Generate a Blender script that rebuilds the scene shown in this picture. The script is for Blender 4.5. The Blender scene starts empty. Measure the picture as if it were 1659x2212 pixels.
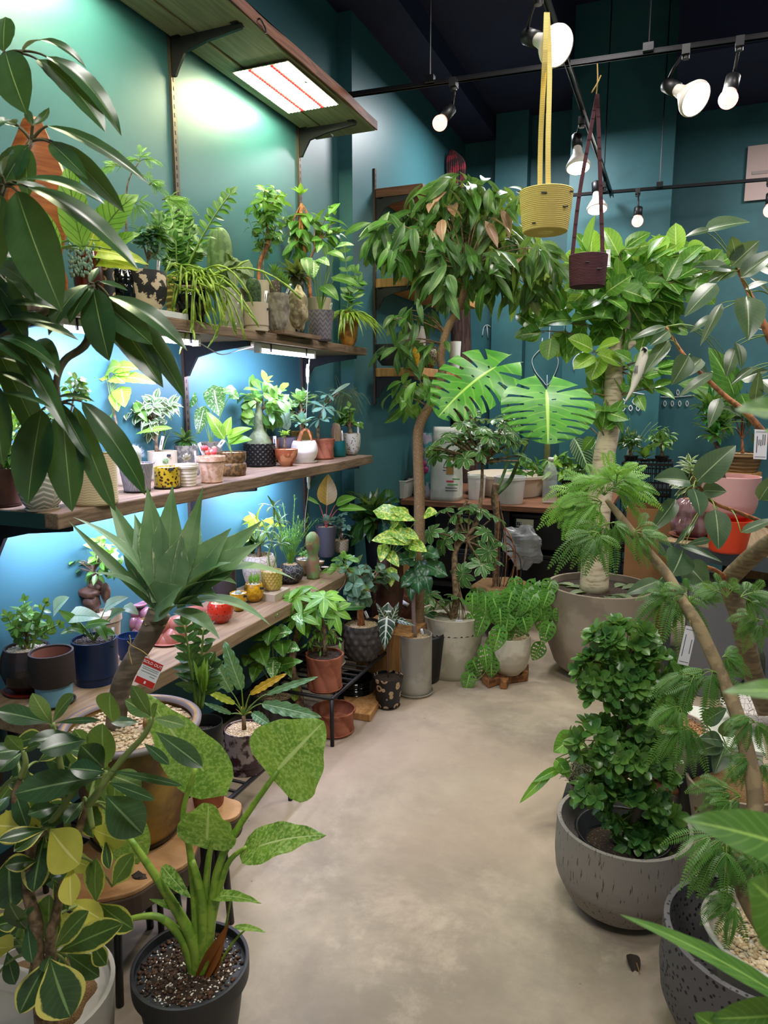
import bpy, math, random
import numpy as np
from mathutils import Vector

S = bpy.context.scene
COL = S.collection
# ---------------------------------------------------------------- camera
FP = 1534.0
PITCH = math.atan(246 / FP); YAW = math.atan(640.5 / math.hypot(FP, 246)); CH = 1.42
camd = bpy.data.cameras.new('camera'); cam = bpy.data.objects.new('camera', camd); COL.objects.link(cam)
cam.location = (0, 0, CH); cam.rotation_euler = (math.pi / 2 - PITCH, 0, YAW)
camd.sensor_fit = 'HORIZONTAL'; camd.sensor_width = 36; camd.lens = FP / 1659 * 36; camd.clip_start = .02
camd.dof.use_dof = True; camd.dof.focus_distance = 2.6; camd.dof.aperture_fstop = 18
S.camera = cam
# ---------------------------------------------------------------- view, world, large lights
S.view_settings.view_transform = 'Standard'; S.view_settings.look = 'None'
S.view_settings.exposure = 0.2; S.view_settings.gamma = 1; S.view_settings.use_curve_mapping = False
S.cycles.max_bounces = 6; S.cycles.diffuse_bounces = 3; S.cycles.glossy_bounces = 3; S.cycles.transmission_bounces = 5
S.cycles.transparent_max_bounces = 8; S.cycles.sample_clamp_indirect = 4; S.cycles.use_denoising = True
S.cycles.caustics_reflective = False; S.cycles.caustics_refractive = False
wd = bpy.data.worlds.new('shop_ambient'); S.world = wd; wd.use_nodes = True
bg = wd.node_tree.nodes['Background']; bg.inputs[0].default_value = (.86, .88, 1, 1); bg.inputs[1].default_value = .26
FILL_LIGHTS = [  # x, y, z, size, power, colour : fill lights added overhead to raise the general brightness
    (.25, .3, 3.2, .7, 34, (1, .96, .9)), (-.9, .9, 3.3, .35, 11, (1, .95, .9)), (.9, 2.3, 3.25, .4, 24, (1, .93, .88)),
    (-.35, 2.6, 3.3, .4, 18, (1, .95, .92)), (1.2, 4.6, 3.3, .6, 38, (1, .93, .92)), (-1.0, 4.7, 3.25, .5, 36, (.95, .97, 1))]
def area_lamp(name, loc, size, power, col, rot=(0, 0, 0), size_y=None, spread=None):
    l = bpy.data.lights.new(name, 'AREA'); l.energy = power; l.color = col; l.size = size
    l.shape = 'DISK'
    if size_y: l.shape = 'RECTANGLE'; l.size_y = size_y
    if spread: l.spread = spread
    o = bpy.data.objects.new(name, l); o.location = loc; o.rotation_euler = rot; COL.objects.link(o); return o
for i, (x, y, z, s, p, c) in enumerate(FILL_LIGHTS):
    area_lamp('fill_light', (x, y, z), s, p, c)

# ---------------------------------------------------------------- picture -> place helpers
V = Vector; WX = -1.79
CF = V((-math.sin(YAW) * math.cos(PITCH), math.cos(YAW) * math.cos(PITCH), -math.sin(PITCH)))
CR = V((math.cos(YAW), math.sin(YAW), 0)); CU = CR.cross(CF); CC = V((0, 0, CH)); UP = V((0, 0, 1))
def ray(x, y): return CF + CR * ((x - 829.5) / FP) - CU * ((y - 1106) / FP)
def P(x, y, d): return CC + ray(x, y) * d
def PX(x, y, X): r = ray(x, y); return CC + r * (X / r.x)
def PY(x, y, Y): r = ray(x, y); return CC + r * (Y / r.y)
def PZ(x, y, Z): r = ray(x, y); return CC + r * ((Z - CH) / r.z)
def dep(p): return (V(p) - CC).dot(CF)
def nrm(v):
    v = V(v); return v.normalized() if v.length > 1e-9 else V((0, 0, 1))
def lin(h):
    if not isinstance(h, str): return (*h[:3], 1)
    r = [int(h[i:i + 2], 16) / 255 for i in (0, 2, 4)]
    return tuple(c / 12.92 if c < .04045 else ((c + .055) / 1.055) ** 2.4 for c in r) + (1,)

# ---------------------------------------------------------------- materials
MATS = {}
class NT:
    def __init__(s, name):
        s.m = bpy.data.materials.new(name); s.m.use_nodes = True; s.t = s.m.node_tree; s.n = s.t.nodes; s.l = s.t.links
        s.b = s.n['Principled BSDF']; s.out = s.n['Material Output']
    def N(s, typ, **k):
        n = s.n.new(typ)
        for a, v in k.items():
            if a[0] == 'i' and a[1:].isdigit(): s.put(n.inputs[int(a[1:])], v)
            else: setattr(n, a, v)
        return n
    def put(s, sock, v):
        if isinstance(v, bpy.types.NodeSocket): s.l.new(v, sock)
        else: sock.default_value = v
    def math(s, op, a, b=0.0, c=None, clamp=False):
        n = s.N('ShaderNodeMath', operation=op, use_clamp=clamp); s.put(n.inputs[0], a); s.put(n.inputs[1], b)
        if c is not None: s.put(n.inputs[2], c)
        return n.outputs[0]
    def mix(s, f, a, b, bt='MIX'):
        n = s.N('ShaderNodeMix', data_type='RGBA', blend_type=bt); s.put(n.inputs[0], f); s.put(n.inputs[6], a); s.put(n.inputs[7], b)
        return n.outputs[2]
    def co(s, scale=(1, 1, 1), kind='Object'):
        t = s.N('ShaderNodeTexCoord'); m = s.N('ShaderNodeMapping'); s.l.new(t.outputs[kind], m.inputs[0])
        m.inputs['Scale'].default_value = scale; return m.outputs[0]
    def noise(s, sc, vec=None, det=4, rough=.55, dist=0):
        n = s.N('ShaderNodeTexNoise'); s.put(n.inputs['Vector'], vec if vec else s.co()); n.inputs['Scale'].default_value = sc
        n.inputs['Detail'].default_value = det; n.inputs['Roughness'].default_value = rough; n.inputs['Distortion'].default_value = dist
        return n.outputs[0]
    def vor(s, sc, vec=None, feat='F1', rnd=1):
        n = s.N('ShaderNodeTexVoronoi', feature=feat); s.put(n.inputs['Vector'], vec if vec else s.co()); n.inputs['Scale'].default_value = sc
        n.inputs['Randomness'].default_value = rnd; return n.outputs[0]
    def step(s, v, a, b):
        n = s.N('ShaderNodeMapRange', interpolation_type='SMOOTHSTEP'); s.put(n.inputs[0], v); n.inputs[1].default_value = a; n.inputs[2].default_value = b
        return n.outputs[0]
    def bump(s, h, st=.3, d=.01):
        n = s.N('ShaderNodeBump'); n.inputs[0].default_value = st; n.inputs[1].default_value = d; s.put(n.inputs[2], h)
        s.l.new(n.outputs[0], s.b.inputs['Normal'])
    def col(s, v): s.put(s.b.inputs['Base Color'], v)
    def set(s, rough=.5, metal=0, spec=.5, coat=0):
        s.put(s.b.inputs['Roughness'], rough); s.b.inputs['Metallic'].default_value = metal
        s.b.inputs['Specular IOR Level'].default_value = spec; s.b.inputs['Coat Weight'].default_value = coat

def mat(name, c1, rough=.5, metal=0, kind=None, c2=None, sc=20, a=.45, b=.55, bump=0, bsc=None, coat=0, det=4, stretch=(1, 1, 1), spec=.5):
    if name in MATS: return MATS[name]
    m = NT(name); m.set(rough, metal, spec, coat); c1 = lin(c1); c2 = lin(c2) if c2 else c1
    v = None
    if kind == 'noise': v = m.step(m.noise(sc, m.co(stretch), det), a, b); m.col(m.mix(v, c1, c2))
    elif kind == 'speck': v = m.step(m.vor(sc, m.co(stretch)), a, b); m.col(m.mix(v, c2, c1))
    elif kind == 'crack': v = m.step(m.vor(sc, m.co(stretch), 'DISTANCE_TO_EDGE'), a, b); m.col(m.mix(v, c2, c1))
    elif kind == 'rings':
        f = m.vor(sc, m.co(stretch), 'F1', .75)
        w = m.math('MULTIPLY', m.step(f, a, a + .03), m.math('SUBTRACT', 1, m.step(f, b, b + .03))); m.col(m.mix(w, c1, c2))
    elif kind == 'vert':   # colour change by height bands
        n = m.N('ShaderNodeTexWave', wave_type='BANDS', bands_direction='Z'); m.put(n.inputs[0], m.co(stretch)); n.inputs[1].default_value = sc; n.inputs[2].default_value = 1
        v = m.step(n.outputs[1], a, b); m.col(m.mix(v, c1, c2))
    elif kind == 'wood':
        w = m.noise(sc, m.co(stretch), 6, .6, .6); v = m.step(w, .3, .7)
        m.col(m.mix(v, c1, c2)); v = w
    elif kind == 'chev':
        u = m.N('ShaderNodeUVMap'); s = m.N('ShaderNodeSeparateXYZ'); m.l.new(u.outputs[0], s.inputs[0])
        zz = m.math('ABSOLUTE', m.math('SUBTRACT', m.math('FRACT', m.math('MULTIPLY', s.outputs[0], a)), .5))
        k = m.math('FRACT', m.math('ADD', m.math('MULTIPLY', s.outputs[1], sc), m.math('MULTIPLY', zz, b)))
        v = m.step(m.math('ABSOLUTE', m.math('SUBTRACT', k, .5)), .14, .24); m.col(m.mix(v, c1, c2))
    else: m.col(c1)
    if bump:
        if v is None or bsc: v = m.noise(bsc or sc, None, 4)
        m.bump(v, bump, .004)
    MATS[name] = m.m; return m.m

def emit(name, c, st):
    if name in MATS: return MATS[name]
    m = NT(name); m.col((0, 0, 0, 1)); m.b.inputs['Emission Color'].default_value = lin(c); m.b.inputs['Emission Strength'].default_value = st
    MATS[name] = m.m; return m.m
def glass(name, c='eef4f4', rough=.08, alpha=.35):
    if name in MATS: return MATS[name]
    m = NT(name); m.col(lin(c)); m.set(rough, 0, .6); m.b.inputs['Alpha'].default_value = alpha
    MATS[name] = m.m; return m.m

def leafm(name, base, dark=None, vein='b8cf7a', vw=.035, vf=.25, nv=9, edge=None, ew=.2, spot=None, sp=(.5, .56), ssc=25, rough=.38, back=None, tr=.2, centre=None, mott=12):
    """leaf: UV u runs base-tip, v across; veins, margins and mottling belong to the leaf"""
    if name in MATS: return MATS[name]
    m = NT(name); m.set(rough, 0, .5)
    u = m.N('ShaderNodeUVMap'); s = m.N('ShaderNodeSeparateXYZ'); m.l.new(u.outputs[0], s.inputs[0])
    U_, V_ = s.outputs[0], s.outputs[1]
    ac = m.math('MULTIPLY', m.math('ABSOLUTE', m.math('SUBTRACT', V_, .5)), 2.0)
    base_, dark_ = lin(base), lin(dark) if dark else tuple(c * .6 for c in lin(base)[:3]) + (1,)
    at = m.N('ShaderNodeAttribute', attribute_name='rnd')
    c = m.mix(m.step(m.noise(mott, None, 3), .3, .7), base_, dark_)
    c = m.mix(m.math('MULTIPLY', at.outputs[2], .55), c, dark_)
    if centre: c = m.mix(m.math('SUBTRACT', 1, m.step(m.math('ADD', ac, m.math('MULTIPLY', m.noise(40), .5)), .5, .75)), c, lin(centre))
    if spot: c = m.mix(m.step(m.noise(ssc, None, 5, .6), *sp), c, lin(spot))
    sv = m.math('FRACT', m.math('SUBTRACT', m.math('MULTIPLY', U_, float(nv)), m.math('MULTIPLY', ac, nv * .22)))
    line = m.math('SUBTRACT', 1, m.step(m.math('ABSOLUTE', m.math('SUBTRACT', sv, .5)), .03, .12))
    c = m.mix(m.math('MULTIPLY', line, vf), c, lin(vein))
    if edge:
        e = m.step(m.math('ADD', ac, m.math('MULTIPLY', m.math('SUBTRACT', m.noise(35), .5), .6)), 1 - ew, 1 - ew + .08)
        c = m.mix(e, c, lin(edge))
    c = m.mix(m.math('SUBTRACT', 1, m.step(ac, vw, vw * 2.2)), c, lin(vein))
    g = m.N('ShaderNodeNewGeometry')
    bk = lin(back) if back else tuple(min(1, x * 1.25 + .03) for x in base_[:3]) + (1,)
    c = m.mix(m.math('MULTIPLY', g.outputs['Backfacing'], .55), c, bk)
    m.col(c); m.bump(m.math('ADD', line, m.math('MULTIPLY', m.noise(60), .5)), .12, .004)
    t = m.N('ShaderNodeBsdfTranslucent'); m.put(t.inputs[0], m.mix(.5, c, (.55, .8, .1, 1)))
    x = m.N('ShaderNodeMixShader'); x.inputs[0].default_value = tr
    m.l.new(m.b.outputs[0], x.inputs[1]); m.l.new(t.outputs[0], x.inputs[2]); m.l.new(x.outputs[0], m.out.inputs[0])
    MATS[name] = m.m; return m.m

# ---------------------------------------------------------------- mesh building
class MB:
    def __init__(s): s.v = []; s.f = []; s.uv = []; s.r = []; s.n = 0
    def add(s, verts, faces, uvs=None, rnd=0.0):
        verts = np.asarray(verts, float).reshape(-1, 3); s.v.append(verts)
        k = s.n; s.n += len(verts)
        s.f.extend([tuple(i + k for i in f) for f in faces])
        s.uv.append(np.asarray(uvs, float).reshape(-1, 2) if uvs is not None else np.zeros((len(verts), 2)))
        s.r.append(np.full(len(verts), rnd))
    def box(s, c, size, R=None):
        x, y, z = [q / 2 for q in size]
        p = np.array([(a * x, b * y, d * z) for a in (-1, 1) for b in (-1, 1) for d in (-1, 1)])
        if R is not None: p = p @ np.asarray(R, float)
        s.add(p + np.array(c), [(0, 1, 3, 2), (4, 6, 7, 5), (0, 4, 5, 1), (2, 3, 7, 6), (0, 2, 6, 4), (1, 5, 7, 3)])
    def bar(s, a, b, w, h=None, up=UP):
        a, b = V(a), V(b); d = (b - a); L = d.length; d = d.normalized()
        sd = d.cross(up); sd = sd.normalized() if sd.length > 1e-4 else V((1, 0, 0)); u = sd.cross(d)
        s.box((a + b) / 2, (w, L, h or w), np.array([sd, d, u]))
    def build(s, name, mat_, root=None, smooth=True, sharp=None, bevel=0, sub=0, label=None, kind=None):
        v = np.concatenate(s.v) if s.v else np.zeros((0, 3))
        if root is None: off = np.array([(v[:, 0].min() + v[:, 0].max()) / 2, (v[:, 1].min() + v[:, 1].max()) / 2, v[:, 2].min()])
        else: off = np.array(wloc(root))
        me = bpy.data.meshes.new(name); me.from_pydata((v - off).tolist(), [], s.f)
        uvl = me.uv_layers.new(name='UVMap'); li = np.zeros(len(me.loops), int); me.loops.foreach_get('vertex_index', li)
        uvl.data.foreach_set('uv', np.concatenate(s.uv)[li].ravel())
        a = me.attributes.new('rnd', 'FLOAT', 'POINT'); a.data.foreach_set('value', np.concatenate(s.r))
        me.polygons.foreach_set('use_smooth', [smooth] * len(me.polygons))
        if sharp: me.set_sharp_from_angle(angle=sharp)
        me.materials.append(mat_); me.update()
        o = bpy.data.objects.new(name, me); COL.objects.link(o)
        if root is None: o.location = off
        else: o.parent = root
        if bevel:
            b = o.modifiers.new('bevel', 'BEVEL'); b.width = bevel; b.segments = 2; b.limit_method = 'ANGLE'
        if sub:
            b = o.modifiers.new('sub', 'SUBSURF'); b.levels = b.render_levels = sub
        if label: o['label'] = label
        if kind: o['kind'] = kind
        return o
def wloc(o):
    p = V(o.location)
    while o.parent: o = o.parent; p += V(o.location)
    return p
def tag(o, label, cat, group=None, kind=None):
    o['label'] = label; o['category'] = cat
    if group: o['group'] = group
    if kind: o['kind'] = kind
    return o
def thing(name, loc, label, cat, group=None):
    o = bpy.data.objects.new(name, None); o.empty_display_size = .05; o.location = loc; COL.objects.link(o)
    return tag(o, label, cat, group)
def struct(o): o['kind'] = 'structure'; return o
def tube(M, pts, r0, r1=None, seg=8, cap=True, rnd=0, tex=1):
    pts = [V(p) for p in pts]; n = len(pts); r1 = r0 if r1 is None else r1
    if isinstance(r0, (list, tuple)):
        m = len(r0) - 1; rs = []
        for i in range(n): q = i / (n - 1) * m; a = min(m - 1, int(q)); rs.append(r0[a] + (r0[a + 1] - r0[a]) * (q - a))
    else: rs = [r0 + (r1 - r0) * i / (n - 1) for i in range(n)]
    vs = []; uv = []; pu = None
    for i, p in enumerate(pts):
        t = nrm(pts[min(i + 1, n - 1)] - pts[max(i - 1, 0)])
        if pu is None: pu = nrm(t.cross(V((.3, .5, .8)) if abs(t.z) > .8 else UP))
        pu = nrm(pu - t * pu.dot(t)); q = t.cross(pu)
        for k in range(seg):
            a = 2 * math.pi * k / seg; vs.append(p + (pu * math.cos(a) + q * math.sin(a)) * rs[i]); uv.append((i / (n - 1), k / seg))
    f = [(i * seg + k, i * seg + (k + 1) % seg, (i + 1) * seg + (k + 1) % seg, (i + 1) * seg + k) for i in range(n - 1) for k in range(seg)]
    if cap: f += [tuple(range(seg))[::-1], tuple((n - 1) * seg + k for k in range(seg))]
    M.add(vs, f, uv, rnd)
def bez(a, b, c, n=8):
    a, b, c = V(a), V(b), V(c)
    return [a * (1 - t) ** 2 + b * 2 * t * (1 - t) + c * t * t for t in [i / n for i in range(n + 1)]]
def smoothpts(ps, n=5):
    ps = [V(p) for p in ps]; out = []
    for i in range(len(ps) - 1):
        p0, p1, p2, p3 = ps[max(i - 1, 0)], ps[i], ps[i + 1], ps[min(i + 2, len(ps) - 1)]
        for k in range(n):
            t = k / n
            out.append(.5 * ((2 * p1) + (p2 - p0) * t + (2 * p0 - 5 * p1 + 4 * p2 - p3) * t * t + (3 * p1 - p0 - 3 * p2 + p3) * t ** 3))
    return out + [ps[-1]]
def lathe(M, c, prof, seg=48, mod=None, axis=None, cap=True):
    """prof: (r, z); mod(theta, k, r, z) -> r"""
    vs = []; uv = []; n = len(prof); zt = max(p[1] for p in prof) or 1
    for i, (r, z) in enumerate(prof):
        for k in range(seg):
            a = 2 * math.pi * k / seg; rr = mod(a, i / (n - 1), r, z / zt) if mod else r
            vs.append((rr * math.cos(a), rr * math.sin(a), z)); uv.append((k / seg, i / (n - 1)))
    vs = np.array(vs)
    if axis is not None:
        z = nrm(axis); x = nrm(z.cross(V((.2, .9, .1)))); y = z.cross(x); vs = vs @ np.array([x, y, z])
    f = [(i * seg + k, i * seg + (k + 1) % seg, (i + 1) * seg + (k + 1) % seg, (i + 1) * seg + k) for i in range(n - 1) for k in range(seg)]
    if cap: f += [tuple(range(seg))[::-1], tuple((n - 1) * seg + k for k in range(seg))]
    M.add(vs + np.array(c), f, uv)
def blob(M, c, r, seg=16, rings=10, jit=0, seed=0, rnd=0):
    """ellipsoid with optional noise"""
    R = random.Random(seed); r = r if isinstance(r, (list, tuple)) else (r, r, r); ph = [R.uniform(0, 6) for _ in range(6)]
    vs = []; uv = []
    for i in range(rings + 1):
        th = math.pi * i / rings
        for k in range(seg):
            a = 2 * math.pi * k / seg
            j = 1 + jit * (math.sin(3 * a + ph[0]) * math.sin(2 * th + ph[1]) + .5 * math.sin(5 * a + ph[2] + 4 * th) + .5 * math.sin(7 * th + ph[3] + a))
            vs.append((c[0] + r[0] * j * math.sin(th) * math.cos(a), c[1] + r[1] * j * math.sin(th) * math.sin(a), c[2] - r[2] * j * math.cos(th))); uv.append((k / seg, i / rings))
    f = [(i * seg + k, i * seg + (k + 1) % seg, (i + 1) * seg + (k + 1) % seg, (i + 1) * seg + k) for i in range(rings) for k in range(seg)]
    M.add(vs, f, uv, rnd)
def prism(M, pts, z0, z1, inset=0):
    """polygon in xy extruded"""
    n = len(pts); M.add([(x, y, z0) for x, y in pts] + [(x, y, z1) for x, y in pts],
        [tuple(range(n))[::-1], tuple(range(n, 2 * n))] + [(i, (i + 1) % n, n + (i + 1) % n, n + i) for i in range(n)])

# ---------------------------------------------------------------- leaves
def W_(shape, t):
    t = np.clip(t, 0, 1)
    if shape == 'lance': return np.sin(np.pi * t ** .85) ** .95
    if shape == 'ovate': return np.clip(np.sin(np.pi * t ** .72) ** .8 * (1 - .12 * t), 0, 1)
    if shape == 'round': return np.sqrt(np.clip(1 - (2 * t - 1) ** 2, 0, 1)) ** .9
    if shape == 'obov': return np.sin(np.pi * t ** 1.5) ** .75
    if shape == 'heart': return (1 - np.exp(-t * 14)) * (1 - t ** 1.8) ** .85 * 1.03
    if shape == 'oval': return np.sin(np.pi * t ** 1.15) ** .55
    if shape == 'split': return (1 - np.exp(-t * 11)) * (1 - t ** 2.4) ** .62
    if shape == 'ell': return np.sin(np.pi * t ** .92) ** .72 * np.clip((1 - t) * 7, 0, 1) ** .25
    if shape == 'arrow': return (1 - np.exp(-t * 12)) * (1 - t ** 1.35) ** .92 * 1.05
    if shape == 'strap': return np.minimum(1, (t / .12) ** .5 + .15) * np.clip((1 - t) * 3.2, 0, 1) ** .8
    if shape == 'agave': return (.5 + .5 * np.sin(np.pi * np.clip(t * .95 + .05, 0, 1)) ** 1) * np.clip((1 - t) * 2.2, 0, 1) ** .8
    if shape == 'zz': return np.sin(np.pi * t ** .8) ** .65
    return np.sin(np.pi * t)
BACK = {'heart': .2, 'arrow': .42, 'round': 0}
def leaf(M, base, d, n, L, Wd, shape='ovate', bend=.5, fold=.25, wave=0, wn=5, nl=5, ns=2, rnd=None, R=random, pet=0, zig=0):
    d = nrm(d); n = V(n); n = n - d * n.dot(d)
    if n.length < 1e-3: n = V((1, 0, 0)) - d * d.x
    n = n.normalized(); b = d.cross(n)
    t = np.linspace(0, 1, nl + 1) ** .9; s = np.linspace(-1, 1, 2 * ns + 1)
    T, Sg = np.meshgrid(t, s, indexing='ij'); w = W_(shape, T) * Wd / 2
    if zig: w = w * (1 - zig * np.abs(((T * wn) % 1) - .5) * 2)
    k = bend if abs(bend) > 1e-3 else 1e-3
    tt = T.copy()
    if shape in BACK: tt = T - BACK[shape] * np.abs(Sg) ** 1.3 * np.exp(-T * 5)
    x = L * np.sin(k * tt) / k; z = -L * (1 - np.cos(k * tt)) / k
    ang = k * tt; up = w * np.abs(Sg) * math.sin(fold) + (wave * Wd * np.sin(T * wn * 6.283) * np.abs(Sg) ** 2 if wave else 0)
    y = Sg * w * math.cos(fold)
    X = x + up * np.sin(ang); Z = z + up * np.cos(ang)
    pts = np.array(base)[None, None] + X[..., None] * np.array(d) + y[..., None] * np.array(b) + Z[..., None] * np.array(n)
    m = 2 * ns + 1; f = [(i * m + j, i * m + j + 1, (i + 1) * m + j + 1, (i + 1) * m + j) for i in range(nl) for j in range(2 * ns)]
    uv = np.stack([T, Sg * .5 + .5], -1)
    M.add(pts.reshape(-1, 3), f, uv.reshape(-1, 2), R.random() if rnd is None else rnd)
def monst(M, base, tip, n, Wd, bend=.5, slits=6, holes=True, seed=1, fold=.15, intact=False):
    """split leaf: rows follow the side veins, slits cut from the margin, holes by the midrib"""
    base, tip = V(base), V(tip); L = (tip - base).length; d = nrm(tip - base); n = nrm(V(n) - d * V(n).dot(d)); b = d.cross(n); R = random.Random(seed)
    per = 6; nt = slits * per + 4; ns = 10
    for sd in (-1, 1):
        idx = {}; vs = []; uv = []
        for i in range(nt + 1):
            for j in range(ns + 1):
                t = i / nt; s = j / ns
                w = float(W_('heart' if intact else 'split', np.array(max(t, .02)))) * Wd / 2
                tt = t - (.16 if intact else .42) * s ** 1.2 * math.exp(-t * 4.5) + (.2 if intact else .34) * s * s * (1 - t) * min(1, t * 2.5)
                k = bend; x = L * math.sin(k * tt) / k; z = -L * (1 - math.cos(k * tt)) / k + w * s * math.sin(fold)
                # pinch slits
                ph = (i - 2) / per; fr = ph - math.floor(ph)
                vs.append(base + d * x + b * (sd * s * w) + n * z); uv.append((t, .5 + sd * s / 2)); idx[i, j] = len(vs) - 1
        f = []
        for i in range(nt):
            slit = (i % per == per - 1 or (intact and i % per == per - 2)) and 3 < i < nt - 3
            st = 3 + (i // per + (sd > 0)) % 2 * 2
            for j in range(ns):
                if intact:
                    if slit and (2 <= j <= 3 or 5 <= j <= 7): continue
                elif slit and (j >= st or (st > 3 and j == 1)): continue
                q = (idx[i, j], idx[i, j + 1], idx[i + 1, j + 1], idx[i + 1, j])
                f.append(q if sd > 0 else q[::-1])
        # widen slits outward: shift rows bordering
        vs = [V(v) for v in vs]
        for i in range(nt):
            if (i % per == per - 1) and 3 < i < nt - 3 and not intact:
                for j in range(4, ns + 1):
                    e = ((j - 3) / ns) ** .8 * .5 * L / nt * per * .4
                    vs[idx[i, j]] -= d * e; vs[idx[i + 1, j]] += d * e * .6
        M.add(vs, f, uv, R.random() * .4)
# ---------------------------------------------------------------- pots
PROF = {  # outer profile, (r, z) in units of rim radius and height
    'cyl': [(.94, 0), (.98, .02), (1, .06), (1, .5), (1, 1)],
    'taper': [(.70, 0), (.74, .02), (.84, .4), (.93, .75), (1, 1)],
    'flare': [(.6, 0), (.66, .03), (.78, .4), (.9, .75), (1, 1)],
    'egg': [(.5, 0), (.62, .03), (.8, .15), (.93, .35), (1, .6), (1, .8), (.97, 1)],
    'round': [(.45, 0), (.6, .03), (.85, .2), (1, .48), (1.0, .62), (.93, .85), (.82, 1)],
    'sphere': [(.4, 0), (.55, .03), (.82, .18), (1, .5), (.93, .75), (.72, .93), (.6, 1)],
    'bowl': [(.45, 0), (.5, .04), (.78, .3), (.95, .65), (1, 1)],
    'urn': [(.45, 0), (.55, .05), (.8, .3), (1, .6), (1, .75), (.85, .93), (.7, 1)],
    'waist': [(.62, 0), (.66, .08), (.6, .12), (.72, .2), (.98, .5), (1, .66), (.84, .74), (.8, .82), (.92, .96), (.94, 1)],
    'cup': [(.62, 0), (.72, .03), (.86, .12), (.93, .3), (.97, .65), (1, 1)],
    'lip': [(.68, 0), (.72, .02), (.82, .4), (.9, .78), (.9, .8), (1, .81), (1, 1)],
    'two': [(.86, 0), (.9, .03), (.98, .2), (1, .4), (.97, .5), (.88, .54), (.93, .58), (1, .75), (1, 1)],
    'foot': [(.5, 0), (.52, .1), (.48, .12), (.7, .2), (.96, .5), (1, .75), (.92, 1)],
    'spiral': [(.84, 0), (.88, .03), (.88, .4), (.93, .75), (1, .96), (1, 1)],
    'tub': [(.8, 0), (.84, .03), (.9, .5), (.96, .97), (1.0, .975), (1.0, 1)],
    'step': [(.93, 0), (.93, .16), (.9, .17), (1, .18), (1, .22), (1, 1)],
    'bell': [(.45, 0), (.55, .02), (.8, .12), (.97, .38), (1, .6), (.98, 1)],
}
def resample(p, n):
    d = [0]
    for a, b in zip(p, p[1:]): d.append(d[-1] + math.hypot(a[0] - b[0], a[1] - b[1]))
    out = []
    for i in range(n + 1):
        s = d[-1] * i / n; k = 0
        while k < len(p) - 2 and d[k + 1] < s: k += 1
        f = (s - d[k]) / max(1e-9, d[k + 1] - d[k]); out.append((p[k][0] + (p[k + 1][0] - p[k][0]) * f, p[k][1] + (p[k + 1][1] - p[k][1]) * f))
    return out
def m_rib(n, a): return lambda th, k, r, z: r * (1 + a * abs(math.cos(n * th / 2)))
def m_ring(n, a): return lambda th, k, r, z: r * (1 + a * math.sin(z * n * 6.283))
def m_twist(n, a, tw): return lambda th, k, r, z: r * (1 + a * (abs(math.sin(n * th / 2 + tw * z)) ** .6 - .5))
def m_bump(n, m, a): return lambda th, k, r, z: r * (1 + a * max(0, math.sin(n * th + (math.floor(z * m) % 2) * math.pi) * math.sin((z * m % 1) * math.pi)))
def m_lobe(n, a): return lambda th, k, r, z: r * (1 + a * abs(math.sin(n * th / 2)) - a * .5)
def m_rock(a, sd=0): return lambda th, k, r, z: r * (1 + a * (math.sin(5 * th + 9 * z + sd) * .5 + math.sin(11 * th - 7 * z + 2 * sd) * .35 + math.sin(17 * th + 19 * z) * .25))
def gravelM(c, r, n, sz, seed=0, dome=.15):
    M = MB(); R = random.Random(seed)
    for i in range(n):
        a = R.uniform(0, 6.283); q = r * math.sqrt(R.random()); s = sz * R.uniform(.6, 1.2)
        p = V((c[0] + q * math.cos(a), c[1] + q * math.sin(a), c[2] + s * .2 + dome * sz * (1 - q / r) * 2))
        M_blob(M, p, s, R)
    return M
OCT = np.array([(1, 0, 0), (-1, 0, 0), (0, 1, 0), (0, -1, 0), (0, 0, .7), (0, 0, -.7), (.6, .6, .35), (-.6, .6, .35), (-.6, -.6, .35), (.6, -.6, .35)])
OF = [(0, 6, 9), (6, 4, 9), (6, 2, 7), (6, 7, 4), (7, 1, 8), (7, 8, 4), (8, 3, 9), (8, 9, 4), (0, 2, 6), (2, 1, 7), (1, 3, 8), (3, 0, 9), (0, 5, 2), (2, 5, 1), (1, 5, 3), (3, 5, 0)]
def M_blob(M, p, s, R):
    a = R.uniform(0, 6.28); ca, sa = math.cos(a), math.sin(a)
    v = OCT * np.array([R.uniform(.6, 1.1), R.uniform(.5, .8), R.uniform(.5, .8)]) * s
    M.add(v @ np.array([(ca, sa, 0), (-sa, ca, 0), (0, 0, 1)]) + np.array(p), OF, rnd=R.random())

def gmat(name, c1, c2):
    if name in MATS: return MATS[name]
    m = NT(name); m.set(.75); at = m.N('ShaderNodeAttribute', attribute_name='rnd')
    m.col(m.mix(at.outputs[2], lin(c1), lin(c2))); m.bump(m.noise(400), .3, .001); MATS[name] = m.m; return m.m
SOIL = mat('dark_soil', '2a1d14', .95, kind='noise', c2='6a5540', sc=160, a=.55, b=.68, bump=.8)
TAN = gmat('tan_gravel', 'b89b72', 'e6d6b6'); WHT = gmat('pale_gravel', 'c9b9a5', 'f0e9dd'); LAVA = gmat('lava_gravel', '3d3531', '6a5d55'); BRN = gmat('brown_gravel', '8a5a38', 'd2ac80')
SOILS = {'tan': TAN, 'white': WHT, 'lava': LAVA, 'brown': BRN}
STEM = mat('stem_green', '6f8f3c', .5); STEMD = mat('stem_dark', '3a4a26', .5); BARK = mat('bark_tan', '8b7458', .85, kind='noise', c2='5e4a36', sc=60, a=.4, b=.6, bump=.5)
BARKO = mat('bark_orange', 'a5673a', .7, kind='noise', c2='7a4a28', sc=50, bump=.3); BARKD = mat('bark_dark', '4a3a30', .9, kind='noise', c2='2b211b', sc=60, bump=.5)
TAGM = mat('label_white', 'eceaf0', .4); INK = mat('ink_black', '18181a', .6)

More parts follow.
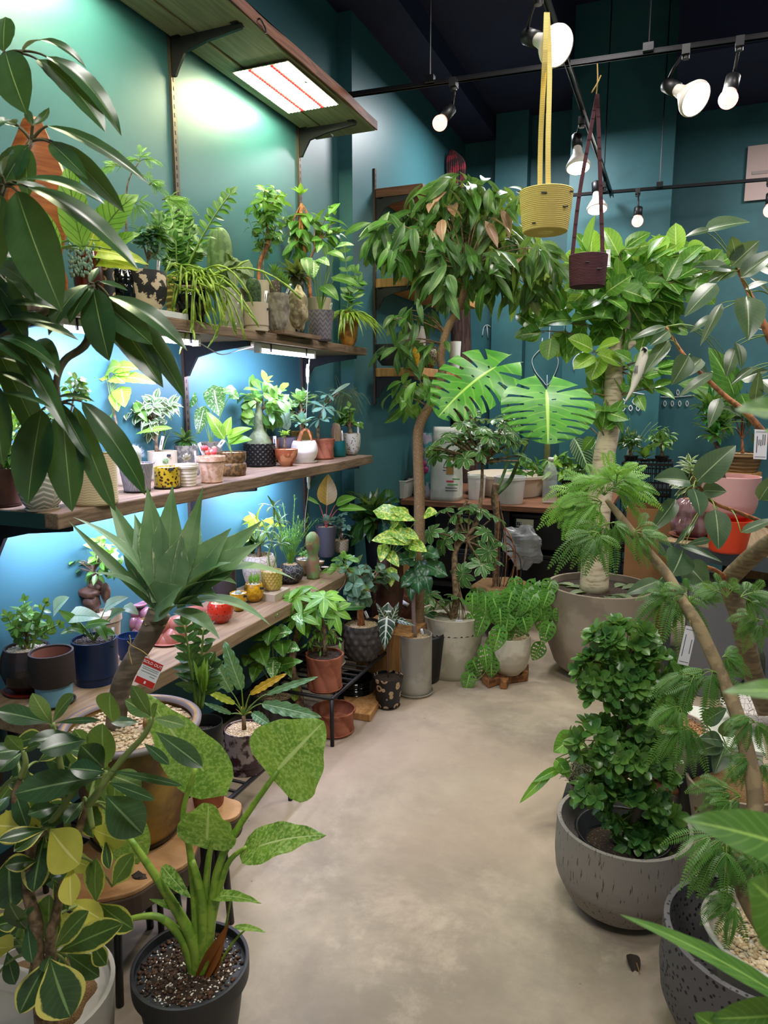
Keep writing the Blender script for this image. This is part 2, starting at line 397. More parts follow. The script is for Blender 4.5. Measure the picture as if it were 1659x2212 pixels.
class Pl: pass
def plant(name, label, cat, cx, yb, w, yt, surf, prof='cyl', m=None, soil='tan', saucer=None, mod=None, tags=0, seg=48, sw=1.15, group=None, sn=None, fill=.93, liner=None, sh=.05):
    """a potted plant's root with pot, soil and saucer; cx,yb,w,yt from the picture; surf = z of the surface, or (X, z) when its foot is hidden"""
    if isinstance(surf, tuple):
        X, z0 = surf; c = PX(cx, yt, X); d = dep(c); r = w / 2 * d / FP; h = c.z - z0
        c = V((c.x, c.y, z0))
    else:
        z0 = surf; pf = PZ(cx, yb, z0); hd = nrm(V((pf.x, pf.y, 0))); r = w / 2 * dep(pf) / FP
        rb = PROF[prof][0][0] if not saucer else PROF[prof][0][0] * sw
        r = w / 2 * dep(pf + hd * r * rb) / FP; c = pf + hd * r * rb
        hd2 = math.hypot(c.x, c.y); ry = ray(cx, yt); h = CH + ry.z * hd2 / math.hypot(ry.x, ry.y) - z0
    if c.x - r < WX + .02 and c.y < 3.7 and not isinstance(surf, tuple) and z0 > .3:   # keep clear of the wall
        X = WX + r + .025; c = PX(cx, yt, X); r = w / 2 * dep(c) / FP; h = c.z - z0; c = V((c.x, c.y, z0))
    p = Pl(); p.r = r; p.h = h; p.root = thing(name, c, label, cat, group)
    z = z0; sh = sh * h
    if saucer:
        M = MB(); rb = max(PROF[prof][0][0], .5) * r * sw; t = .14 * rb
        lathe(M, c, [(rb * .9, 0), (rb, t), (rb * .94, t), (rb * .88, t * .45)], 40); M.build('saucer', saucer, p.root, sharp=.8); z += t * .45; h -= t * .45
    M = MB(); pr = resample([(a * r, b * h) for a, b in PROF[prof]], 40 if mod else 22)
    rim = pr[-1][0]; th = max(.06 * r, .003)
    pr = pr + [(rim - th * .5, h * 1.004), (rim - th, h), (rim - th, h - .1 * h)]
    if not soil: pr += [(rim - th * 1.5, h * .75), (rim * .8 - th, h * .5), (.001, h * .48)]
    nrim = len(pr); md = None
    if mod:
        def md(a, k, rr, zz, f=mod, n=nrim): return f(a, k, rr, zz) if k <= (41 / n) else rr
    lathe(M, (c.x, c.y, z), pr, seg if not mod else max(seg, 96), md); pot = M.build('pot', m, p.root, sharp=.9)
    p.top = V((c.x, c.y, z + h * fill)); p.c = c; p.d = dep(p.top); p.s = p.d / FP; p.z0 = z; p.rin = rim - th
    if soil:
        M = MB(); lathe(M, (c.x, c.y, z), [(p.rin * .99, h * (fill - .1)), (p.rin * .995, h * fill - .001), (p.rin * .5, h * fill + .001)], 32)
        M.build('soil', SOIL if soil in ('dark', 'tan', 'brown', 'white', 'lava') and soil not in SOILS else mat('grit_' + soil, {'tan': 'a88c66', 'white': 'c8b8a4', 'lava': '2e2825', 'brown': '7c5234'}.get(soil, '2a1d14'), .9, bump=.8, kind='noise', c2={'tan': 'd2bd98', 'white': 'e6dccf', 'lava': '4a403a', 'brown': 'b98c60'}.get(soil, '4a3826'), sc=120), p.root)
        if soil in SOILS and w > 30:
            sz = max(.0035, r * .045); n = sn or int(min(380, 1.6 * (p.rin / sz) ** 2))
            gravelM(p.top, p.rin * .95, n, sz, int(cx)).build('gravel', SOILS[soil], p.root, kind='stuff')
    R = random.Random(int(cx * 7 + yt))
    for i in range(tags):
        M = MB(); a = R.uniform(-.8, .8); L = R.uniform(28, 36) * p.s
        b = p.top + CR * (R.uniform(-.5, .7) * p.rin) - nrm(V((c.x, c.y, 0))) * p.rin * R.uniform(.3, .75)
        d = nrm(UP + CR * R.uniform(-.35, .35)); M.bar(b - d * .01, b + d * L, .1 * L + .004, .001, up=nrm(V((c.x, c.y, 0)))); M.build('plant_label', TAGM, p.root)
    return p
def stick(p, x0, y0, x1, y1, dd=0, w=7):
    """white plant label pushed into the soil, ends given in the picture"""
    M = MB(); a = P(x0, y0, p.d + dd); b = P(x1, y1, p.d + dd); M.bar(a, b, w * p.s, .0012, up=CF); o = M.build('plant_label', TAGM, p.root)
    M2 = MB(); m_ = a.lerp(b, .55); u = (b - a) * .2; M2.bar(m_ - u - CF * .0012, m_ + u - CF * .0012, w * p.s * .18, .0004, up=CF); M2.build('print', INK, o)

# ---------------------------------------------------------------- foliage
def rv(R, k=1): return V((R.gauss(0, k), R.gauss(0, k), R.gauss(0, k)))
def face(d, q=.55):  # leaf normal: between up and the aisle
    return nrm(UP * q - CF * (1 - q))
def bush(p, lm, cx, cy, rx, ry, n, L, Wd, shape='ovate', seed=1, nb=12, trunk=None, tr=6, sm=None, bend=.6, droop=.3, lv=.55, nl=4, ns=1, dd=0, br=None, fold=.3, depth=None, spread=.7, wave=0, tname='trunk', parent=None, up=.55):
    """crown of leaves on branches; sizes in picture units at the plant's distance"""
    n = int(n * 1.5); L *= 1.12; Wd *= 1.12; R = random.Random(seed); s = p.s; c = P(cx, cy, p.d + dd); ML, MS = MB(), MB()
    tp = [P(x, y, p.d + dd * i / max(1, len(trunk) - 1)) for i, (x, y) in enumerate(trunk)] if trunk else [p.top, p.top.lerp(c, .35)]
    if not trunk or len(tp) < 2: tp = [p.top, p.top.lerp(c, .4)]
    tp[0] = V((tp[0].x, tp[0].y, min(tp[0].z, p.top.z))) if trunk else p.top
    tp = smoothpts(tp, 4); tube(MS, tp, tr * s, tr * s * (.55 if trunk else .5), 8)
    ends = []; A = CR; B = nrm(V((CF.x, CF.y, 0))); dz = (depth or rx) * s
    for i in range(nb):
        u = rv(R); u = nrm(u) * (R.random() ** .4)
        e = c + A * (u.x * rx * s) + B * (u.y * dz) + UP * (u.z * ry * s)
        st = tp[-1] if R.random() < .6 or len(tp) < 4 else tp[-R.randint(1, max(1, len(tp) // 3))]
        mid = st.lerp(e, .5) + UP * (rx * s * .12) + rv(R, rx * s * .05)
        pts = bez(st, mid, e, 7); tube(MS, pts, (br or tr * .35) * s, (br or tr * .35) * s * .35, 5, cap=False); ends.append(pts)
    per = max(1, n // nb); k = 0
    for pts in ends:
        for j in range(per):
            f = 1 - lv * (j / per) ** 1.2; q = f * (len(pts) - 1); a = int(min(q, len(pts) - 2)); b = pts[a].lerp(pts[a + 1], q - a)
            t = nrm(pts[a + 1] - pts[a]); ang = k * 2.4; k += 1
            x = nrm(t.cross(UP) + rv(R, .02)); y = t.cross(x)
            d = nrm(t * .5 + (x * math.cos(ang) + y * math.sin(ang)) * spread + rv(R, .2) - UP * droop)
            l = L * s * R.uniform(.7, 1.12)
            leaf(ML, b + d * l * .12, d, nrm(UP * up + (b - c).normalized() * .35 - CF * .3 + rv(R, .2)), l, Wd * s * R.uniform(.8, 1.1), shape, bend * R.uniform(.5, 1.4), fold, wave, nl=nl, ns=ns, R=R)
    pr = parent or p.root
    MS.build(tname, sm or BARK, pr); return ML.build('foliage', lm, pr)
def rosette(p, lm, cx, cy, n, L, Wd, shape='strap', seed=1, up0=.1, up1=1.3, bend=.8, fold=.35, nl=7, ns=1, stem=None, sr=4, sm=None, dd=0, wave=0, name='foliage', axis=None, hgt=0, parent=None):
    R = random.Random(seed); s = p.s; M = MB(); c = P(cx, cy, p.d + dd); ax = nrm(axis) if axis else UP
    x = nrm(ax.cross(V((.3, .8, .1)))); y = ax.cross(x)
    for i in range(n):
        f = (i + .5) / n; a = i * 2.39996; th = up0 + (up1 - up0) * f
        d = nrm(ax * math.cos(th) + (x * math.cos(a) + y * math.sin(a)) * math.sin(th) + rv(R, .06))
        l = L * s * R.uniform(.8, 1.1) * (.65 + .35 * math.sin(math.pi * min(1, f + .2)))
        leaf(M, c - ax * (hgt * s * f), d, nrm(ax + rv(R, .05)) - d * .2 if th > .25 else nrm(-CF + rv(R, .3)), l, Wd * s * R.uniform(.85, 1.1), shape, bend * R.uniform(.6, 1.3) * (.4 + f), fold, wave, nl=nl, ns=ns, R=R)
    pr = parent or p.root
    if stem:
        T = MB(); tube(T, smoothpts([P(q[0], q[1], p.d + (dd if i else 0)) for i, q in enumerate(stem)] + [c], 4), sr * s, sr * s * .8, 8); T.build('stem', sm or BARK, pr)
    return M.build(name, lm, pr)
def palmate(p, lm, hubs, k, L, Wd, shape='obov', seed=1, bend=.6, dr=.25, sm=None, root=None, sr=3, tr=8, nl=4, ns=1, pet=0, trunk=None, fold=.2, jd=.12, q=.5):
    """clusters of leaflets radiating from hubs (x, y[, dd])"""
    R = random.Random(seed); s = p.s; M, T = MB(), MB()
    st = [P(x, y, p.d) for x, y in trunk] if trunk else [p.top]
    st[0] = V((st[0].x, st[0].y, min(st[0].z, p.top.z + 9))) if not root else V(root)
    if len(st) > 1: st = smoothpts(st, 4); tube(T, st, tr * s, tr * s * .5, 8)
    for h in hubs:
        hp = P(h[0], h[1], p.d + (h[2] if len(h) > 2 else R.uniform(-jd, jd)))
        o = min(st, key=lambda a: (a - hp).length + (0 if a.z < hp.z else .3)) if len(st) > 1 else st[0]
        tube(T, bez(o, o.lerp(hp, .5) + UP * .25 * (hp - o).length * .3, hp, 6), sr * s, sr * s * .4, 5, cap=False)
        ax = nrm((hp - o).normalized() * .6 + UP * .6 + rv(R, .25) - CF * .25); x = nrm(ax.cross(CR + CU * .3)); y = ax.cross(x); a0 = R.uniform(0, 6)
        for i in range(k):
            a = a0 + 6.283 * i / k + R.uniform(-.15, .15); d = nrm((x * math.cos(a) + y * math.sin(a)) + ax * (.35 - dr) + rv(R, .08) - UP * dr * .5)
            l = L * s * R.uniform(.75, 1.1); leaf(M, hp + d * pet * s, d, ax, l, Wd * s * R.uniform(.85, 1.1), shape, bend * R.uniform(.6, 1.3), fold, nl=nl, ns=ns, R=R)
    T.build('stem', sm or BARK, p.root); return M.build('foliage', lm, p.root)
def zz(p, lm, stems, L=24, Wd=12, n=9, seed=1, sm=None, shape='zz', dd=0, r=2.6, tilt=.7, both=True, nl=4):
    """stems (x, y at tip) with paired leaves"""
    R = random.Random(seed); s = p.s; M, T = MB(), MB()
    for st in stems:
        e = P(st[0], st[1], p.d + dd + R.uniform(-.04, .04)); b = p.top + CR * R.uniform(-.3, .3) * p.rin
        if len(st) > 2: b = P(st[2], st[3], p.d + dd)
        pts = bez(b, b.lerp(e, .5) + UP * (e - b).length * .12, e, 12); tube(T, pts, r * s, r * .5 * s, 6)
        for i in range(n):
            f = .28 + .72 * i / (n - 1); q = f * 12; a = min(11, int(q)); c = pts[a].lerp(pts[a + 1], q - a); t = nrm(pts[a + 1] - pts[a]); x = nrm(t.cross(CF) + rv(R, .15))
            for sd in ((1, -1) if both else ((-1) ** i,)):
                l = L * s * R.uniform(.8, 1.1) * (1 - .3 * f * f); d = nrm(t * tilt + x * sd + rv(R, .15)); leaf(M, c, d, nrm(-CF + UP * .5 + rv(R, .25)), l, Wd * s, shape, .4, .2, nl=nl, ns=1, R=R)
        leaf(M, e, nrm(pts[-1] - pts[-2]), -CF, L * s * .8, Wd * s * .8, shape, .2, .2, nl=nl, ns=1, R=R)
    T.build('stem', sm or STEM, p.root); return M.build('foliage', lm, p.root)
def feather(M, T, a, b, n, Wd, droop=.25, R=random, up=None, r=.0009):
    """a pinna: rachis with pairs of narrow leaflets"""
    a, b = V(a), V(b); L = (b - a).length; mid = a.lerp(b, .5) + UP * L * droop
    pts = bez(a, mid, b, 9); 
    if T is not None: tube(T, pts, r, r * .4, 4, cap=False)
    u = up or face(None, .5); u = nrm(u + rv(R, .2)); rn = R.random()
    vs = []; fs = []; uv = []
    for i in range(n):
        f = (i + .6) / (n + .4); q = f * 9; k = min(8, int(q)); c = pts[k].lerp(pts[k + 1], q - k); t = nrm(pts[k + 1] - pts[k]); x = nrm(t.cross(u)); nn = x.cross(t)
        w = Wd / 2 * min(1, .45 + f * 2) * min(1, (1.06 - f) * 2.6); h = L / n * .47
        for sd in (1, -1):
            e = c + x * (sd * w) + t * (w * .42) - nn * w * .18; m_ = c + x * (sd * w * .5) + t * w * .12
            j = len(vs); vs += [c, m_ - t * h, e, m_ + t * h]; uv += [(0, .5), (.5, .15), (1, .5), (.5, .85)]; fs.append((j, j + 1, j + 2, j + 3) if sd > 0 else (j, j + 3, j + 2, j + 1))
    M.add(vs, fs, uv, rn)
def everfresh(p, lm, hubs, seed=1, sm=None, np_=6, L=60, Wd=24, n=16, root=None, name='foliage', tm=None):
    """hubs: (x, y, radius, dd, [angle0, angle1]) clusters of drooping twice-pinnate fronds"""
    R = random.Random(seed); s = p.s; M, T = MB(), MB()
    np_ = int(np_ * 1.15)
    for h in hubs:
        x, y, rad = h[:3]; dd = h[3] if len(h) > 3 else 0; a0, a1 = h[4] if len(h) > 4 else (0, 360)
        c = P(x, y, p.d + dd); sc = (p.d + dd) / FP
        for i in range(np_):
            a = math.radians(a0 + (a1 - a0) * (i + .5) / np_ + R.uniform(-12, 12)); rr = rad * R.uniform(.75, 1.05) * sc
            dz = R.uniform(-.5, .5) * rr
            e = c + CR * math.cos(a) * rr + CU * math.sin(a) * rr * .75 + CF * dz - UP * rr * .18
            m1 = c.lerp(e, R.uniform(.15, .35)) + UP * rr * .1; tube(T, bez(c, c.lerp(m1, .6) + UP * rr * .05, m1, 4), .0014, .001, 4, cap=False)
            feather(M, T, m1, e - UP * rr * .22, int(n * 1.25), Wd * .95 * sc * R.uniform(.9, 1.15), .24, R)
            for sg in (-1, 1):
                if R.random() < .75:
                    g = nrm(e - c); ang = sg * R.uniform(.5, .8); sdv = nrm(g.cross(-CF)); dr = nrm(g * math.cos(ang) + sdv * math.sin(ang) + rv(R, .12)); feather(M, T, m1, m1 + dr * rr * R.uniform(.4, .65) - UP * rr * .12, int(n * .75), Wd * .85 * sc * R.uniform(.85, 1.0), .22, R)
    T.build('twig', tm or STEM, p.root); return M.build(name, lm, p.root)
def trail(p, lm, n, spreadx, down, r=2, seed=1, up=10, x0=0, seg=6, segs=3, branch=1.0, cy=None):
    """hanging jointed stems"""
    R = random.Random(seed); s = p.s; M = MB()
    for i in range(n):
        b = p.top + CR * R.uniform(-.6, .6) * p.rin + rv(R, .004); dx = R.gauss(x0, 1) * spreadx * s; out = -CF * abs(R.gauss(.6, .3)) * p.rin * 1.6 + CR * dx
        m1 = b + out * .7 + UP * up * s * R.uniform(.4, 1.6); e = b + out * 1.3 - UP * down * s * R.uniform(.15, 1.0)
        pts = bez(b, m1, e, 8); rr = [r * s * (1.0 if k % 3 else .6) for k in range(9)]; tube(M, pts, rr, seg=5, rnd=R.random())
        for k in (3, 5, 8):
            if R.random() < branch * .6:
                q = pts[k]; dl = V((0, 0, 0)) + rv(R, down * s * .16) - UP * down * s * R.uniform(0, .25); tube(M, [q, q + dl * .5 + UP * .004, q + dl], [r * s * .6, r * s, r * s * .4], seg=5, rnd=R.random())
    return M.build('foliage', lm, p.root)
def cactus(p, m, cx, yb, yt, w, ribs=8, a=.12, name='cactus_stem', dd=0, spine=None, seg=64):
    b = P(cx, yb, p.d + dd); t = P(cx, yt, p.d + dd); h = (t - b).length; r = w / 2 * p.s; M = MB()
    pr = [(r * .8, -.01), (r * .95, h * .15), (r, h * .5), (r * .95, h * .75), (r * .72, h * .92), (r * .35, h * .985), (r * .05, h)]
    lathe(M, b, resample(pr, 18), seg, m_rib(ribs, a)); return M.build(name, m, p.root)
def bigleaf(root, lm, b, t, w, shape='ovate', bend=.8, q=.5, fold=.2, wave=0, wn=4, nl=12, ns=3, rnd=None, seed=0, name='leaf', label=None, roll=0, split=0, intact=False, pet=None, pr=.003, pm=None, zig=0, nadd=None, M=None, monst_n=7):
    """one big leaf as its own part: b, t = (x, y, distance); pet = start of its stalk (x, y, distance) or vector"""
    B = P(*b) if len(b) == 3 and not isinstance(b, Vector) else V(b); Tp = P(*t) if not isinstance(t, Vector) else t
    ch = Tp - B; n = nrm(UP * q - CF * (1 - q) + CR * roll); 
    if nadd is not None: n = nrm(n + V(nadd))
    dd = nrm(ch); n = nrm(n - dd * n.dot(dd)); sc = (dep(B) + dep(Tp)) / 2 / FP
    k = bend; L = ch.length * (k / 2) / math.sin(k / 2) if abs(k) > .01 else ch.length
    d0 = nrm(dd * math.cos(k / 2) + n * math.sin(k / 2)); n0 = nrm(n * math.cos(k / 2) - dd * math.sin(k / 2))
    M = MB(); R = random.Random(seed + int(b[0] * 13 + t[1]) if not isinstance(b, Vector) else seed)
    if split: monst(M, B, Tp, n, w * sc, k, monst_n, True, seed + 1, fold, intact)
    else: leaf(M, B, d0, n0, L, w * sc, shape, k, fold, wave, wn, nl, ns, rnd if rnd is not None else R.random() * .6, R, zig=zig)
    o = M.build(name, lm, root, label=label)
    if split:
        pass
    if pet is not None:
        T = MB(); a = P(*pet) if not isinstance(pet, Vector) else pet
        tube(T, bez(a, a.lerp(B, .55) + UP * (B - a).length * .18, B, 8), pr, pr * .6, 6); T.build('leaf_stalk', pm or STEM, root)
    return o

# ---------------------------------------------------------------- leaf materials
L_DK = leafm('leaf_dark', '2c5a22', '173a16', vein='5f8a45', vf=.2, rough=.3)
L_GR = leafm('leaf_green', '5a8c30', '305e20', vein='86b35a', vf=.25)
L_BR = leafm('leaf_bright', '7fb83a', '4c8a26', vein='c3e08a', vf=.3)
L_LM = leafm('leaf_lime', 'a8d24a', '6fa52e', vein='dcf0a0', vf=.3, tr=.3)
L_YG = leafm('leaf_yellow', 'c9cf3c', '8fae2c', vein='eef08a', vf=.2, tr=.3)
L_SC = leafm('leaf_umbrella', '31552c', '1c3d1e', vein='8fa365', vw=.014, vf=.03, nv=16, rough=.3, tr=.1, back='8b8378')
L_RB = leafm('leaf_rubber', '56694e', '34503a', vein='a0ae86', vw=.025, vf=.08, nv=12, rough=.3, back='9aa07e', tr=.12)
L_FA = leafm('leaf_altissima', '6aa23e', '40782a', vein='c4dc88', vw=.035, vf=.22, nv=7, rough=.33)
L_AG = leafm('leaf_agave', '87a377', '5c8455', vein='8fae80', vw=.01, vf=.03, rough=.42, edge='c5cf9f', ew=.035, tr=.1)
L_CL = leafm('leaf_clusia', '37563a', '1c3a26', vein='7a966a', vf=.1, rough=.24, back='5d7a46')
L_CV = leafm('leaf_clusia_variegated', '3c5a35', '1f3c24', vein='7a9a5a', vf=.1, rough=.27, edge='d8cf6a', ew=.22)
L_CY = leafm('leaf_clusia_yellow', 'd9cf62', 'c0bb4a', vein='e8e28a', vf=.08, rough=.3)
L_AV = leafm('leaf_alocasia_marbled', '7aa83c', '3f7a2a', vein='c8dc96', vw=.03, vf=.2, spot='a6c468', sp=(.42, .64), ssc=130, rough=.35, tr=.3)
L_AZ = leafm('leaf_african_mask', '2c4a38', '16301f', vein='dfe6d6', vw=.07, vf=.9, nv=6, edge='c9d6c0', ew=.06, rough=.3)
L_VW = leafm('leaf_variegated_white', '5a8a4a', '36602e', vein='e6ecc8', edge='eef0d6', ew=.4, rough=.4)
L_VS = leafm('leaf_variegated_schefflera', '4f8a42', '2f6232', vein='9ab57a', edge='e8ebb8', ew=.13, rough=.32)
L_SV = leafm('leaf_silver', 'b8c9b4', '7a9a80', vein='4f7a5a', vf=.35, rough=.35)
L_GY = leafm('leaf_grey', '7c8a62', '56684a', vein='9aa57a', rough=.6)
L_MN = leafm('leaf_monstera', '56a232', '358028', vein='b4dc6a', vw=.022, vf=.22, nv=8, rough=.3, tr=.18)
L_AD = leafm('leaf_adansonii', '5c9638', '336826', vein='9acb62', vf=.4, nv=8, rough=.3)
L_GV = leafm('leaf_golden_pothos', '7fb23c', '4f8a2a', vein='cfe27a', spot='d6d860', sp=(.48, .58), ssc=80)
L_LF = leafm('leaf_lobed_dark', '2f6238', '1c4426', vein='5f9268', vf=.3, rough=.28)
L_EV = leafm('leaf_everfresh', '5c8c34', '35632a', vein='6aa548', vf=0, rough=.45, tr=.25)
L_EB = leafm('leaf_everfresh_bright', '84b63e', '54902e', vein='9ad860', vf=0, rough=.45, tr=.35)
L_AM = leafm('leaf_weeping_fig', '4f7f36', '2a4c24', vein='7f9a5a', vf=.15, rough=.38, back='9a9a72')
L_PK = leafm('leaf_pink_new', 'b98a7a', '8f7058', vein='d6b0a0', vf=.2, rough=.4)
L_MA = leafm('leaf_maroon', '3a2226', '20181a', vein='5a3a3a', rough=.4)
L_BG = leafm('leaf_bluegreen', '7fae96', '4f8272', vein='b5d6c2', rough=.45)
L_WV = leafm('leaf_wavy_philodendron', '6f9a72', '46744c', vein='b4cfa8', vf=.35, nv=10, rough=.33)
L_CT = leafm('leaf_calathea', '8fc04a', '5f9a2f', vein='2c4a22', vf=.85, vw=.03, nv=9)
L_OR = leafm('leaf_orange_veined', 'd0a020', 'a87c18', vein='e8c860', vf=.4)
L_SP = leafm('leaf_speckled', '5a9a3c', '2f6e2a', vein='e8f0c8', vw=.04, spot='d9e4b0', sp=(.55, .62), ssc=140)
L_RH = mat('stick_cactus_green', '9ab53e', .45, kind='noise', c2='7a9a30', sc=40)
L_MO = mat('mossy_cactus', '3a5226', .8, kind='noise', c2='1f3418', sc=120, bump=.8)
# ================================================================ SETTING
TEAL = '175250'
def wallm():
    m = NT('teal_wall_paint'); m.set(.42, 0, .45); n = m.noise(260, None, 3)
    m.col(m.mix(m.noise(1.2), lin('346068'), lin('3a696f'))); m.bump(m.math('ADD', n, m.math('MULTIPLY', m.noise(7), .3)), .6, .004); return m.m
WALL = wallm(); WALLB = mat('teal_board_paint', '2a5a61', .5, kind='noise', c2='2f646b', sc=1.5, bump=.1, bsc=120)
NAVY = mat('navy_ceiling', '1e2040', .8, kind='noise', c2='232546', sc=2)
def floorm():
    m = NT('polished_concrete'); m.set(.42, 0, .4)
    c = m.mix(m.step(m.noise(1.5, None, 8, .68, .2), .32, .68), lin('877b6b'), lin('b3a48e'))
    c = m.mix(m.math('MULTIPLY', m.step(m.noise(4.4, m.co((1, 1, 1)), 10, .72, .15), .5, .68), .4), c, lin('c8b8a2'))
    c = m.mix(m.math('MULTIPLY', m.step(m.noise(1.1, None, 2), .42, .62), .55), c, lin('b09a86'))
    c = m.mix(m.math('MULTIPLY', m.step(m.vor(9, None), .0, .022), -1) if False else m.math('MULTIPLY', m.math('SUBTRACT', 1, m.step(m.vor(7, None), .02, .035)), .6), c, lin('6a6058'))
    m.col(c); m.put(m.b.inputs['Roughness'], m.math('ADD', .34, m.math('MULTIPLY', m.noise(5), .25))); m.bump(m.noise(30, None, 8), .06, .004); return m.m
def rect(name, m, x0, x1, y0, y1, z0, z1, root=None, bevel=0):
    M = MB(); M.box(((x0 + x1) / 2, (y0 + y1) / 2, (z0 + z1) / 2), (abs(x1 - x0), abs(y1 - y0), abs(z1 - z0))); return M.build(name, m, root, smooth=False, bevel=bevel)
struct(rect('floor', floorm(), -1.85, 2.7, -2.2, 5.95, -.1, 0))
struct(rect('wall_left', WALL, -1.95, WX, -2.2, 3.70, 0, 4.2))
struct(rect('wall_left_recess', WALL, -1.95, -1.71, 3.70, 5.9, 0, 4.2))
struct(rect('wall_back', WALLB, -1.95, 2.7, 5.85, 5.95, 0, 4.2))
struct(rect('wall_right', WALLB, 2.6, 2.7, -2.2, 5.95, 0, 4.2))
struct(rect('pilaster_back', WALLB, -.83, -.14, 5.5, 5.85, 0, 4.1))
struct(rect('pilaster_corner', WALLB, -1.43, -1.18, 5.72, 5.85, 0, 3.62))
struct(rect('ceiling', NAVY, -1.95, 2.7, -2.2, 5.95, 4.1, 4.2))
struct(rect('ceiling_beam_left', NAVY, -1.8, -1.45, 3.0, 5.85, 3.42, 4.1))
struct(rect('ceiling_soffit_left', NAVY, -1.45, -.83, 4.0, 5.85, 3.56, 4.1))
struct(rect('ceiling_soffit_right', NAVY, -.14, 2.65, 4.9, 5.85, 3.42, 4.1))
struct(rect('baseboard_left', mat('black_trim', '101214', .4), WX, WX + .012, -2.2, 3.70, 0, .08))
# seams between the wall boards of the back wall
for i, (x, y) in enumerate([(-1.15, 5.72), (-.98, 5.85), (.35, 5.85)]): pass
# chalk drawings on the dark wall
CHK = mat('chalk_white', 'c8d2d4', .9)
def chalk(name, label, strokes, Y=5.84, r=.004):
    M = MB()
    for st in strokes: tube(M, smoothpts([PY(x, y, Y) for x, y in st], 4) if len(st) > 2 else [PY(x, y, Y) for x, y in st], r, seg=5)
    return tag(M.build(name, CHK, None), label, 'drawing', 'chalk drawings on the back wall')
chalk('chalk_drawing', 'white chalk spade outline hanging on two lines', [[(1170, 752), (1150, 775), (1155, 800), (1172, 822), (1182, 832), (1195, 815), (1206, 785), (1200, 762), (1182, 752), (1165, 754)], [(1172, 730), (1168, 762)], [(1188, 706), (1186, 738), (1182, 760)], [(1182, 810), (1182, 850)]])
def ovals(xs, y, w=4, h=6):
    return [[(x - w, y), (x, y - h), (x + w, y), (x, y + h), (x - w, y)] for x in xs]
chalk('chalk_drawing', 'white chalk row of ovals above and below a short line beside the pale trunk', ovals((1346, 1370, 1386), 868) + ovals((1346, 1362, 1378), 882) + [[(1340, 850), (1365, 848), (1392, 852)]], 5.49, .004)
chalk('chalk_drawing', 'white chalk row of ovals hanging from a long line', ovals((1424, 1438, 1464), 848, 3, 6) + ovals((1422, 1436, 1452, 1468, 1484), 872, 3, 6) + [[(1414, 856), (1450, 858), (1500, 854)]], 5.84, .004)
chalk('chalk_drawing', 'white chalk curl of a large pot shape left of the pale trunk', [[(1240, 800), (1238, 780), (1250, 765), (1262, 770)], [(1252, 768), (1275, 745), (1292, 726)], [(1292, 795), (1305, 815)]], 5.49)
chalk('chalk_drawing', 'white chalk hook and line under the leafy branches on the left', [[(1042, 725), (1045, 708), (1052, 702), (1060, 706)], [(1052, 704), (1054, 730)], [(1066, 835), (1090, 836)], [(1108, 780), (1110, 740), (1112, 700)], [(1102, 842), (1116, 840)]] + ovals((1070, 1080), 860, 3, 5), 5.84, .004)

# ---------------------------------------------------------------- left shelving
def woodm(name, c1, c2, sc=9, st=(.5, 9, 9), r=.7, b=.35): return mat(name, c1, r, kind='wood', c2=c2, sc=sc, stretch=st, bump=b)
W_OLD = woodm('old_scaffold_board', '8b735a', '5f4b3b', 12, (9, .6, 9)); W_TOP = woodm('weathered_board', '9b9272', '7d7558', 7, (9, .5, 9)); W_EDGE = woodm('reddish_board_edge', '8a5a44', '5c3a2c', 10, (9, .6, 9))
W_OAK = woodm('pale_oak', '9a8263', '776047', 7, (8, .5, 8)); W_PINE = woodm('pine_board', 'b98a52', '94683a', 8, (8, 8, .6)); W_PN2 = woodm('pine_dark', '8a5a3c', '5e3b28', 8, (.6, 8, 8))
METAL = mat('dark_steel', '2b2a2c', .45, .6); RAIL = mat('bronze_rail', '55483f', .4, .7); BLACK = mat('black_plastic', '0e0f11', .45); WHITEP = mat('white_plastic', 'dcdcd8', .4)
ZA, ZB, ZC, ZT = 1.665, 1.13, .585, 2.70
def livedge(y0, y1, x0, x1, z0, z1, seed, amp=.006):
    """board with a slightly wandering front edge, front at x1"""
    R = random.Random(seed); n = 40; M = MB(); a = [R.uniform(0, 6) for _ in range(4)]
    fr = [(x1 + amp * (math.sin(i * .35 + a[0]) + .5 * math.sin(i * .9 + a[1])), y0 + (y1 - y0) * i / n) for i in range(n + 1)]
    prism(M, [(x0, y0)] + fr + [(x0, y1)], z0, z1); return M
def bracket(root, y, x0, x1, z, drop=.07):
    """sheet steel shelf bracket, deep at the rail and narrow at its tip, with a flange under the board"""
    t = .006; pr = [(x0, z), (x1, z), (x1, z - .018), (x0 + (x1 - x0) * .5, z - .034), (x0 + .055, z - .055), (x0 + .026, z - .1), (x0 + .012, z - .125), (x0, z - .125)]
    M = MB(); n = len(pr); M.add([(x, y - t, zz) for x, zz in pr] + [(x, y + t, zz) for x, zz in pr], [tuple(range(n)), tuple(range(n, 2 * n))[::-1]] + [((i + 1) % n, i, n + i, n + (i + 1) % n) for i in range(n)])
    M.box((x1 - .02, y, z - .002), (.03, .045, .003)); M.box((x0 + .03, y, z - .002), (.03, .045, .003)); o = M.build('bracket', METAL, root, smooth=False)
    s = MB(); blob(s, (x0 + .02, y + .008, z - .05), .004, 8, 6); s.build('screw', mat('screw_steel', 'b0a89c', .3, .8), o)
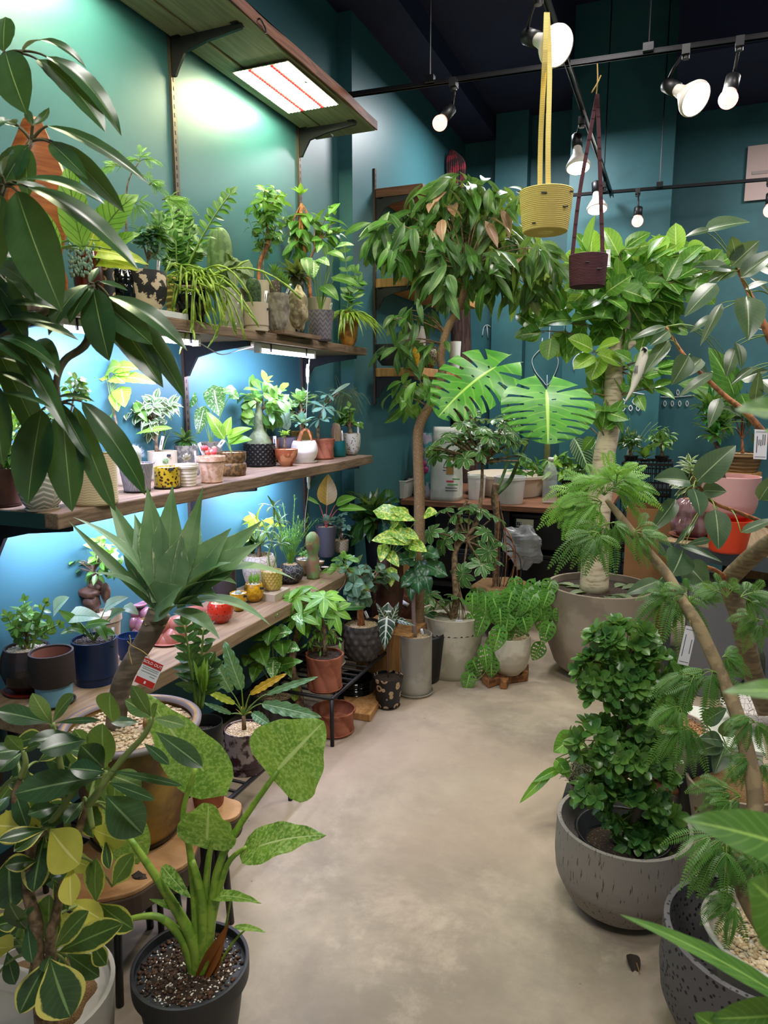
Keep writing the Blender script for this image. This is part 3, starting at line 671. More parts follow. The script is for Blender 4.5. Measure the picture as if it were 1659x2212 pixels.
def rail(y, x, z0, z1, name, label):
    t = thing(name, (x, y, z0), label, 'shelf rail', 'upright slotted shelf rails')
    M = MB(); M.box((x + .006, y, (z0 + z1) / 2), (.012, .024, z1 - z0)); M.build('channel', RAIL, t, smooth=False)
    M = MB(); n = int((z1 - z0) / .03)
    for i in range(n): M.box((x + .0125, y, z0 + .03 * i + .015), (.0015, .005, .014))
    M.build('slots', BLACK, t, smooth=False)
for y, lb in ((1.355, 'bronze slotted rail nearest the camera, behind the big umbrella leaves'), (2.30, 'bronze slotted rail on the teal wall between the two lit boards'), (3.245, 'bronze slotted rail at the far end of the left shelves')):
    rail(y, WX, .3, 2.76, 'shelf_rail', lb)
shb = {}
def shelf(key, z, th, xf, y0, y1, m, label, brk=True, edge=None):
    t = thing('wall_shelf', (WX, (y0 + y1) / 2, z - th), label, 'shelf', 'plank shelves on the left wall'); shb[key] = t
    livedge(y0, y1, WX + .014, xf, z - th, z, int(z * 100), .003 if key != 'B' else .006).build('board', m, t, smooth=False, bevel=.004)
    for y in (1.40, 2.30, 3.245): bracket(t, y, WX + .013, xf - .03, z - th, .08)
    return t
t = thing('wall_shelf', (WX, 2.1, ZT), 'wide weathered top plank shelf carrying the bright grow panel', 'shelf', 'plank shelves on the left wall')
for i, (x0, x1) in enumerate(((WX + .02, WX + .118), (WX + .128, WX + .345))):
    livedge(.9, 3.40, x0, x1, ZT, ZT + .04, 7 + i, .002 if i == 0 else .006).build('plank', W_TOP, t, smooth=False, bevel=.004)
livedge(.9, 3.40, WX + .347, WX + .358, ZT + .001, ZT + .043, 9, .004).build('plank_edge', W_EDGE, t, smooth=False, bevel=.003, label='reddish brown rough plank edge')
for y in (1.40, 2.30, 3.245): bracket(t, y, WX + .013, WX + .31, ZT)
shelf('A', ZA, .036, WX + .335, 1.33, 3.30, W_OLD, 'upper plank shelf above the first row of white light bars')
shelf('B', ZB, .042, WX + .345, 1.33, 3.36, W_OLD, 'middle plank shelf with the row of small pots under blue light')
t = shelf('C', ZC, .05, WX + .36, 1.27, 3.12, W_OAK, 'low pale oak plank shelf holding the navy pot and yellow pots')
rect('dark_green_paint', mat('dark_green_paint', '12332f', .6), WX + .14, WX + .30, 1.326, 1.332, ZB - .042, ZB - .003, shb['B'])

# grow panels
def panel(cx, cy, cz, lx, ly, label, seed, power):
    t = thing('grow_light_panel', (cx, cy, cz), label, 'grow light', 'grow light panels under the top shelf')
    M = MB(); M.box((cx, cy, cz), (lx, ly, .003)); M.build('circuit_board', mat('panel_board', '9fa088', .3), t, smooth=False)
    nr, nc = 15, 24; W, Rd = MB(), MB()
    for i in range(nr):
        for j in range(nc):
            x = cx - lx / 2 + lx * (i + .7) / (nr + .4); y = cy - ly / 2 + ly * (j + .7) / (nc + .4)
            red = i in (4, 10); (Rd if red else W).box((x, y, cz - .003), (.0062 if not red else .011, .0085 if not red else .0105, .003))
        if red: Rd.build('red_diode_row', emit('diode_red', 'ff1020', 3.5), t, smooth=False); Rd = MB()
        else: W.build('white_diode_row', emit('diode_white', 'f8ffcc', power), t, smooth=False); W = MB()
    M = MB(); M.box((cx + lx * .42, cy - ly * .1, cz - .004), (.012, .02, .006)); M.build('connector', WHITEP, t, smooth=False)
a = PZ(505, 170, ZT); b = PZ(718, 210, ZT)
panel(-1.585, 2.80, ZT - .012, .255, .44, 'bright square grow panel with two red diode rows under the top shelf', 1, 120)
panel(-1.585, 1.72, ZT - .012, .255, .40, 'near grow panel beyond the top edge, lighting the left wall', 2, 120)
M = MB(); tube(M, smoothpts([PZ(548, 60, ZT + .05), PX(560, 40, -1.43), PX(572, 58, -1.43), PX(575, 72, -1.43)]), .003, seg=6); tag(M.build('power_cord', BLACK, None), 'black power cord looped over the top shelf edge', 'cord')
# tube lights under the shelves
def bar_light(y0, y1, x, z, label, st=26, pw=26, group='white light bars under the shelves'):
    t = thing('light_bar', (x, (y0 + y1) / 2, z - .03), label, 'light bar', group)
    M = MB(); M.box((x, (y0 + y1) / 2, z - .011), (.024, y1 - y0, .02)); M.build('housing', mat('bar_housing', 'cfd0c2', .45), t, smooth=False, bevel=.002)
    M = MB(); lathe(M, (x, y0 + .012, z - .028), [(.009, 0), (.0095, .003), (.0095, y1 - y0 - .027), (.009, y1 - y0 - .024)], 16, axis=(0, 1, 0)); M.build('tube', emit('tube_light', 'e6f0ff', st*.4), t)
    area_lamp('bar_light_glow', (x - .006, (y0 + y1) / 2, z - .042), .02, (y1 - y0) * pw, (.64, .66, 1), (0, math.radians(38), 0), y1 - y0 - .03)
    for y in (y0 + .006, y1 - .006):
        M = MB(); M.box((x, y, z - .022), (.028, .014, .034)); M.build('end_cap', WHITEP, t, smooth=False, bevel=.002)
    for y in (y0 + (y1 - y0) * .18, y0 + (y1 - y0) * .82):
        M = MB(); M.box((x, y, z - .016), (.03, .006, .032)); M.build('clip', METAL, t, smooth=False)
xa = -1.50; lab = {0: 'far white light bar with bright tube under the upper shelf', 1: 'middle light bar under the upper shelf, partly behind umbrella leaves', 2: 'near light bar under the upper shelf above the striped pots'}
ya = [(PX(555, 752, xa).y, PX(676, 772, xa).y), (PX(300, 735, xa).y, PX(427, 748, xa).y), (1.42, 1.74)]
for i, (y0, y1) in enumerate(ya): bar_light(y0, y1, xa, ZA - .036, lab[i], 30)
for i, (y0, y1) in enumerate([(2.45, 2.95), (1.75, 2.25), (1.42, 1.70)]):
    bar_light(y0, y1, -1.64, ZB - .042, ['far light bar hidden behind the middle shelf front', 'centre light bar tucked under the middle shelf', 'near light bar tucked under the middle shelf'][i], 34, 13, 'light bars tucked behind the middle shelf')
def cord(label, pts, r=.0018, m=mat('cord_grey', '9c9c98', .6), name='power_cord'):
    M = MB(); tube(M, smoothpts(pts, 6), r, seg=6); return tag(M.build(name, m, None), label, 'cord')
d_ = dep(PX(668, 790, -1.50))
cord('white cord from the far light bar down to its plug', [P(668, 776, d_), P(667, 800, d_), P(664, 850, d_ + .05), P(660, 930, d_ + .12)])
cord('thin white cable hanging beside the dark rail below the middle shelf', [P(668, 1010, d_ + .1), P(666, 1060, d_ + .1), P(660, 1110, d_ + .1), P(658, 1150, d_ + .1)])
cord('white cord sagging between two bars under the upper shelf', [P(432, 741, 2.35), P(450, 752, 2.4), P(480, 766, 2.5), P(515, 757, 2.7), P(550, 748, 2.85)])
for lb, (x, y, dd) in (('white inline plug hanging above the desert rose pots', (665, 808, 0)), ('white inline plug hanging below the middle shelf', (667, 1035, .1))):
    t = thing('inline_plug', P(x, y + 20, d_ + dd), lb, 'plug', 'white inline plugs on the cords'); M = MB()
    lathe(M, P(x, y + 22, d_ + dd), [(.003, 0), (.006, .01), (.006, .03), (.008, .034), (.008, .06), (.005, .075), (.003, .085)], 14); M.build('plug_body', WHITEP, t)

# ---------------------------------------------------------------- back niche shelves
rail(PX(808, 700, -1.71).y, -1.71, 1.38, 2.72, 'shelf_rail', 'dark slotted rail holding the three short shelves beyond the corner')
NSH = {}
for z, lb, mm, y1 in ((2.60, 'short top shelf with red brown edge beyond the corner', W_PN2, 5.2), (2.10, 'short middle shelf with golden end grain', W_PINE, 5.2), (1.585, 'short bottom shelf holding dark bowls and ornaments', W_PINE, 4.98)):
    t = thing('wall_shelf', (-1.56, 4.4, z - .05), lb, 'shelf', 'short shelves beyond the corner'); NSH[z] = t
    rect('board', mm, -1.70, -1.41, 3.99, y1, z - .038, z + .012, t, .003); bracket(t, 4.005, -1.70, -1.46, z - .038)
# ---------------------------------------------------------------- ceiling track and lamps
TRK = mat('black_track', '121216', .35, .5)
def track(a, b, label, rods=()):
    t = thing('track_rail', a.lerp(b, .5), label, 'track rail', 'black ceiling light tracks'); d = nrm(b - a); s = nrm(d.cross(UP))
    for o, w, h, z in ((0, .024, .005, .008), (.010, .004, .015, 0), (-.010, .004, .015, 0)):
        M = MB(); M.bar(a + s * o + UP * z, b + s * o + UP * z, w, h); M.build('channel', TRK, t, smooth=False)
    for q in rods:
        M = MB(); tube(M, [q, V((q.x, q.y, 4.1))], .004, seg=6); M.box(q + UP * .012, (.04, .03, .03)); M.build('hanger_rod', TRK, t, smooth=False)
zt = 2.8
A1, B1 = PZ(700, 214, zt), PZ(1700, 72, zt)
track(A1, B1, 'long black track crossing the picture from shelf to right', (PZ(929, 178, zt), PZ(1400, 110, zt)))
track(PZ(1160, -60, zt), PZ(1322, 425, zt), 'black track running away from the camera above the aisle')
track(PZ(1235, 422, zt), PZ(1720, 383, zt), 'far black track near the back wall', (PZ(1425, 403, zt), PZ(1303, 415, zt)))
LW = emit('lamp_face_white', 'fff4d8', 9); LP = emit('lamp_glow_pink', 'ff9a88', 3.2)
LAMPB = mat('lamp_body_white', 'e9e0d6', .4)
def spot(label, x, y, d, rpx, ax, neck=1.0, power=12, hang=None, kind='flood', col=(1, .95, .85), ssz=1.0):
    """track spotlight: adapter, socket and bulb; ax = direction the lamp shines"""
    c = P(x, y, d); r = rpx * d / FP; ax = nrm(ax); t = thing('track_spotlight', c, label, 'spotlight', 'track spotlights'); bk = -ax
    if kind == 'flood':
        M = MB(); lathe(M, c, [(r * .97, -.004), (r, .004), (r * .98, .014), (r * .8, .035), (r * .42, .075), (r * .34, .11), (r * .32, .125)], 32, axis=bk); M.build('bulb_body', LAMPB, t)
        M = MB(); lathe(M, c, [(r * .3, -.012), (r * .8, -.009), (r * .95, -.002)], 32, axis=bk); M.build('lamp_face', LW, t); e = c + bk * .125; rr = r * .42
    else:
        M = MB(); blob(M, c, (r, r, r)); M.build('bulb', LP, t); M = MB(); lathe(M, c + bk * r * .7, [(r * .7, 0), (r * .72, r * .3), (r * .6, r * .5)], 20, axis=bk); M.build('bulb_collar', LAMPB, t); e = c + bk * r * 1.1; rr = r * .75
    M = MB(); lathe(M, e, [(rr, -.008), (rr, .06 * ssz), (rr * .8, .065 * ssz), (rr * .5, .07 * ssz)], 20, axis=bk); M.build('socket', BLACK, t)
    h = hang if hang is not None else e + bk * .07 + UP * .06; f = e + bk * .065 * ssz
    M = MB(); tube(M, [f, f.lerp(h, .5) + bk * .01, h], .006, seg=8); M.build('arm', METAL, t)
    M = MB(); M.box(h + UP * .0, (.03, .045, .035)); tube(M, [h - UP * .03, h], .014, seg=12); M.build('adapter', BLACK, t, smooth=False)
    area_lamp('spot_light', c + ax * .016, r * 1.7, power, col, ax.to_track_quat('-Z', 'Y').to_euler())
    return t
spot('large white flood lamp tilted toward the aisle at top centre', 1203, 100, 2.48, 42, CR * .42 - CU * .6 - CF * .62, power=9, hang=PZ(1163, -10, 2.775))
spot('round pink bulb on the long track beside the top shelf', 950, 266, 3.15, 16, V((-.35, -.5, -.7)), power=1.5, kind='ball', hang=PZ(980, 180, 2.775), col=(1, .75, .7))
spot('white flood lamp on the receding track, nearer of two', 1249, 362, 3.75, 26, -UP - CF * .3, power=7, hang=PZ(1257, 262, 2.775))
spot('white flood lamp at the far end of the receding track', 1290, 452, 4.6, 22, -UP - CF * .3, power=7, hang=PZ(1304, 400, 2.775))
spot('small pink bulb hanging from the far track', 1377, 478, 4.6, 12, V((0, -.2, -1)), power=1.5, kind='ball', hang=PZ(1378, 414, 2.775), col=(1, .8, .75), ssz=.8)
spot('white flood lamp on the right half of the long track', 1502, 214, 2.85, 37, CR * .36 - CU * .66 - CF * .6, power=9, hang=PZ(1482, 110, 2.775))
spot('small pink bulb right of the right flood lamp', 1573, 214, 2.8, 20, V((-.15, -.4, -1)), power=1.5, kind='ball', hang=PZ(1598, 92, 2.775), col=(1, .8, .75))
spot('pink bulb at the right edge on the far track', 1664, 455, 4.4, 14, V((0, -.2, -1)), power=1, kind='ball', hang=PZ(1662, 392, 2.775), col=(1, .8, .75))
# picture on the right of the back wall
t = thing('picture_panel', PY(1645, 425, 5.84), 'pale pink unframed panel on the wall at right edge', 'picture'); M = MB(); M.box(PY(1650, 372, 5.83), (.22, .012, .36)); M.build('panel', mat('pale_pink_card', 'c9b2ac', .7), t, smooth=False)
M = MB(); M.box(PY(1642, 372, 5.82), (.1, .002, .02)); M.build('print', mat('print_grey', 'a89a96', .7), t, smooth=False)
# ---------------------------------------------------------------- hanging baskets
def basket(label, cx, yt, yb, wt, wb, d, mat_, straps, mark, name, stm):
    c = P(cx, yb, d); top = P(cx, yt, d); h = (top.z - c.z); s = d / FP; r1, r0 = wt / 2 * s, wb / 2 * s; t = thing(name, c, label, 'hanging basket', 'crocheted hanging baskets')
    n = 22; pr = [(r0 * .3, .004)] + [(r0 * .93, .002)]
    for i in range(n * 4 + 1):
        f = i / (n * 4); r = r0 + (r1 - r0) * (f ** .8); pr.append((r + .0022 * abs(math.sin(i / 4 * math.pi)), .004 + f * h))
    pr += [(r1 - .008, h), (r1 - .009, h * .5), (r0 - .01, .01)]
    M = MB(); lathe(M, c, pr, 56); M.build('basket_body', mat_, t)
    for st in straps:
        M = MB(); pts = smoothpts([P(x, y, d + dd) for x, y, dd in st], 5)
        for a, b in zip(pts, pts[1:]): M.bar(a, b + (b - a) * .15, .016, .006, up=CF)
        M.build('strap', stm, t, smooth=False)
    M = MB()
    for x, y, w in mark:
        q = P(x, y, d); v = V((q.x - c.x, q.y - c.y, 0)); 
        tt = (x - cx) / (wt / 2); rr = (r0 + (r1 - r0) * max(0, (q.z - c.z) / h) ** .8) + .004; aa = math.asin(max(-.98, min(.98, tt * .95)))
        back = -V((CF.x, CF.y, 0)).normalized()
        M = MB(); pos = c + CR * rr * math.sin(aa) + back * rr * math.cos(aa); pos.z = q.z; M.bar(pos - CR * w * s / 2 * math.cos(aa) - back * (-1) * w * s / 2 * math.sin(aa) * 0, pos + CR * w * s / 2, .004, .004, up=CF); M.build('stitch', BLACK, t, smooth=False)
    return t
YLW = mat('yellow_raffia', 'dac878', .85, kind='vert', c2='b8a050', sc=60, a=.3, b=.7, bump=.6, bsc=500); MAR = mat('maroon_raffia', '4a1c26', .85, kind='vert', c2='2e1018', sc=60, a=.3, b=.7, bump=.6, bsc=500)
dY = dep(PZ(1184, 60, zt))
basket('yellow crocheted hanging basket with long double strap', 1177, 420, 505, 112, 92, 2.35, YLW, [[(1166, 425, .06), (1168, 300, .06), (1176, 140, 0), (1180, 30, 0)], [(1186, 420, -.05), (1184, 390, -.05), (1184, 300, -.04), (1187, 140, 0), (1182, 30, 0)]], [(1160, 435, 12), (1210, 460, 12), (1139, 492, 8), (1222, 428, 8)], 'hanging_basket', YLW)
basket('small dark maroon hanging basket on twine', 1268, 556, 622, 80, 72, 3.1, MAR, [[(1236, 556, 0), (1250, 430, 0), (1276, 280, 0), (1290, 205, 0)], [(1302, 555, 0), (1298, 430, 0), (1294, 300, 0), (1290, 205, 0)]], [(1255, 574, 8), (1282, 588, 10)], 'hanging_basket', MAR)
cord('tan twine knot hanging the maroon basket from the track', [P(1290, 130, 3.08), P(1291, 170, 3.08), P(1288, 205, 3.1)], .003, mat('twine', 'b79a5e', .9), 'twine')
cord('tan twine ends crossing above the maroon basket', [P(1278, 200, 3.07), P(1290, 180, 3.07), P(1298, 163, 3.07)], .003, MATS['twine'], 'twine')
# ================================================================ UPPER SHELF
def gl(name, c, c2=None, **k): return mat(name, c, k.pop('rough', .25), kind=k.pop('kind', 'noise' if c2 else None), c2=c2, coat=k.pop('coat', .3), **k)
XA = -1.57
BK_SP = mat('black_cream_splatter', '16120f', .6, kind='noise', c2='c9b494', sc=26, a=.485, b=.51, det=9, bump=.15)
BK_BOB = gl('black_glossy', '08090a', rough=.12); RINGP = mat('black_tan_rings', '17171a', .5, kind='rings', c2='c9a882', sc=26, a=.25, b=.36)
REDBR = gl('redbrown_glaze', '7a2c10', '3a1408', sc=9, a=.4, b=.6); BEIGE = mat('beige_stoneware', 'b5a68f', .55, bump=.08, bsc=80); CREAM = mat('cream_stoneware', 'd6cbb6', .6, bump=.06, bsc=90)
YRIP = mat('yellow_ripple', 'c2a85c', .5); ROCKY = mat('rocky_grey', '8f8778', .9, kind='noise', c2='5f574b', sc=24, a=.4, b=.65, bump=.8); DKPAT = mat('dark_grey_pattern', '57525a', .6, kind='chev', c2='77727a', a=14, b=1.6, sc=7)
GLASSY = mat('pressed_glass', 'a9a798', .15, coat=.4); AMBER = gl('amber_glaze', '8a5418', 'c48a3a', sc=16, a=.4, b=.6); WSLAB = mat('white_slab', 'cfd2c8', .6)
WOODSC = woodm('orange_carved_wood', 'b4692c', '8a4618', 10, (1, 1, 9), .4, .15); BLABEL = mat('pot_badge', '15171a', .4)
def badge(p, x, y, w=12, h=5):
    M = MB(); c = P(x, y, 1); c = CC + nrm(c - CC) * 1; v = nrm(c - CC); pc = p.c
    # nearest point on the pot body along the view ray
    o = V((0, 0)); dx = V((v.x, v.y)); f = V((-pc.x, -pc.y)); a = dx.dot(dx); b = 2 * f.dot(dx); cc = f.dot(f) - (p.r * 1.0) ** 2; D = b * b - 4 * a * cc
    t = (-b - math.sqrt(max(0, D))) / (2 * a); q = CC + v * t - v * .002; M.bar(q - CR * w * p.s / 2, q + CR * w * p.s / 2, h * p.s, .0015, up=CF); M.build('pot_badge', BLABEL, p.root, smooth=False)

# orange carved sculpture
t = thing('wood_sculpture', PX(90, 600, XA) * V((1, 1, 0)).length if False else V((XA, PX(90, 600, XA).y, ZA)), 'tall orange carved wooden leaf sculpture behind the umbrella leaves', 'sculpture'); c0 = t.location
M = MB(); pp = [(-.012, 0), (.05, .0), (.058, .06), (.045, .12), (.075, .22), (.085, .3), (.05, .38), (.012, .46), (-.008, .455), (-.05, .36), (-.075, .25), (-.055, .14), (-.05, .06)]
n = len(pp); vs = []
for k, (dx, sc) in enumerate(((-.022, .8), (-.012, 1), (.012, 1), (.022, .8))):
    for a, b in pp: vs.append(V(c0) + V((dx, 0, 0)) + V((.45, .9, 0)).normalized() * a * sc + UP * (b * (.985 if sc < 1 else 1) + .002))
fs = [tuple(range(n))[::-1], tuple(range(3 * n, 4 * n))] + [(k * n + i, k * n + (i + 1) % n, (k + 1) * n + (i + 1) % n, (k + 1) * n + i) for k in range(3) for i in range(n)]
M.add(vs, fs); M.build('carved_leaf', WOODSC, t, sharp=.6); M = MB(); blob(M, V(c0) + UP * .035, (.035, .05, .033)); M.build('carved_base', WOODSC, t)
# plants on the upper shelf, left to right
p = plant('calathea', 'green striped round-leaved plant in fluted cream pot, mostly behind umbrella leaves', 'potted plant', 30, 0, 78, 560, (XA + .03, ZA), 'taper', CREAM, mod=m_rib(24, .05))
for i, (b, t_, w) in enumerate([((215, 520), (300, 420), 88), ((180, 540), (150, 350), 70), ((240, 540), (303, 505), 40), ((120, 560), (60, 430), 70)]):
    bigleaf(p.root, L_CT, (*b, p.d), (*t_, p.d), w, 'ovate', .9, .3, .15, .02, seed=i, pet=p.top)
p = plant('potted_philodendron', 'plant with large yellow green arrow leaves in red brown glazed pot with grey succulents', 'potted plant', 188, 0, 62, 545, (XA + .02, ZA), 'round', REDBR)
for b, t_, w in [((215, 560), (300, 585), 60), ((200, 540), (322, 572), 66), ((190, 545), (228, 460), 50)]: bigleaf(p.root, L_YG, (*b, p.d), (*t_, p.d), w, 'arrow', .5, .35, .2, .03, pet=p.top)
M = MB(); R = random.Random(4)
for i in range(240):
    q = p.top + CR * R.gauss(0, .02) + CF * R.uniform(-.05, .02) + UP * R.gauss(.005, .015)
    if i > 130: q = p.top - CF * .055 + CR * R.uniform(-.03, .035) - UP * R.uniform(0, .07)
    blob(M, q, (.0035, .0035, .006), 5, 3, rnd=R.random())
M.build('succulent_trail', gmat('succulent_grey', '5f8270', '9ab8a0'), p.root)
p = plant('ring_pot', 'tall black pot with tan hand-drawn rings beside red brown pot', 'pot', 222, 0, 42, 545, (XA + .03, ZA), 'cyl', RINGP, soil=None)
p = plant('potted_fern_tree', 'glossy black knobbly pot holding a tree of light feathery leaves', 'potted plant', 262, 0, 62, 585, (XA, ZA), 'round', BK_BOB, mod=m_bump(14, 6, .07))
everfresh(p, L_EB, [(300, 350, 62, 0, (0, 180)), (322, 400, 52, 0, (-20, 120)), (350, 432, 76, 0, (-15, 40)), (260, 360, 55, 0, (90, 220)), (290, 440, 45)], 3, np_=5, n=14, Wd=16)
M = MB(); tube(M, smoothpts([p.top, P(272, 500, p.d), P(275, 400, p.d), P(300, 350, p.d)]), .004, .0015, 6); M.build('trunk', BARK, p.root)
p = plant('potted_jade', 'wide black pot with cream peeling splatter on a white slab', 'potted plant', 312, 0, 92, 588, (XA + .03, ZA + .018), 'egg', BK_SP, tags=0); stick(p, 341, 588, 343, 556)
bush(p, L_BG, 330, 520, 34, 40, 110, 20, 12, 'round', 5, 12, tr=3, bend=.3); bush(p, L_GR, 335, 490, 25, 30, 50, 26, 12, 'ovate', 15, 8, tr=2, tname='stem')
rect('white_slab', WSLAB, XA - .06, XA + .11, p.c.y - .12, p.c.y + .10, ZA, ZA + .018)['label'] = 'x'; o = bpy.data.objects['white_slab']; tag(o, 'low white slab under the black and cream splatter pot', 'slab')
p = plant('zz_plant', 'zamioculcas with one long arching stem in rippled yellow pot', 'potted plant', 390, 0, 66, 598, (XA - .02, ZA), 'cyl', YRIP, mod=m_ring(8, .05))
zz(p, L_GR, [(497, 420), (365, 440), (345, 470), (400, 465), (412, 490), (380, 520), (340, 530), (432, 540), (395, 540)], 30, 15, 10, 3, r=3)
p = plant('stick_cactus', 'thin green stick cactus spilling over a glossy black waisted pot', 'potted plant', 413, 0, 80, 612, (XA + .07, ZA), 'waist', BK_BOB)
trail(p, L_RH, 46, 44, 120, 2.6, 8, 55, x0=.9, branch=1)
p = plant('columnar_cactus', 'fat ribbed green cactus in a pressed glass patterned pot with grey furry leaves', 'potted plant', 505, 0, 62, 625, (XA, ZA), 'cyl', GLASSY, mod=m_bump(12, 6, .06), saucer=BEIGE)
cactus(p, mat('cactus_green', '6f8a52', .6, kind='noise', c2='55703f', sc=30), 477, 620, 497, 48, 8, .16)
for i, (b, t_, w) in enumerate([((505, 560), (470, 590), 44), ((515, 570), (548, 600), 46), ((505, 565), (510, 625), 40), ((500, 560), (488, 545), 36), ((520, 590), (540, 640), 34)]): bigleaf(p.root, L_GY, (*b, p.d - .03), (*t_, p.d - .06), w, 'heart', .7, .5, .2, .06, pet=p.top, nl=8)
p = plant('moss_cactus', 'dark mossy little cactus in plain beige cylinder pot', 'potted plant', 553, 0, 52, 655, (XA + .1, ZA), 'step', BEIGE); stick(p, 572, 656, 575, 628, w=6); badge(p, 577, 668)
cactus(p, L_MO, 548, 656, 603, 32, 7, .1, seg=48)
p = plant('weeping_fig_bonsai', 'small fig with crooked orange trunk in tall beige pot', 'potted plant', 568, 0, 40, 608, (XA - .03, ZA), 'cyl', BEIGE)
bush(p, L_BR, 585, 440, 55, 32, 80, 24, 12, 'ovate', 8, 14, trunk=[(558, 610), (562, 565), (580, 520), (572, 470)], tr=5, sm=BARKO, bend=.9, dd=.0); bush(p, L_GR, 570, 490, 50, 40, 60, 22, 11, 'ovate', 9, 12, tr=2, tname='branch', bend=.9)
p = plant('rex_begonia', 'dark maroon fan-leaved plant standing behind the rocky pots', 'potted plant', 625, 0, 40, 640, (XA - .07, ZA), 'taper', BEIGE)
rosette(p, L_MA, 640, 600, 34, 62, 13, 'lance', 3, .4, 1.7, 1.3, dd=0)
p = plant('madagascar_palm', 'spiky bright tufts over a dark studded caudex in a rocky grey pot', 'potted plant', 600, 0, 48, 635, (XA + .09, ZA), 'egg', ROCKY, mod=m_rock(.08), tags=0); stick(p, 616, 640, 628, 613, w=5)
cactus(p, mat('caudex_studded', '4a4034', .8, kind='speck', c2='8a8068', sc=120, a=.2, b=.4, bump=.8), 595, 640, 605, 24, 10, .1)
for i, (x, y) in enumerate([(592, 592), (605, 606), (617, 618)]): rosette(p, L_GR, x, y, 42, 26, 3.5, 'strap', i, .1, 1.7, .3, nl=3, name='tuft')
t = thing('stone_ornament', V((XA + .1, PX(645, 700, XA + .1).y, ZA)), 'pale knobbly stone head ornament on a small wooden stand', 'ornament'); c = V(t.location); s = dep(c) / FP
M = MB(); blob(M, c + UP * 62 * s, (22 * s, 22 * s, 42 * s), 40, 30, .12, 5); M.build('stone_body', mat('porous_stone', 'b3a684', .95, kind='noise', c2='8a7d5e', sc=40, bump=1), t)
for a in (-5, 5): M = MB(); M.box(c + CR * a * s + UP * 9 * s, (.006, .006, 26 * s)); M.build('stand_leg', BARKD, t, smooth=False)
M = MB(); M.box(c + UP * .003, (.05, .05, .006)); M.build('stand_base', BARKD, t, smooth=False)
o = rect('wood_slab', W_OLD, XA + .03, XA + .15, PX(590, 700, XA + .1).y, PX(640, 700, XA + .1).y + .12, ZA, ZA + .014); o.location.x += .0; tag(o, 'thin grey wooden slab under the rocky pots', 'slab')
p = plant('rubber_fig', 'taller fig with orange stem and oval leaves in beige pot with white label', 'potted plant', 690, 0, 52, 645, (XA - .02, ZA), 'cyl', BEIGE)
bush(p, L_GR, 655, 500, 38, 60, 34, 36, 17, 'ovate', 12, 10, trunk=[(672, 645), (664, 580), (655, 520), (651, 440)], tr=5, sm=BARKO, bend=.4, lv=.8); bush(p, L_FA, 700, 500, 50, 40, 30, 38, 18, 'ovate', 13, 8, trunk=[(668, 640), (668, 570), (690, 520)], tr=3, sm=BARKO, bend=.4); 
rosette(p, L_LM, 650, 420, 7, 30, 15, 'ovate', 5, .6, 1.4, .3, name='leaf_crown')
p = plant('heartleaf_philodendron', 'glossy heart-leaved plant in dark grey chevron-patterned pot', 'potted plant', 692, 0, 60, 672, (XA + .1, ZA), 'taper', DKPAT, saucer=mat('grey_saucer', '5a555c', .6)); stick(p, 714, 668, 716, 654, w=5)
for i, (b, t_, w) in enumerate([((677, 566), (678, 602), 34), ((662, 560), (668, 598), 30), ((715, 545), (745, 560), 26), ((730, 532), (765, 530), 22), ((700, 620), (732, 650), 34), ((725, 600), (782, 622), 30), ((690, 560), (712, 575), 26)]): bigleaf(p.root, L_SP if i % 3 == 0 else L_GR, (*b, p.d - .03), (*t_, p.d - .08), w, 'heart', .5, .4, .2, nl=9, pet=p.top)
p = plant('fishbone_cactus', 'trailing flat-stemmed cactus with thin climbing vine in amber glazed pot', 'potted plant', 752, 0, 44, 676, (XA + .09, ZA), 'egg', AMBER, saucer=AMBER)
R = random.Random(8); M = MB()
for i in range(62):
    b = p.top + CR * R.uniform(-.02, .02); e = b + CR * R.gauss(.028, .045) - CF * R.uniform(.0, .09) - UP * R.uniform(.0, .16); d = nrm((e - b) * V((1, 1, .3)) + UP * .05); leaf(M, b, d, UP - CF * .4, (e - b).length * 1.25 + .03, .012, 'lance', R.uniform(1.2, 2.0), .15, nl=7, R=R)
M.build('foliage', leafm('leaf_flatstem', '8aa53a', '5f7f2a', vein='a9c25a'), p.root)
zz(p, L_GR, [(745, 545), (768, 590), (775, 610)], 26, 12, 5, 8, r=.8, nl=4)

# ================================================================ MIDDLE SHELF
STRW = mat('sage_white_leaf_stripe', 'cfc8ba', .6, kind='chev', c2='8d8f80', a=5, b=2.2, sc=10); ZIG = mat('cream_zigzag', 'd9c8a2', .7, kind='chev', c2='c2ae86', a=16, b=.9, sc=22); DIA = mat('grey_diamond', '77737a', .6, kind='chev', c2='8f8b90', a=9, b=4, sc=4)
LEOP = mat('yellow_leopard', 'b59a1e', .3, kind='speck', c2='3a2408', sc=95, a=.34, b=.42, coat=.5); PINKT = mat('pink_tan_speckle', 'c4977a', .7, kind='noise', c2='d6b49a', sc=60); BRONZ = mat('bronze_brown', '7a5c34', .5, kind='noise', c2='4a3820', sc=80, bump=.4)
SILV = mat('pebbled_silver', '2c2a28', .35, .6, bump=.1); MARB = mat('marbled_terracotta', '9a5230', .5, kind='noise', c2='c88a62', sc=10, a=.5, b=.54, det=3); WSPK = mat('white_speckled', 'd9d3c8', .5, kind='speck', c2='8f8a80', sc=110, a=.05, b=.12)
TERR = mat('terracotta', '84482f', .75, kind='noise', c2='96573e', sc=8); TEALP = mat('teal_pot', '0e5a5a', .4); WHTP = mat('white_speckle_perforated', 'c2bfb4', .5, kind='speck', c2='55524a', sc=85, a=.22, b=.32); STONE = mat('dark_stone_pot', '5a564e', .95, kind='noise', c2='827d70', sc=45, bump=.8)
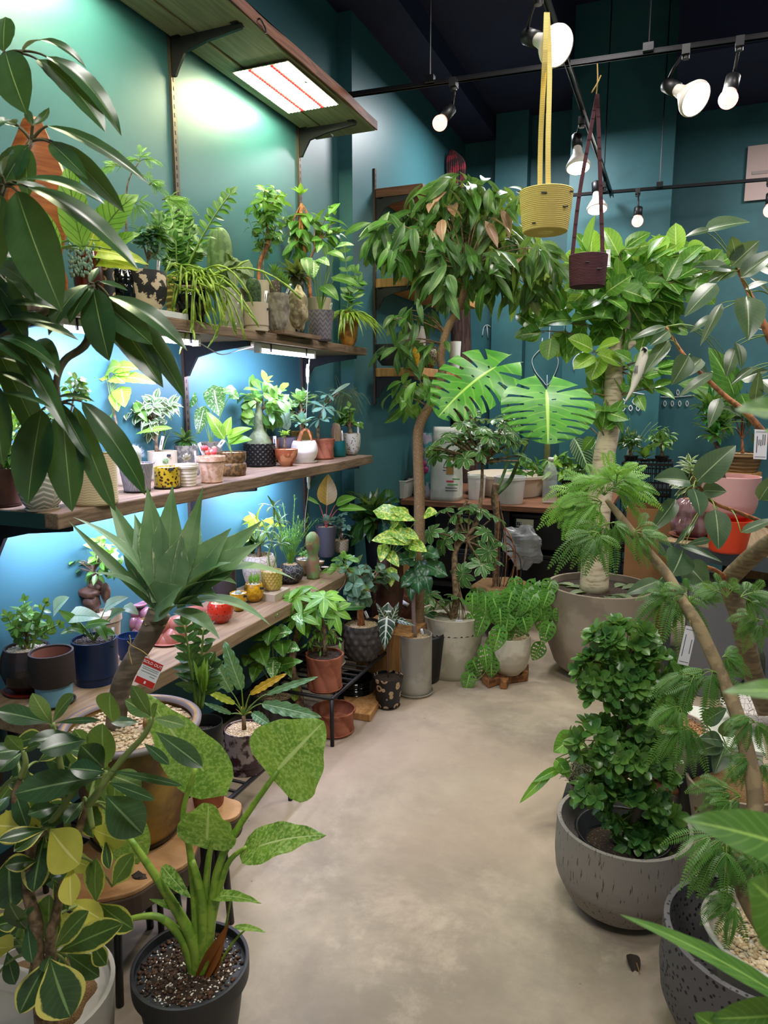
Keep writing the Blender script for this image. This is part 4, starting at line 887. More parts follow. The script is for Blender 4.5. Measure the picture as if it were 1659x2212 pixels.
BRWN = mat('brown_matte', '4a2a1c', .55, kind='noise', c2='381e14', sc=6); DKS = mat('dark_saucer', '1f1f20', .4); GOLDP = mat('gold_brown_pot', '8f7430', .6, kind='noise', c2='6a5420', sc=50, bump=.5); PURP = mat('purple_grey_glaze', '6a6472', .4)
B = ZB
p = plant('potted_shrub', 'leafy shrub in plain brown pot at the left end of middle shelf', 'potted plant', 10, 1098, 92, 1010, B, 'taper', BRWN, saucer=BRWN)
bush(p, L_LM, 20, 900, 60, 60, 60, 34, 18, 'ovate', 3, 12); bush(p, L_GR, 30, 980, 50, 30, 60, 26, 12, 'ovate', 4, 10, tname='stem')
p = plant('striped_pot_plant', 'white pot with sage leaf-stripe pattern on a pale dish', 'potted plant', 92, 1106, 94, 1010, B, 'egg', STRW, saucer=CREAM, sw=1.5)
bush(p, L_VS, 100, 930, 50, 60, 60, 28, 14, 'ovate', 5, 12); bush(p, L_GR, 165, 830, 24, 26, 40, 22, 12, 'ovate', 6, 8, trunk=[(110, 1000), (150, 900), (160, 850)], tr=3, tname='stem')
p = plant('zigzag_pot_plant', 'tall cream cylinder with zigzag relief behind hanging umbrella leaves', 'potted plant', 205, 1094, 98, 980, B, 'cyl', ZIG, mod=m_ring(22, .006), tags=1)
bush(p, L_GR, 215, 930, 34, 34, 30, 30, 14, 'ovate', 7, 9)
p = plant('umbellata_fig', 'fig with big thin lime heart leaves on long stalks in a plain beige pot', 'potted plant', 262, 1040, 50, 985, B, 'cyl', BEIGE)
for i, (b, t_, w) in enumerate([((228, 812), (182, 795), 40), ((232, 800), (262, 790), 52), ((250, 795), (300, 797), 42), ((248, 812), (270, 828), 46), ((272, 815), (338, 830), 34), ((262, 840), (270, 880), 46), ((250, 850), (255, 890), 34), ((262, 800), (278, 812), 40)]): bigleaf(p.root, L_LM, (*b, p.d), (*t_, p.d - .03), w, 'heart', .5, .4, .1, .04, nl=8, pet=P(240, 850, p.d) if i else P(245, 900, p.d), pr=.0018)
M = MB(); tube(M, smoothpts([p.top, P(255, 940, p.d), P(240, 850, p.d)]), .006, .003); M.build('trunk', BARK, p.root)
p = plant('variegated_shrub', 'small tree of cream variegated leaves in wide beige pot with black badge', 'potted plant', 350, 1034, 62, 974, B, 'cyl', BEIGE); stick(p, 346, 972, 352, 942, w=7); badge(p, 363, 984)
bush(p, L_VW, 325, 885, 50, 48, 130, 27, 15, 'ovate', 6, 18, trunk=[(338, 975), (336, 940), (330, 905)], tr=4, bend=.4)
bigleaf(p.root, L_BR, (372, 925, p.d - .05), (292, 938, p.d - .05), 18, 'ovate', .4, .5, pet=p.top, pr=.0015); bigleaf(p.root, L_BR, (292, 868, p.d - .05), (318, 912, p.d - .05), 22, 'ovate', .4, .3, pet=P(330, 905, p.d), pr=.0015)
p = plant('old_man_cactus', 'fluffy white cactus in grey pot with raised diamond lattice', 'potted plant', 297, 1066, 72, 1000, B, 'taper', DIA, mod=m_bump(12, 4, .025), saucer=DKS)
cactus(p, mat('cactus_pale', '9aa08a', .8), 285, 1002, 962, 38, 14, .1, dd=-.01); M = MB(); R = random.Random(3); cb = P(285, 983, p.d - .01)
for i in range(900):
    u = nrm(rv(R)); u.z = abs(u.z) * .9; q = cb + V((u.x * .027, u.y * .027, u.z * .03 - .006)); e = q + u * R.uniform(.008, .02) + rv(R, .004); x = nrm(u.cross(UP)) * .0004; M.add([q - x, q + x, e], [(0, 1, 2)])
M.build('white_spines', mat('spines_white', 'efeef0', .6), p.root, kind='stuff')
p = plant('dark_strap_plant', 'low plant with dark strappy leaves in grey rough stone pot', 'potted plant', 402, 1016, 50, 962, B, 'cyl', STONE)
rosette(p, L_DK, 400, 955, 40, 42, 8, 'strap', 2, .3, 1.6, 1.3)
p = plant('echeveria', 'pale rosette succulent in yellow leopard-spotted pot', 'potted plant', 362, 1058, 54, 1008, B, 'cyl', LEOP, saucer=DKS); badge(p, 367, 1014, 16, 6)
rosette(p, L_SV, 358, 1003, 36, 15, 9, 'obov', 3, .2, 1.5, -.4, nl=4, fold=.4); stick(p, 332, 1002, 334, 982, w=4)
p = plant('echeveria', 'lilac rosette succulent in ribbed cream ringed pot', 'potted plant', 405, 1052, 50, 1002, B, 'lip', CREAM, mod=m_ring(7, .02))
rosette(p, leafm('leaf_lilac', 'b9a0a8', '8a9a80', vf=0), 403, 995, 36, 17, 9, 'obov', 4, .2, 1.5, -.4, nl=4, fold=.4); stick(p, 424, 1002, 421, 974, w=4)
p = plant('moon_cactus', 'red moon cactus in speckled pink tan ribbed pot with lip', 'potted plant', 458, 1045, 60, 985, B, 'lip', PINKT, mod=m_rib(36, .015), saucer=PINKT); stick(p, 440, 984, 430, 957, w=7)
M = MB(); R = random.Random(2)
for i in range(12): blob(M, P(450 + R.uniform(-12, 14), 973 + R.uniform(-6, 5), p.d - .01 + R.uniform(-.01, .01)), (.009, .009, .008), 12, 8, .1, i, R.random())
M.build('cactus_cap', gmat('coral_red', 'd83a4a', 'ff8a70'), p.root)
p = plant('green_philodendron', 'bright young philodendron in wide banded bronze brown pot', 'potted plant', 502, 1030, 62, 976, B, 'two', BRONZ, saucer=BRONZ); stick(p, 472, 966, 484, 950, w=9)
for i, (b, t_, w) in enumerate([((485, 950), (445, 888), 30), ((482, 945), (452, 905), 26), ((490, 945), (545, 925), 24), ((495, 955), (545, 950), 26), ((488, 940), (500, 900), 26), ((492, 955), (520, 940), 22)]): bigleaf(p.root, L_BR if i % 2 else L_LM, (*b, p.d), (*t_, p.d - .02), w, 'ovate', .7, .35, .25, nl=8, pet=p.top, pr=.002)
p = plant('mottled_anthurium', 'large mottled heart-leaved climber behind the pink tan pot', 'potted plant', 455, 1000, 50, 955, B, 'taper', STONE)
for i, (b, t_, w) in enumerate([((462, 842), (475, 900), 54), ((440, 885), (428, 940), 36), ((505, 842), (480, 848), 26), ((415, 855), (378, 895), 44), ((500, 850), (516, 862), 26)]): bigleaf(p.root, L_SP, (*b, p.d), (*t_, p.d - .02), w, 'heart', .4, .15, .15, nl=9, pet=p.top, pr=.002)
p = plant('desert_rose', 'desert rose with swollen green base in black pebbled silver pot', 'potted plant', 562, 1010, 66, 957, B, 'cyl', SILV, mod=m_bump(18, 9, .07), saucer=DKS, seg=144); stick(p, 594, 968, 593, 942, w=7)
M = MB(); lathe(M, p.top - UP * .006, resample([(26 * p.s, 0), (27 * p.s, 8 * p.s), (20 * p.s, 22 * p.s), (11 * p.s, 34 * p.s), (9 * p.s, 60 * p.s), (4 * p.s, 95 * p.s)], 14), 24, m_rock(.05)); M.build('caudex', mat('caudex_green', '76805a', .6, kind='noise', c2='5a6242', sc=30), p.root)
bush(p, L_GR, 570, 868, 42, 38, 50, 36, 16, 'obov', 9, 11, trunk=[(562, 950), (562, 905), (566, 885)], tr=5, sm=BARK, bend=.4); rosette(p, L_LM, 573, 830, 6, 34, 15, 'obov', 2, .3, 1.3, .4, name='leaf_crown')
p = plant('bright_alocasia', 'plant with lime arching leaves behind the pebbled pot', 'potted plant', 572, 992, 62, 950, B, 'taper', TERR)
for i, (b, t_, w) in enumerate([((542, 880), (518, 860), 34), ((550, 900), (505, 882), 28), ((560, 880), (535, 850), 34), ((580, 900), (600, 850), 26), ((548, 920), (508, 880), 22)]): bigleaf(p.root, L_LM, (*b, p.d), (*t_, p.d), w, 'ovate', .6, .3, .2, nl=8, pet=p.top, pr=.002)
p = plant('marbled_bowl_plant', 'tiny yellow green seedling in swirled terracotta bowl', 'potted plant', 619, 1008, 50, 970, B, 'bowl', MARB, saucer=MARB)
rosette(p, L_LM, 616, 940, 9, 20, 11, 'ovate', 4, .6, 1.5, .4, stem=[(614, 968)], sr=3)
p = plant('silver_alocasia', 'purple grey pot with one tall silver green leaf', 'potted plant', 610, 996, 72, 944, B, 'bowl', PURP, saucer=None)
bigleaf(p.root, L_BG, (604, 925, p.d), (612, 852, p.d), 46, 'ovate', .2, .1, .25, .02, pet=p.top); bigleaf(p.root, L_SV, (622, 930, p.d), (605, 865, p.d - .02), 26, 'ovate', .4, .1, .1, pet=p.top)
p = plant('footed_bowl_plant', 'white speckled footed bowl with a bent brown root plant', 'potted plant', 658, 1002, 58, 952, B, 'round', WSPK, saucer=WSPK, sw=1.9)
M = MB(); tube(M, smoothpts([P(645, 956, p.d), P(652, 935, p.d), P(661, 928, p.d), P(668, 935, p.d), P(674, 955, p.d)]), [.012, .012, .011, .011, .01, .008, .007, .006, .006, .005, .005, .004, .004, .004, .003, .003, .003, .003, .003, .003, .003][:21], seg=8) if False else tube(M, smoothpts([P(645, 958, p.d), P(652, 935, p.d), P(661, 928, p.d), P(668, 935, p.d), P(674, 955, p.d)]), .012, .004); M.build('root_base', BARKO, p.root)
for k, (dx, L) in enumerate(((-16, 0), (0, -4), (16, 0))): M = MB(); q = P(658 + dx, 990, p.d); tube(M, [q, q - UP * .016], .005, .003); M.build('foot', WSPK, p.root)
rosette(p, L_BG, 652, 915, 20, 34, 12, 'obov', 6, .3, 1.6, .5); rosette(p, L_SP, 650, 870, 14, 40, 20, 'obov', 7, .3, 1.5, .5, stem=[(655, 930)], sr=3, name='leaf_crown')
p = plant('money_tree', 'small money tree with hand-shaped leaves in twisted terracotta pot', 'potted plant', 697, 994, 52, 948, B, 'spiral', TERR, mod=m_twist(7, .14, 3), saucer=TERR)
palmate(p, L_BG, [(707, 852), (735, 845), (700, 880), (680, 870), (690, 905), (722, 885)], 6, 34, 11, 'obov', 4, .4, trunk=[(687, 950), (688, 910), (700, 880)], tr=4, jd=.03)
bigleaf(p.root, L_SV, (713, 856, p.d - .03), (757, 828, p.d - .05), 12, 'obov', .3, .5, pet=P(700, 880, p.d), pr=.0012)
p = plant('gold_pot_fig', 'golden brown pot with large spotted leaves behind the footed bowl', 'potted plant', 652, 984, 50, 932, B, 'cyl', GOLDP)
bush(p, L_SP, 645, 870, 32, 34, 18, 36, 20, 'ovate', 10, 7)
p = plant('pink_column_cactus', 'pink topped column cactus in plain teal pot', 'potted plant', 730, 988, 34, 952, B, 'cyl', TEALP, saucer=TEALP); cactus(p, mat('cactus_pink', '9a8068', .7, kind='speck', c2='c0a090', sc=150, a=.1, b=.3), 726, 953, 914, 20, 12, .08); stick(p, 740, 952, 738, 930, w=4)
p = plant('ivy_pot', 'white perforated pot of ivy and spiny tangle on black dish at shelf end', 'potted plant', 758, 984, 42, 936, B, 'egg', WHTP, saucer=DKS); stick(p, 774, 940, 773, 912, w=4)
bush(p, L_FA, 752, 900, 34, 30, 60, 15, 11, 'heart', 11, 12, bend=.3); 
R = random.Random(31); M = MB()
for i in range(150):
    b = P(745 + R.gauss(0, 12), 850 + R.gauss(0, 8), p.d + R.gauss(0, .02)); a = R.uniform(-2.4, .4); e = b + CR * R.uniform(-.06, .07) - UP * R.uniform(.02, .12); tube(M, bez(b, b + (e - b) * .4 + UP * .03, e, 5), .0009, seg=3, cap=False)
tube(M, bez(p.top, P(720, 800, p.d), P(742, 850, p.d), 10), .001, seg=4); tube(M, bez(p.top, P(700, 740, p.d), P(740, 845, p.d), 10), .001, seg=4)
M.build('tangled_stems', mat('stem_olive', '5a7040', .6), p.root)

# ================================================================ LOW SHELF
C_ = ZC
DKGL = gl('dark_oxblood_glaze', '2a1512', '1a1a1c', sc=5, a=.4, b=.6); REDS = mat('red_saucer', '7a2218', .4); UPBK = mat('brown_black_matte', '2e2422', .7); LTBL = mat('light_blue', '6fa0b4', .6); NAVYP = mat('navy_pot', '10284e', .4); PURG = gl('purple_pink_glaze', '8a5a6a', 'b0808a', sc=20, a=.4, b=.6)
REDPK = gl('red_clay_glaze', '8f4a3a', 'a86a5a', sc=14, a=.4, b=.6, rough=.35); REDL = mat('red_leopard', 'b82a12', .25, kind='speck', c2='3a1008', sc=100, a=.2, b=.3, coat=.6); YELP = mat('yellow_textured', 'c99a1c', .35, bump=.5, bsc=90, kind='noise', c2='a87a10', sc=60)
GOLD = mat('gold_studded', 'b8a050', .35, .2); CRKW = mat('white_crackle', 'cbbfae', .8, kind='crack', c2='7d7062', sc=55, a=.01, b=.05, bump=.4); CRKB = mat('black_crackle', '1a1a1c', .7, kind='crack', c2='77756f', sc=55, a=.015, b=.05, bump=.3)
DRIP = gl('cream_brown_drip', 'b39a70', '8a6a44', sc=9, a=.45, b=.6); CHEV = mat('beige_chevron_pot', 'bdb09a', .7, kind='chev', c2='93866e', a=12, b=2, sc=5)
p = plant('small_leaf_plant', 'jagged small-leaved plant in dark oxblood glazed pot on red saucer', 'potted plant', 57, 1500, 110, 1396, C_, 'round', DKGL, soil='white', saucer=REDS, sw=1.9)
bush(p, L_GR, 55, 1340, 48, 45, 90, 20, 11, 'ovate', 21, 14, bend=.4, wave=.06); zz(p, L_GR, [(52, 1298), (98, 1305), (15, 1330), (125, 1350)], 22, 12, 5, 5)
p = plant('two_tone_pot', 'empty pot with brown black upper band over light blue lower half', 'pot', 120, 1535, 90, 1405, C_, 'cyl', UPBK, soil=None, saucer=DKS, sw=1.02)
p.root.children[-1].data.materials[0] = UPBK
M = MB(); lathe(M, p.c + UP * .006, [(p.r * .82, 0), (p.r * .83, p.h * .42), (p.r * .7, p.h * .43)], 40)
# lower half narrower: rebuild the pot as two parts
for ch in list(p.root.children):
    if ch.name.startswith('pot'): bpy.data.objects.remove(ch)
M.build('lower_pot', LTBL, p.root, sharp=.8); M = MB(); h = p.h; lathe(M, p.c, [(p.r * .8, h * .4), (p.r * .95, h * .4), (p.r, h * .44), (p.r, h), (p.r * .9, h), (p.r * .87, h * .9), (p.r * .86, h * .55), (0.001, h * .5)], 48); M.build('upper_pot', UPBK, p.root, sharp=.8)
M = MB(); lathe(M, p.c, [(p.r * .86, h * .97), (p.r * .855, h * .56)], 40, cap=False); M.build('clay_lining', mat('pink_clay', '8a5a50', .8), p.root)
p = plant('silver_pothos', 'silvery pothos with grey heart leaves in large navy cylinder pot', 'potted plant', 210, 1486, 92, 1378, C_, 'step', NAVYP, soil='lava')
for i, (b, t_, w) in enumerate([((118, 1318), (150, 1290), 46), ((155, 1330), (218, 1335), 46), ((230, 1312), (278, 1290), 34), ((165, 1345), (125, 1318), 26), ((190, 1350), (240, 1345), 28), ((215, 1350), (232, 1385), 26), ((160, 1360), (130, 1370), 22), ((240, 1330), (272, 1318), 30), ((225, 1365), (250, 1372), 24), ((180, 1362), (150, 1355), 26), ((273, 1310), (300, 1328), 26)]): bigleaf(p.root, L_SV if i in (0, 1, 2, 7, 10) else L_GR, (*b, p.d), (*t_, p.d - .03), w, 'heart', .5, .45, .2, nl=8, pet=p.top, pr=.0022)
stick(p, 243, 1385, 244, 1355, w=6); badge(p, 240, 1397, 12, 2)
p = plant('ginseng_ficus', 'ginseng ficus with bulging brown roots and small leaves in beige pot', 'potted plant', 228, 1410, 66, 1322, C_, 'lip', mat('beige_pot_b', 'b8a48c', .7), soil='white')
M = MB()
for x, y, rx, ry in ((198, 1300, 20, 22), (194, 1280, 26, 13), (208, 1258, 13, 20), (228, 1280, 11, 22), (205, 1268, 16, 14)): blob(M, P(x, y, p.d), (rx * p.s, rx * p.s * .8, ry * p.s), 20, 14, .08, x)
M.build('swollen_roots', BARKO if False else mat('ginseng_bark', '6a4a34', .6, kind='noise', c2='4f3626', sc=20, bump=.2), p.root)
bush(p, L_BR, 200, 1185, 62, 42, 46, 26, 14, 'ovate', 22, 16, trunk=[(205, 1250), (202, 1235)], tr=5, bend=.3); bush(p, L_GR, 215, 1225, 55, 20, 46, 22, 12, 'ovate', 23, 12, trunk=[(205, 1250), (206, 1240)], tr=4, tname='branch')
p = plant('navy_small_pot', 'small empty navy pot beside the agave trunk', 'pot', 284, 1428, 52, 1372, C_, 'step', NAVYP, soil=None)
def lobed(name, label, cx, cy_, blobs, d, m, sau=None, top=None):
    t = thing(name, V((*P(cx, cy_, d).xy, C_)), label, 'pot'); s = d / FP; M = MB()
    for x, y, r in blobs:
        q = P(x, y, d); blob(M, q, (r * s, r * s, r * s * 1.05), 24, 16)
    M.build('pot_body', m, t)
    if sau: M = MB(); lathe(M, V(t.location), [(sau * s * .8, 0), (sau * s, .008), (sau * s * .93, .009), (sau * s * .8, .004)], 40); M.build('saucer', REDPK, t)
    if top:
        for x, y, r in top: M = MB(); lathe(M, P(x, y, d) - UP * .004, [(r * s, 0), (r * s * 1.06, .006), (r * s, .008), (r * s * .8, .007)], 24); M.build('opening', m, t); gravelM(P(x, y, d) + UP * .001, r * s * .85, 60, .003, int(x), 0).build('gravel', WHT, t, kind='stuff')
    return t
dl = dep(PZ(320, 1385, C_))
lobed('lobed_pot', 'purple pink glazed pot of clustered round lobes behind the agave', 305, 1360, [(288, 1345, 17), (308, 1350, 19), (290, 1322, 15), (315, 1325, 14), (300, 1365, 16)], dl + .12, PURG, None, [(298, 1305, 19), (318, 1320, 12)])
lobed('lobed_pot', 'large reddish clay pot of fused round lobes on clay saucer', 365, 1400, [(345, 1380, 25), (375, 1378, 27), (355, 1352, 22), (385, 1350, 20), (362, 1388, 26)], dl, REDPK, 42)
lobed('lobed_pot', 'reddish clay lobed pot lying further along the low shelf', 425, 1362, [(415, 1345, 20), (436, 1338, 20), (425, 1352, 17), (405, 1352, 16)], dl + .35, REDPK, 34)
p = plant('red_pot', 'red leopard-glazed small pot on red saucer beside yellow pots', 'potted plant', 477, 1348, 56, 1300, C_, 'round', REDL, saucer=mat('red_orange_glaze', 'a52a18', .3)); rosette(p, L_MA, 480, 1298, 14, 18, 7, 'lance', 3)
p = plant('black_cylinder_pot', 'matte black cylinder pot with dark spiky succulent', 'potted plant', 487, 1318, 50, 1225, C_, 'cyl', UPBK); rosette(p, L_MA, 500, 1212, 26, 34, 9, 'lance', 6, .3, 1.5, -.3)
p = plant('small_yellow_cactus_pot', 'small yellow glazed pot with a low round cactus', 'potted plant', 516, 1322, 36, 1280, C_, 'bowl', YELP, soil='white', saucer=DKS); M = MB(); blob(M, p.top + UP * .004, (.014, .014, .01)); M.build('cactus_stem', mat('cactus_grey', '7a8a78', .7, kind='speck', c2='c0c8b8', sc=200, a=.1, b=.3), p.root); badge(p, 528, 1288, 10, 5)
p = plant('bright_yellow_pot', 'bright yellow textured pot with three stubby green shoots', 'potted plant', 549, 1302, 42, 1260, C_, 'round', YELP, soil='white', saucer=DKS); badge(p, 564, 1271, 12, 5)
for x in (541, 549, 557): rosette(p, L_BR, x, 1262, 7, 24, 6, 'lance', x, .05, .5, .1, name='shoot')
p = plant('dracaena_variegated', 'spindly variegated dracaena in gold studded pot on pale stand', 'potted plant', 588, 1278, 44, 1232, C_ + .03, 'cup', GOLD, mod=m_bump(16, 7, .1), saucer=BEIGE); tag(rect('square_tile', BEIGE, p.c.x - .055, p.c.x + .055, p.c.y - .07, p.c.y + .055, C_, C_ + .03), 'pale square block under the gold studded pot', 'block')
M = MB(); tube(M, smoothpts([p.top, P(580, 1200, p.d), P(592, 1150, p.d), P(590, 1100, p.d)]), .004, .002); tube(M, smoothpts([p.top, P(596, 1200, p.d), P(584, 1160, p.d), P(600, 1130, p.d)]), .003, .0015); M.build('stem', STEM, p.root)
for i, (x, y) in enumerate([(590, 1095), (602, 1128), (575, 1150), (605, 1175)]): rosette(p, L_VS, x, y, 10, 36, 6, 'strap', i, .4, 1.9, 1.0, nl=5, name='leaf_tuft')
p = plant('crackle_pot_plant', 'tall whitish crackled pot with snake plants behind the gold pot', 'potted plant', 560, 1262, 74, 1198, C_, 'round', CRKW)
rosette(p, L_DK, 545, 1196, 10, 58, 14, 'agave', 3, .05, .7, .2, fold=.3); bush(p, L_YG, 560, 1140, 30, 16, 8, 44, 24, 'ovate', 3, 4)
rosette(p, leafm('leaf_white_stripe', '4a7a4a', '2f5a35', vein='e0ead0', vf=.9, nv=12), 560, 1180, 22, 62, 10, 'lance', 5, .3, 1.3, .6, name='striped_leaves')
p = plant('asparagus_fern', 'fluffy asparagus fern in round black pot with white crackle lines', 'potted plant', 628, 1262, 60, 1218, C_, 'sphere', CRKB, saucer=DKS, fill=.99)
R = random.Random(12); M = MB()
for i in range(46):
    e = P(630 + R.gauss(0, 26), 1150 + R.gauss(0, 32), p.d + R.gauss(0, .04)); b = p.top + CR * R.uniform(-.01, .01); pts = bez(b, b.lerp(e, .5) + UP * .04, e, 10); tube(M, pts, .0008, seg=3, cap=False)
    for q in range(3, 11):
        for k in range(9):
            u = nrm(rv(R)) * R.uniform(.008, .02); x = nrm(u.cross(UP)) * .0007; c = pts[q] + u * R.random() * .4; M.add([c - x, c + x, c + u], [(0, 1, 2)], rnd=R.random())
M.build('foliage', L_EB, p.root)
p = plant('drip_glaze_bowl', 'cream and brown drip-glazed bowl of gravel with low green plant', 'potted plant', 665, 1244, 50, 1206, C_, 'cup', DRIP, soil='white', saucer=DRIP); bush(p, L_GR, 668, 1193, 18, 8, 50, 9, 5, 'ovate', 4, 8, tr=1.5)
p = plant('small_white_pot', 'small white pot with pink base and knobby little trunk', 'potted plant', 708, 1204, 30, 1174, C_, 'lip', WSPK, saucer=mat('pink_saucer', 'b99a8e', .5)); M = MB(); blob(M, p.top + UP * .012, (.009, .009, .013)); tube(M, [p.top, p.top + UP * .05], .003); M.build('trunk', BARKO, p.root); rosette(p, L_BG, 707, 1130, 18, 24, 10, 'obov', 3, .3, 1.6, .3)
p = plant('chevron_bowl_plant', 'pale blue green leafy plant in beige chevron bowl', 'potted plant', 737, 1196, 34, 1166, C_, 'cup', CHEV, tags=0); stick(p, 733, 1168, 740, 1152, w=7); palmate(p, L_BG, [(735, 1125), (748, 1138), (722, 1118), (740, 1110), (752, 1155), (728, 1140), (712, 1125)], 6, 15, 8, 'obov', 5, .3, jd=.02, sr=1)
p = plant('orange_leaf_philodendron', 'plant with one big golden orange leaf and pink stalks by the rail', 'potted plant', 704, 1178, 46, 1136, C_, 'taper', mat('grey_pot_d', '55545c', .6))
bigleaf(p.root, L_OR, (706, 1092, p.d), (709, 1024, p.d), 46, 'ovate', .15, .05, .15, pet=p.top, pm=mat('stalk_pink', 'c0504a', .5), label='large golden orange leaf')
for b, t_, w in [((725, 1090), (770, 1075), 30), ((730, 1100), (792, 1102), 22), ((690, 1090), (632, 1066), 12)]: bigleaf(p.root, L_BR, (*b, p.d), (*t_, p.d - .03), w, 'ovate', .6, .5, .2, pet=p.top, nl=8, pm=MATS['stalk_pink'])
for i, (x, y, w_, pr, m_, lb) in enumerate([(690, 1222, 22, 'bowl', DRIP, 'tiny cream saucer bowl beside the black crackle pot'), (702, 1234, 22, 'bowl', DKS, 'small black dish with pebbles at the end of the low shelf')]): plant('small_dish', lb, 'dish', x, y, w_, y - 10, C_, pr, m_, soil='white')
M = MB(); lathe(M, V((*P(675, 1150, 3.3).xy, C_)), resample([(.03, 0), (.03, .08), (.022, .11), (.033, .16), (.03, .2), (.012, .22)], 20), 24, m_rock(.1)); tag(M.build('stone_cactus', mat('grafted_stone', '8a6a50', .9, kind='noise', c2='6f8a55', sc=18, bump=.8), None), 'lumpy brown and green grafted cactus stump near the rail', 'cactus')
# ================================================================ FLOOR, LEFT SIDE
def bench(x0, x1, y0, y1, z, label, bars=9, along='y'):
    t = thing('metal_bench', ((x0 + x1) / 2, (y0 + y1) / 2, 0), label, 'bench', 'low black slatted metal benches')
    M = MB()
    for a, b in (((x0, y0), (x1, y0)), ((x1, y0), (x1, y1)), ((x1, y1), (x0, y1)), ((x0, y1), (x0, y0))): tube(M, [(a[0], a[1], z), (b[0], b[1], z)], .008, seg=8)
    M.build('rim', METAL, t)
    for i in range(bars):
        f = (i + 1) / (bars + 1); M = MB(); y = y0 + (y1 - y0) * f; tube(M, [(x0, y, z), (x1, y, z)], .005, seg=6); M.build('slat', METAL, t)
    for x in (x0, x1):
        for y in (y0, y1): M = MB(); tube(M, [(x, y, z - .002), (x, y, 0)], .0085, seg=8); M.build('leg', METAL, t)
bench(-1.62, -1.243, 2.455, 3.10, .205, 'low black slatted bench under the twisted terracotta pots', 11)
bench(-1.62, -1.204, 1.35, 2.041, .205, 'low black slatted bench under the mottled pot', 12)
BZ = .213
PINE_C = mat('charcoal_pinecone', '3a3634', .9, bump=.5, bsc=60, kind='noise', c2='4f4946', sc=30); BRURN = gl('brown_urn_glaze', '4a2a1e', '8a5a30', sc=22, a=.55, b=.68); CONC = mat('grey_concrete', '8f897c', .75, kind='noise', c2='a09a8c', sc=5, bump=.1, bsc=60)
WCONC = mat('white_terrazzo', 'bdb6a2', .8, kind='noise', c2='a8a28e', sc=6, bump=.15, bsc=140); SAND = mat('sand_planter', '8f8272', .8, kind='noise', c2='7d7062', sc=4, bump=.4, bsc=260); MOTT = mat('mottled_maroon_pot', '9a8a84', .5, kind='noise', c2='3a2024', sc=28, a=.44, b=.54, det=8)
WOVEN = mat('woven_beige', '8f8672', .8, kind='speck', c2='2c2822', sc=110, a=.1, b=.25); RIDGE = mat('dark_ridged', '3c3836', .7, bump=.2, bsc=40); WEGG = mat('white_marbled_pot', 'cfc8b6', .6, kind='noise', c2='b3aa96', sc=5); CORK = mat('cork_log', '8a5a30', .95, kind='noise', c2='5f3a1e', sc=22, bump=1)
BURL = mat('burlap', '8a6a44', .95, kind='crack', c2='5f4628', sc=260, a=.02, b=.2, bump=.8)
p = plant('money_tree', 'bright money tree in twisted terracotta pot on the bench', 'potted plant', 702, 1502, 80, 1412, BZ, 'spiral', TERR, soil='dark', mod=m_twist(7, .1, 3), saucer=TERR)
bush(p, L_EB, 700, 1385, 38, 30, 60, 16, 5, 'lance', 2, 14, trunk=[(702, 1415), (700, 1350)], tr=5, sm=BARK)
palmate(p, L_BR, [(682, 1318), (640, 1290), (700, 1290, -.05), (668, 1350), (645, 1330), (650, 1270), (720, 1320)], 7, 52, 20, 'lance', 3, .7, trunk=[(702, 1410), (700, 1350), (685, 1320)], tr=5, jd=.05)
p = plant('twisted_pot', 'empty twisted terracotta pot on the floor under the bench', 'pot', 722, 1600, 92, 1530, 0, 'spiral', TERR, soil=None, mod=m_twist(7, .1, 3), saucer=TERR)
p = plant('woven_pot_plant', 'beige woven-pattern pot with wispy fern behind the twisted terracotta pot', 'potted plant', 706, 1450, 76, 1385, BZ, 'cyl', WOVEN, soil='lava', saucer=CREAM)
everfresh(p, L_EB, [(735, 1240, 50, 0, (20, 160)), (760, 1265, 40, 0, (-60, 60)), (715, 1270, 36, 0, (150, 260)), (745, 1215, 40, 0, (30, 150))], 6, np_=5, n=13, Wd=15); M = MB(); tube(M, smoothpts([p.top, P(700, 1310, p.d), P(742, 1265, p.d), P(745, 1230, p.d)]), .005, .002); M.build('trunk', BARK, p.root)
t = thing('wood_board', PZ(780, 1545, 0), 'thick pale wooden board lying on the floor beside the bench', 'board'); M = MB(); q = [PZ(*a, 0) for a in ((748, 1552), (800, 1560), (828, 1515), (790, 1480), (740, 1500))]; prism(M, [(a.x, a.y) for a in q], 0, .035); M.build('board', W_PINE, t, smooth=False, bevel=.004)
p = plant('pinecone_pot_fig', 'round-leaved fig in charcoal pinecone-textured pot', 'potted plant', 782, 1432, 84, 1345, BZ, 'egg', PINE_C, soil='tan', mod=m_bump(14, 6, .1)); stick(p, 795, 1335, 788, 1320, w=6)
bush(p, leafm('leaf_round_blue', '6f8f7a', '41644c', vein='93a98c', vf=.15, rough=.3), 785, 1248, 62, 58, 90, 24, 20, 'round', 7, 20, trunk=[(780, 1345), (778, 1310), (782, 1280)], tr=9, sm=BARKO, bend=.3)
bigleaf(p.root, L_DK, (790, 1312, p.d - .1), (724, 1318, p.d - .12), 26, 'ovate', .6, .6)
p = plant('ridged_pot', 'stacked black horizontally ridged pot in shadow under the bench', 'pot', 768, 1520, 80, 1462, 0, 'cyl', BK_BOB, soil=None, mod=m_ring(9, .02))
p = plant('african_mask', 'arrow-leaved plant with white veins in black pot with tan rings', 'potted plant', 838, 1536, 66, 1460, 0, 'taper', mat('ring_pattern', '121214', .5, kind='rings', c2='b99a78', sc=24, a=.2, b=.38), soil='dark', saucer=BK_BOB)
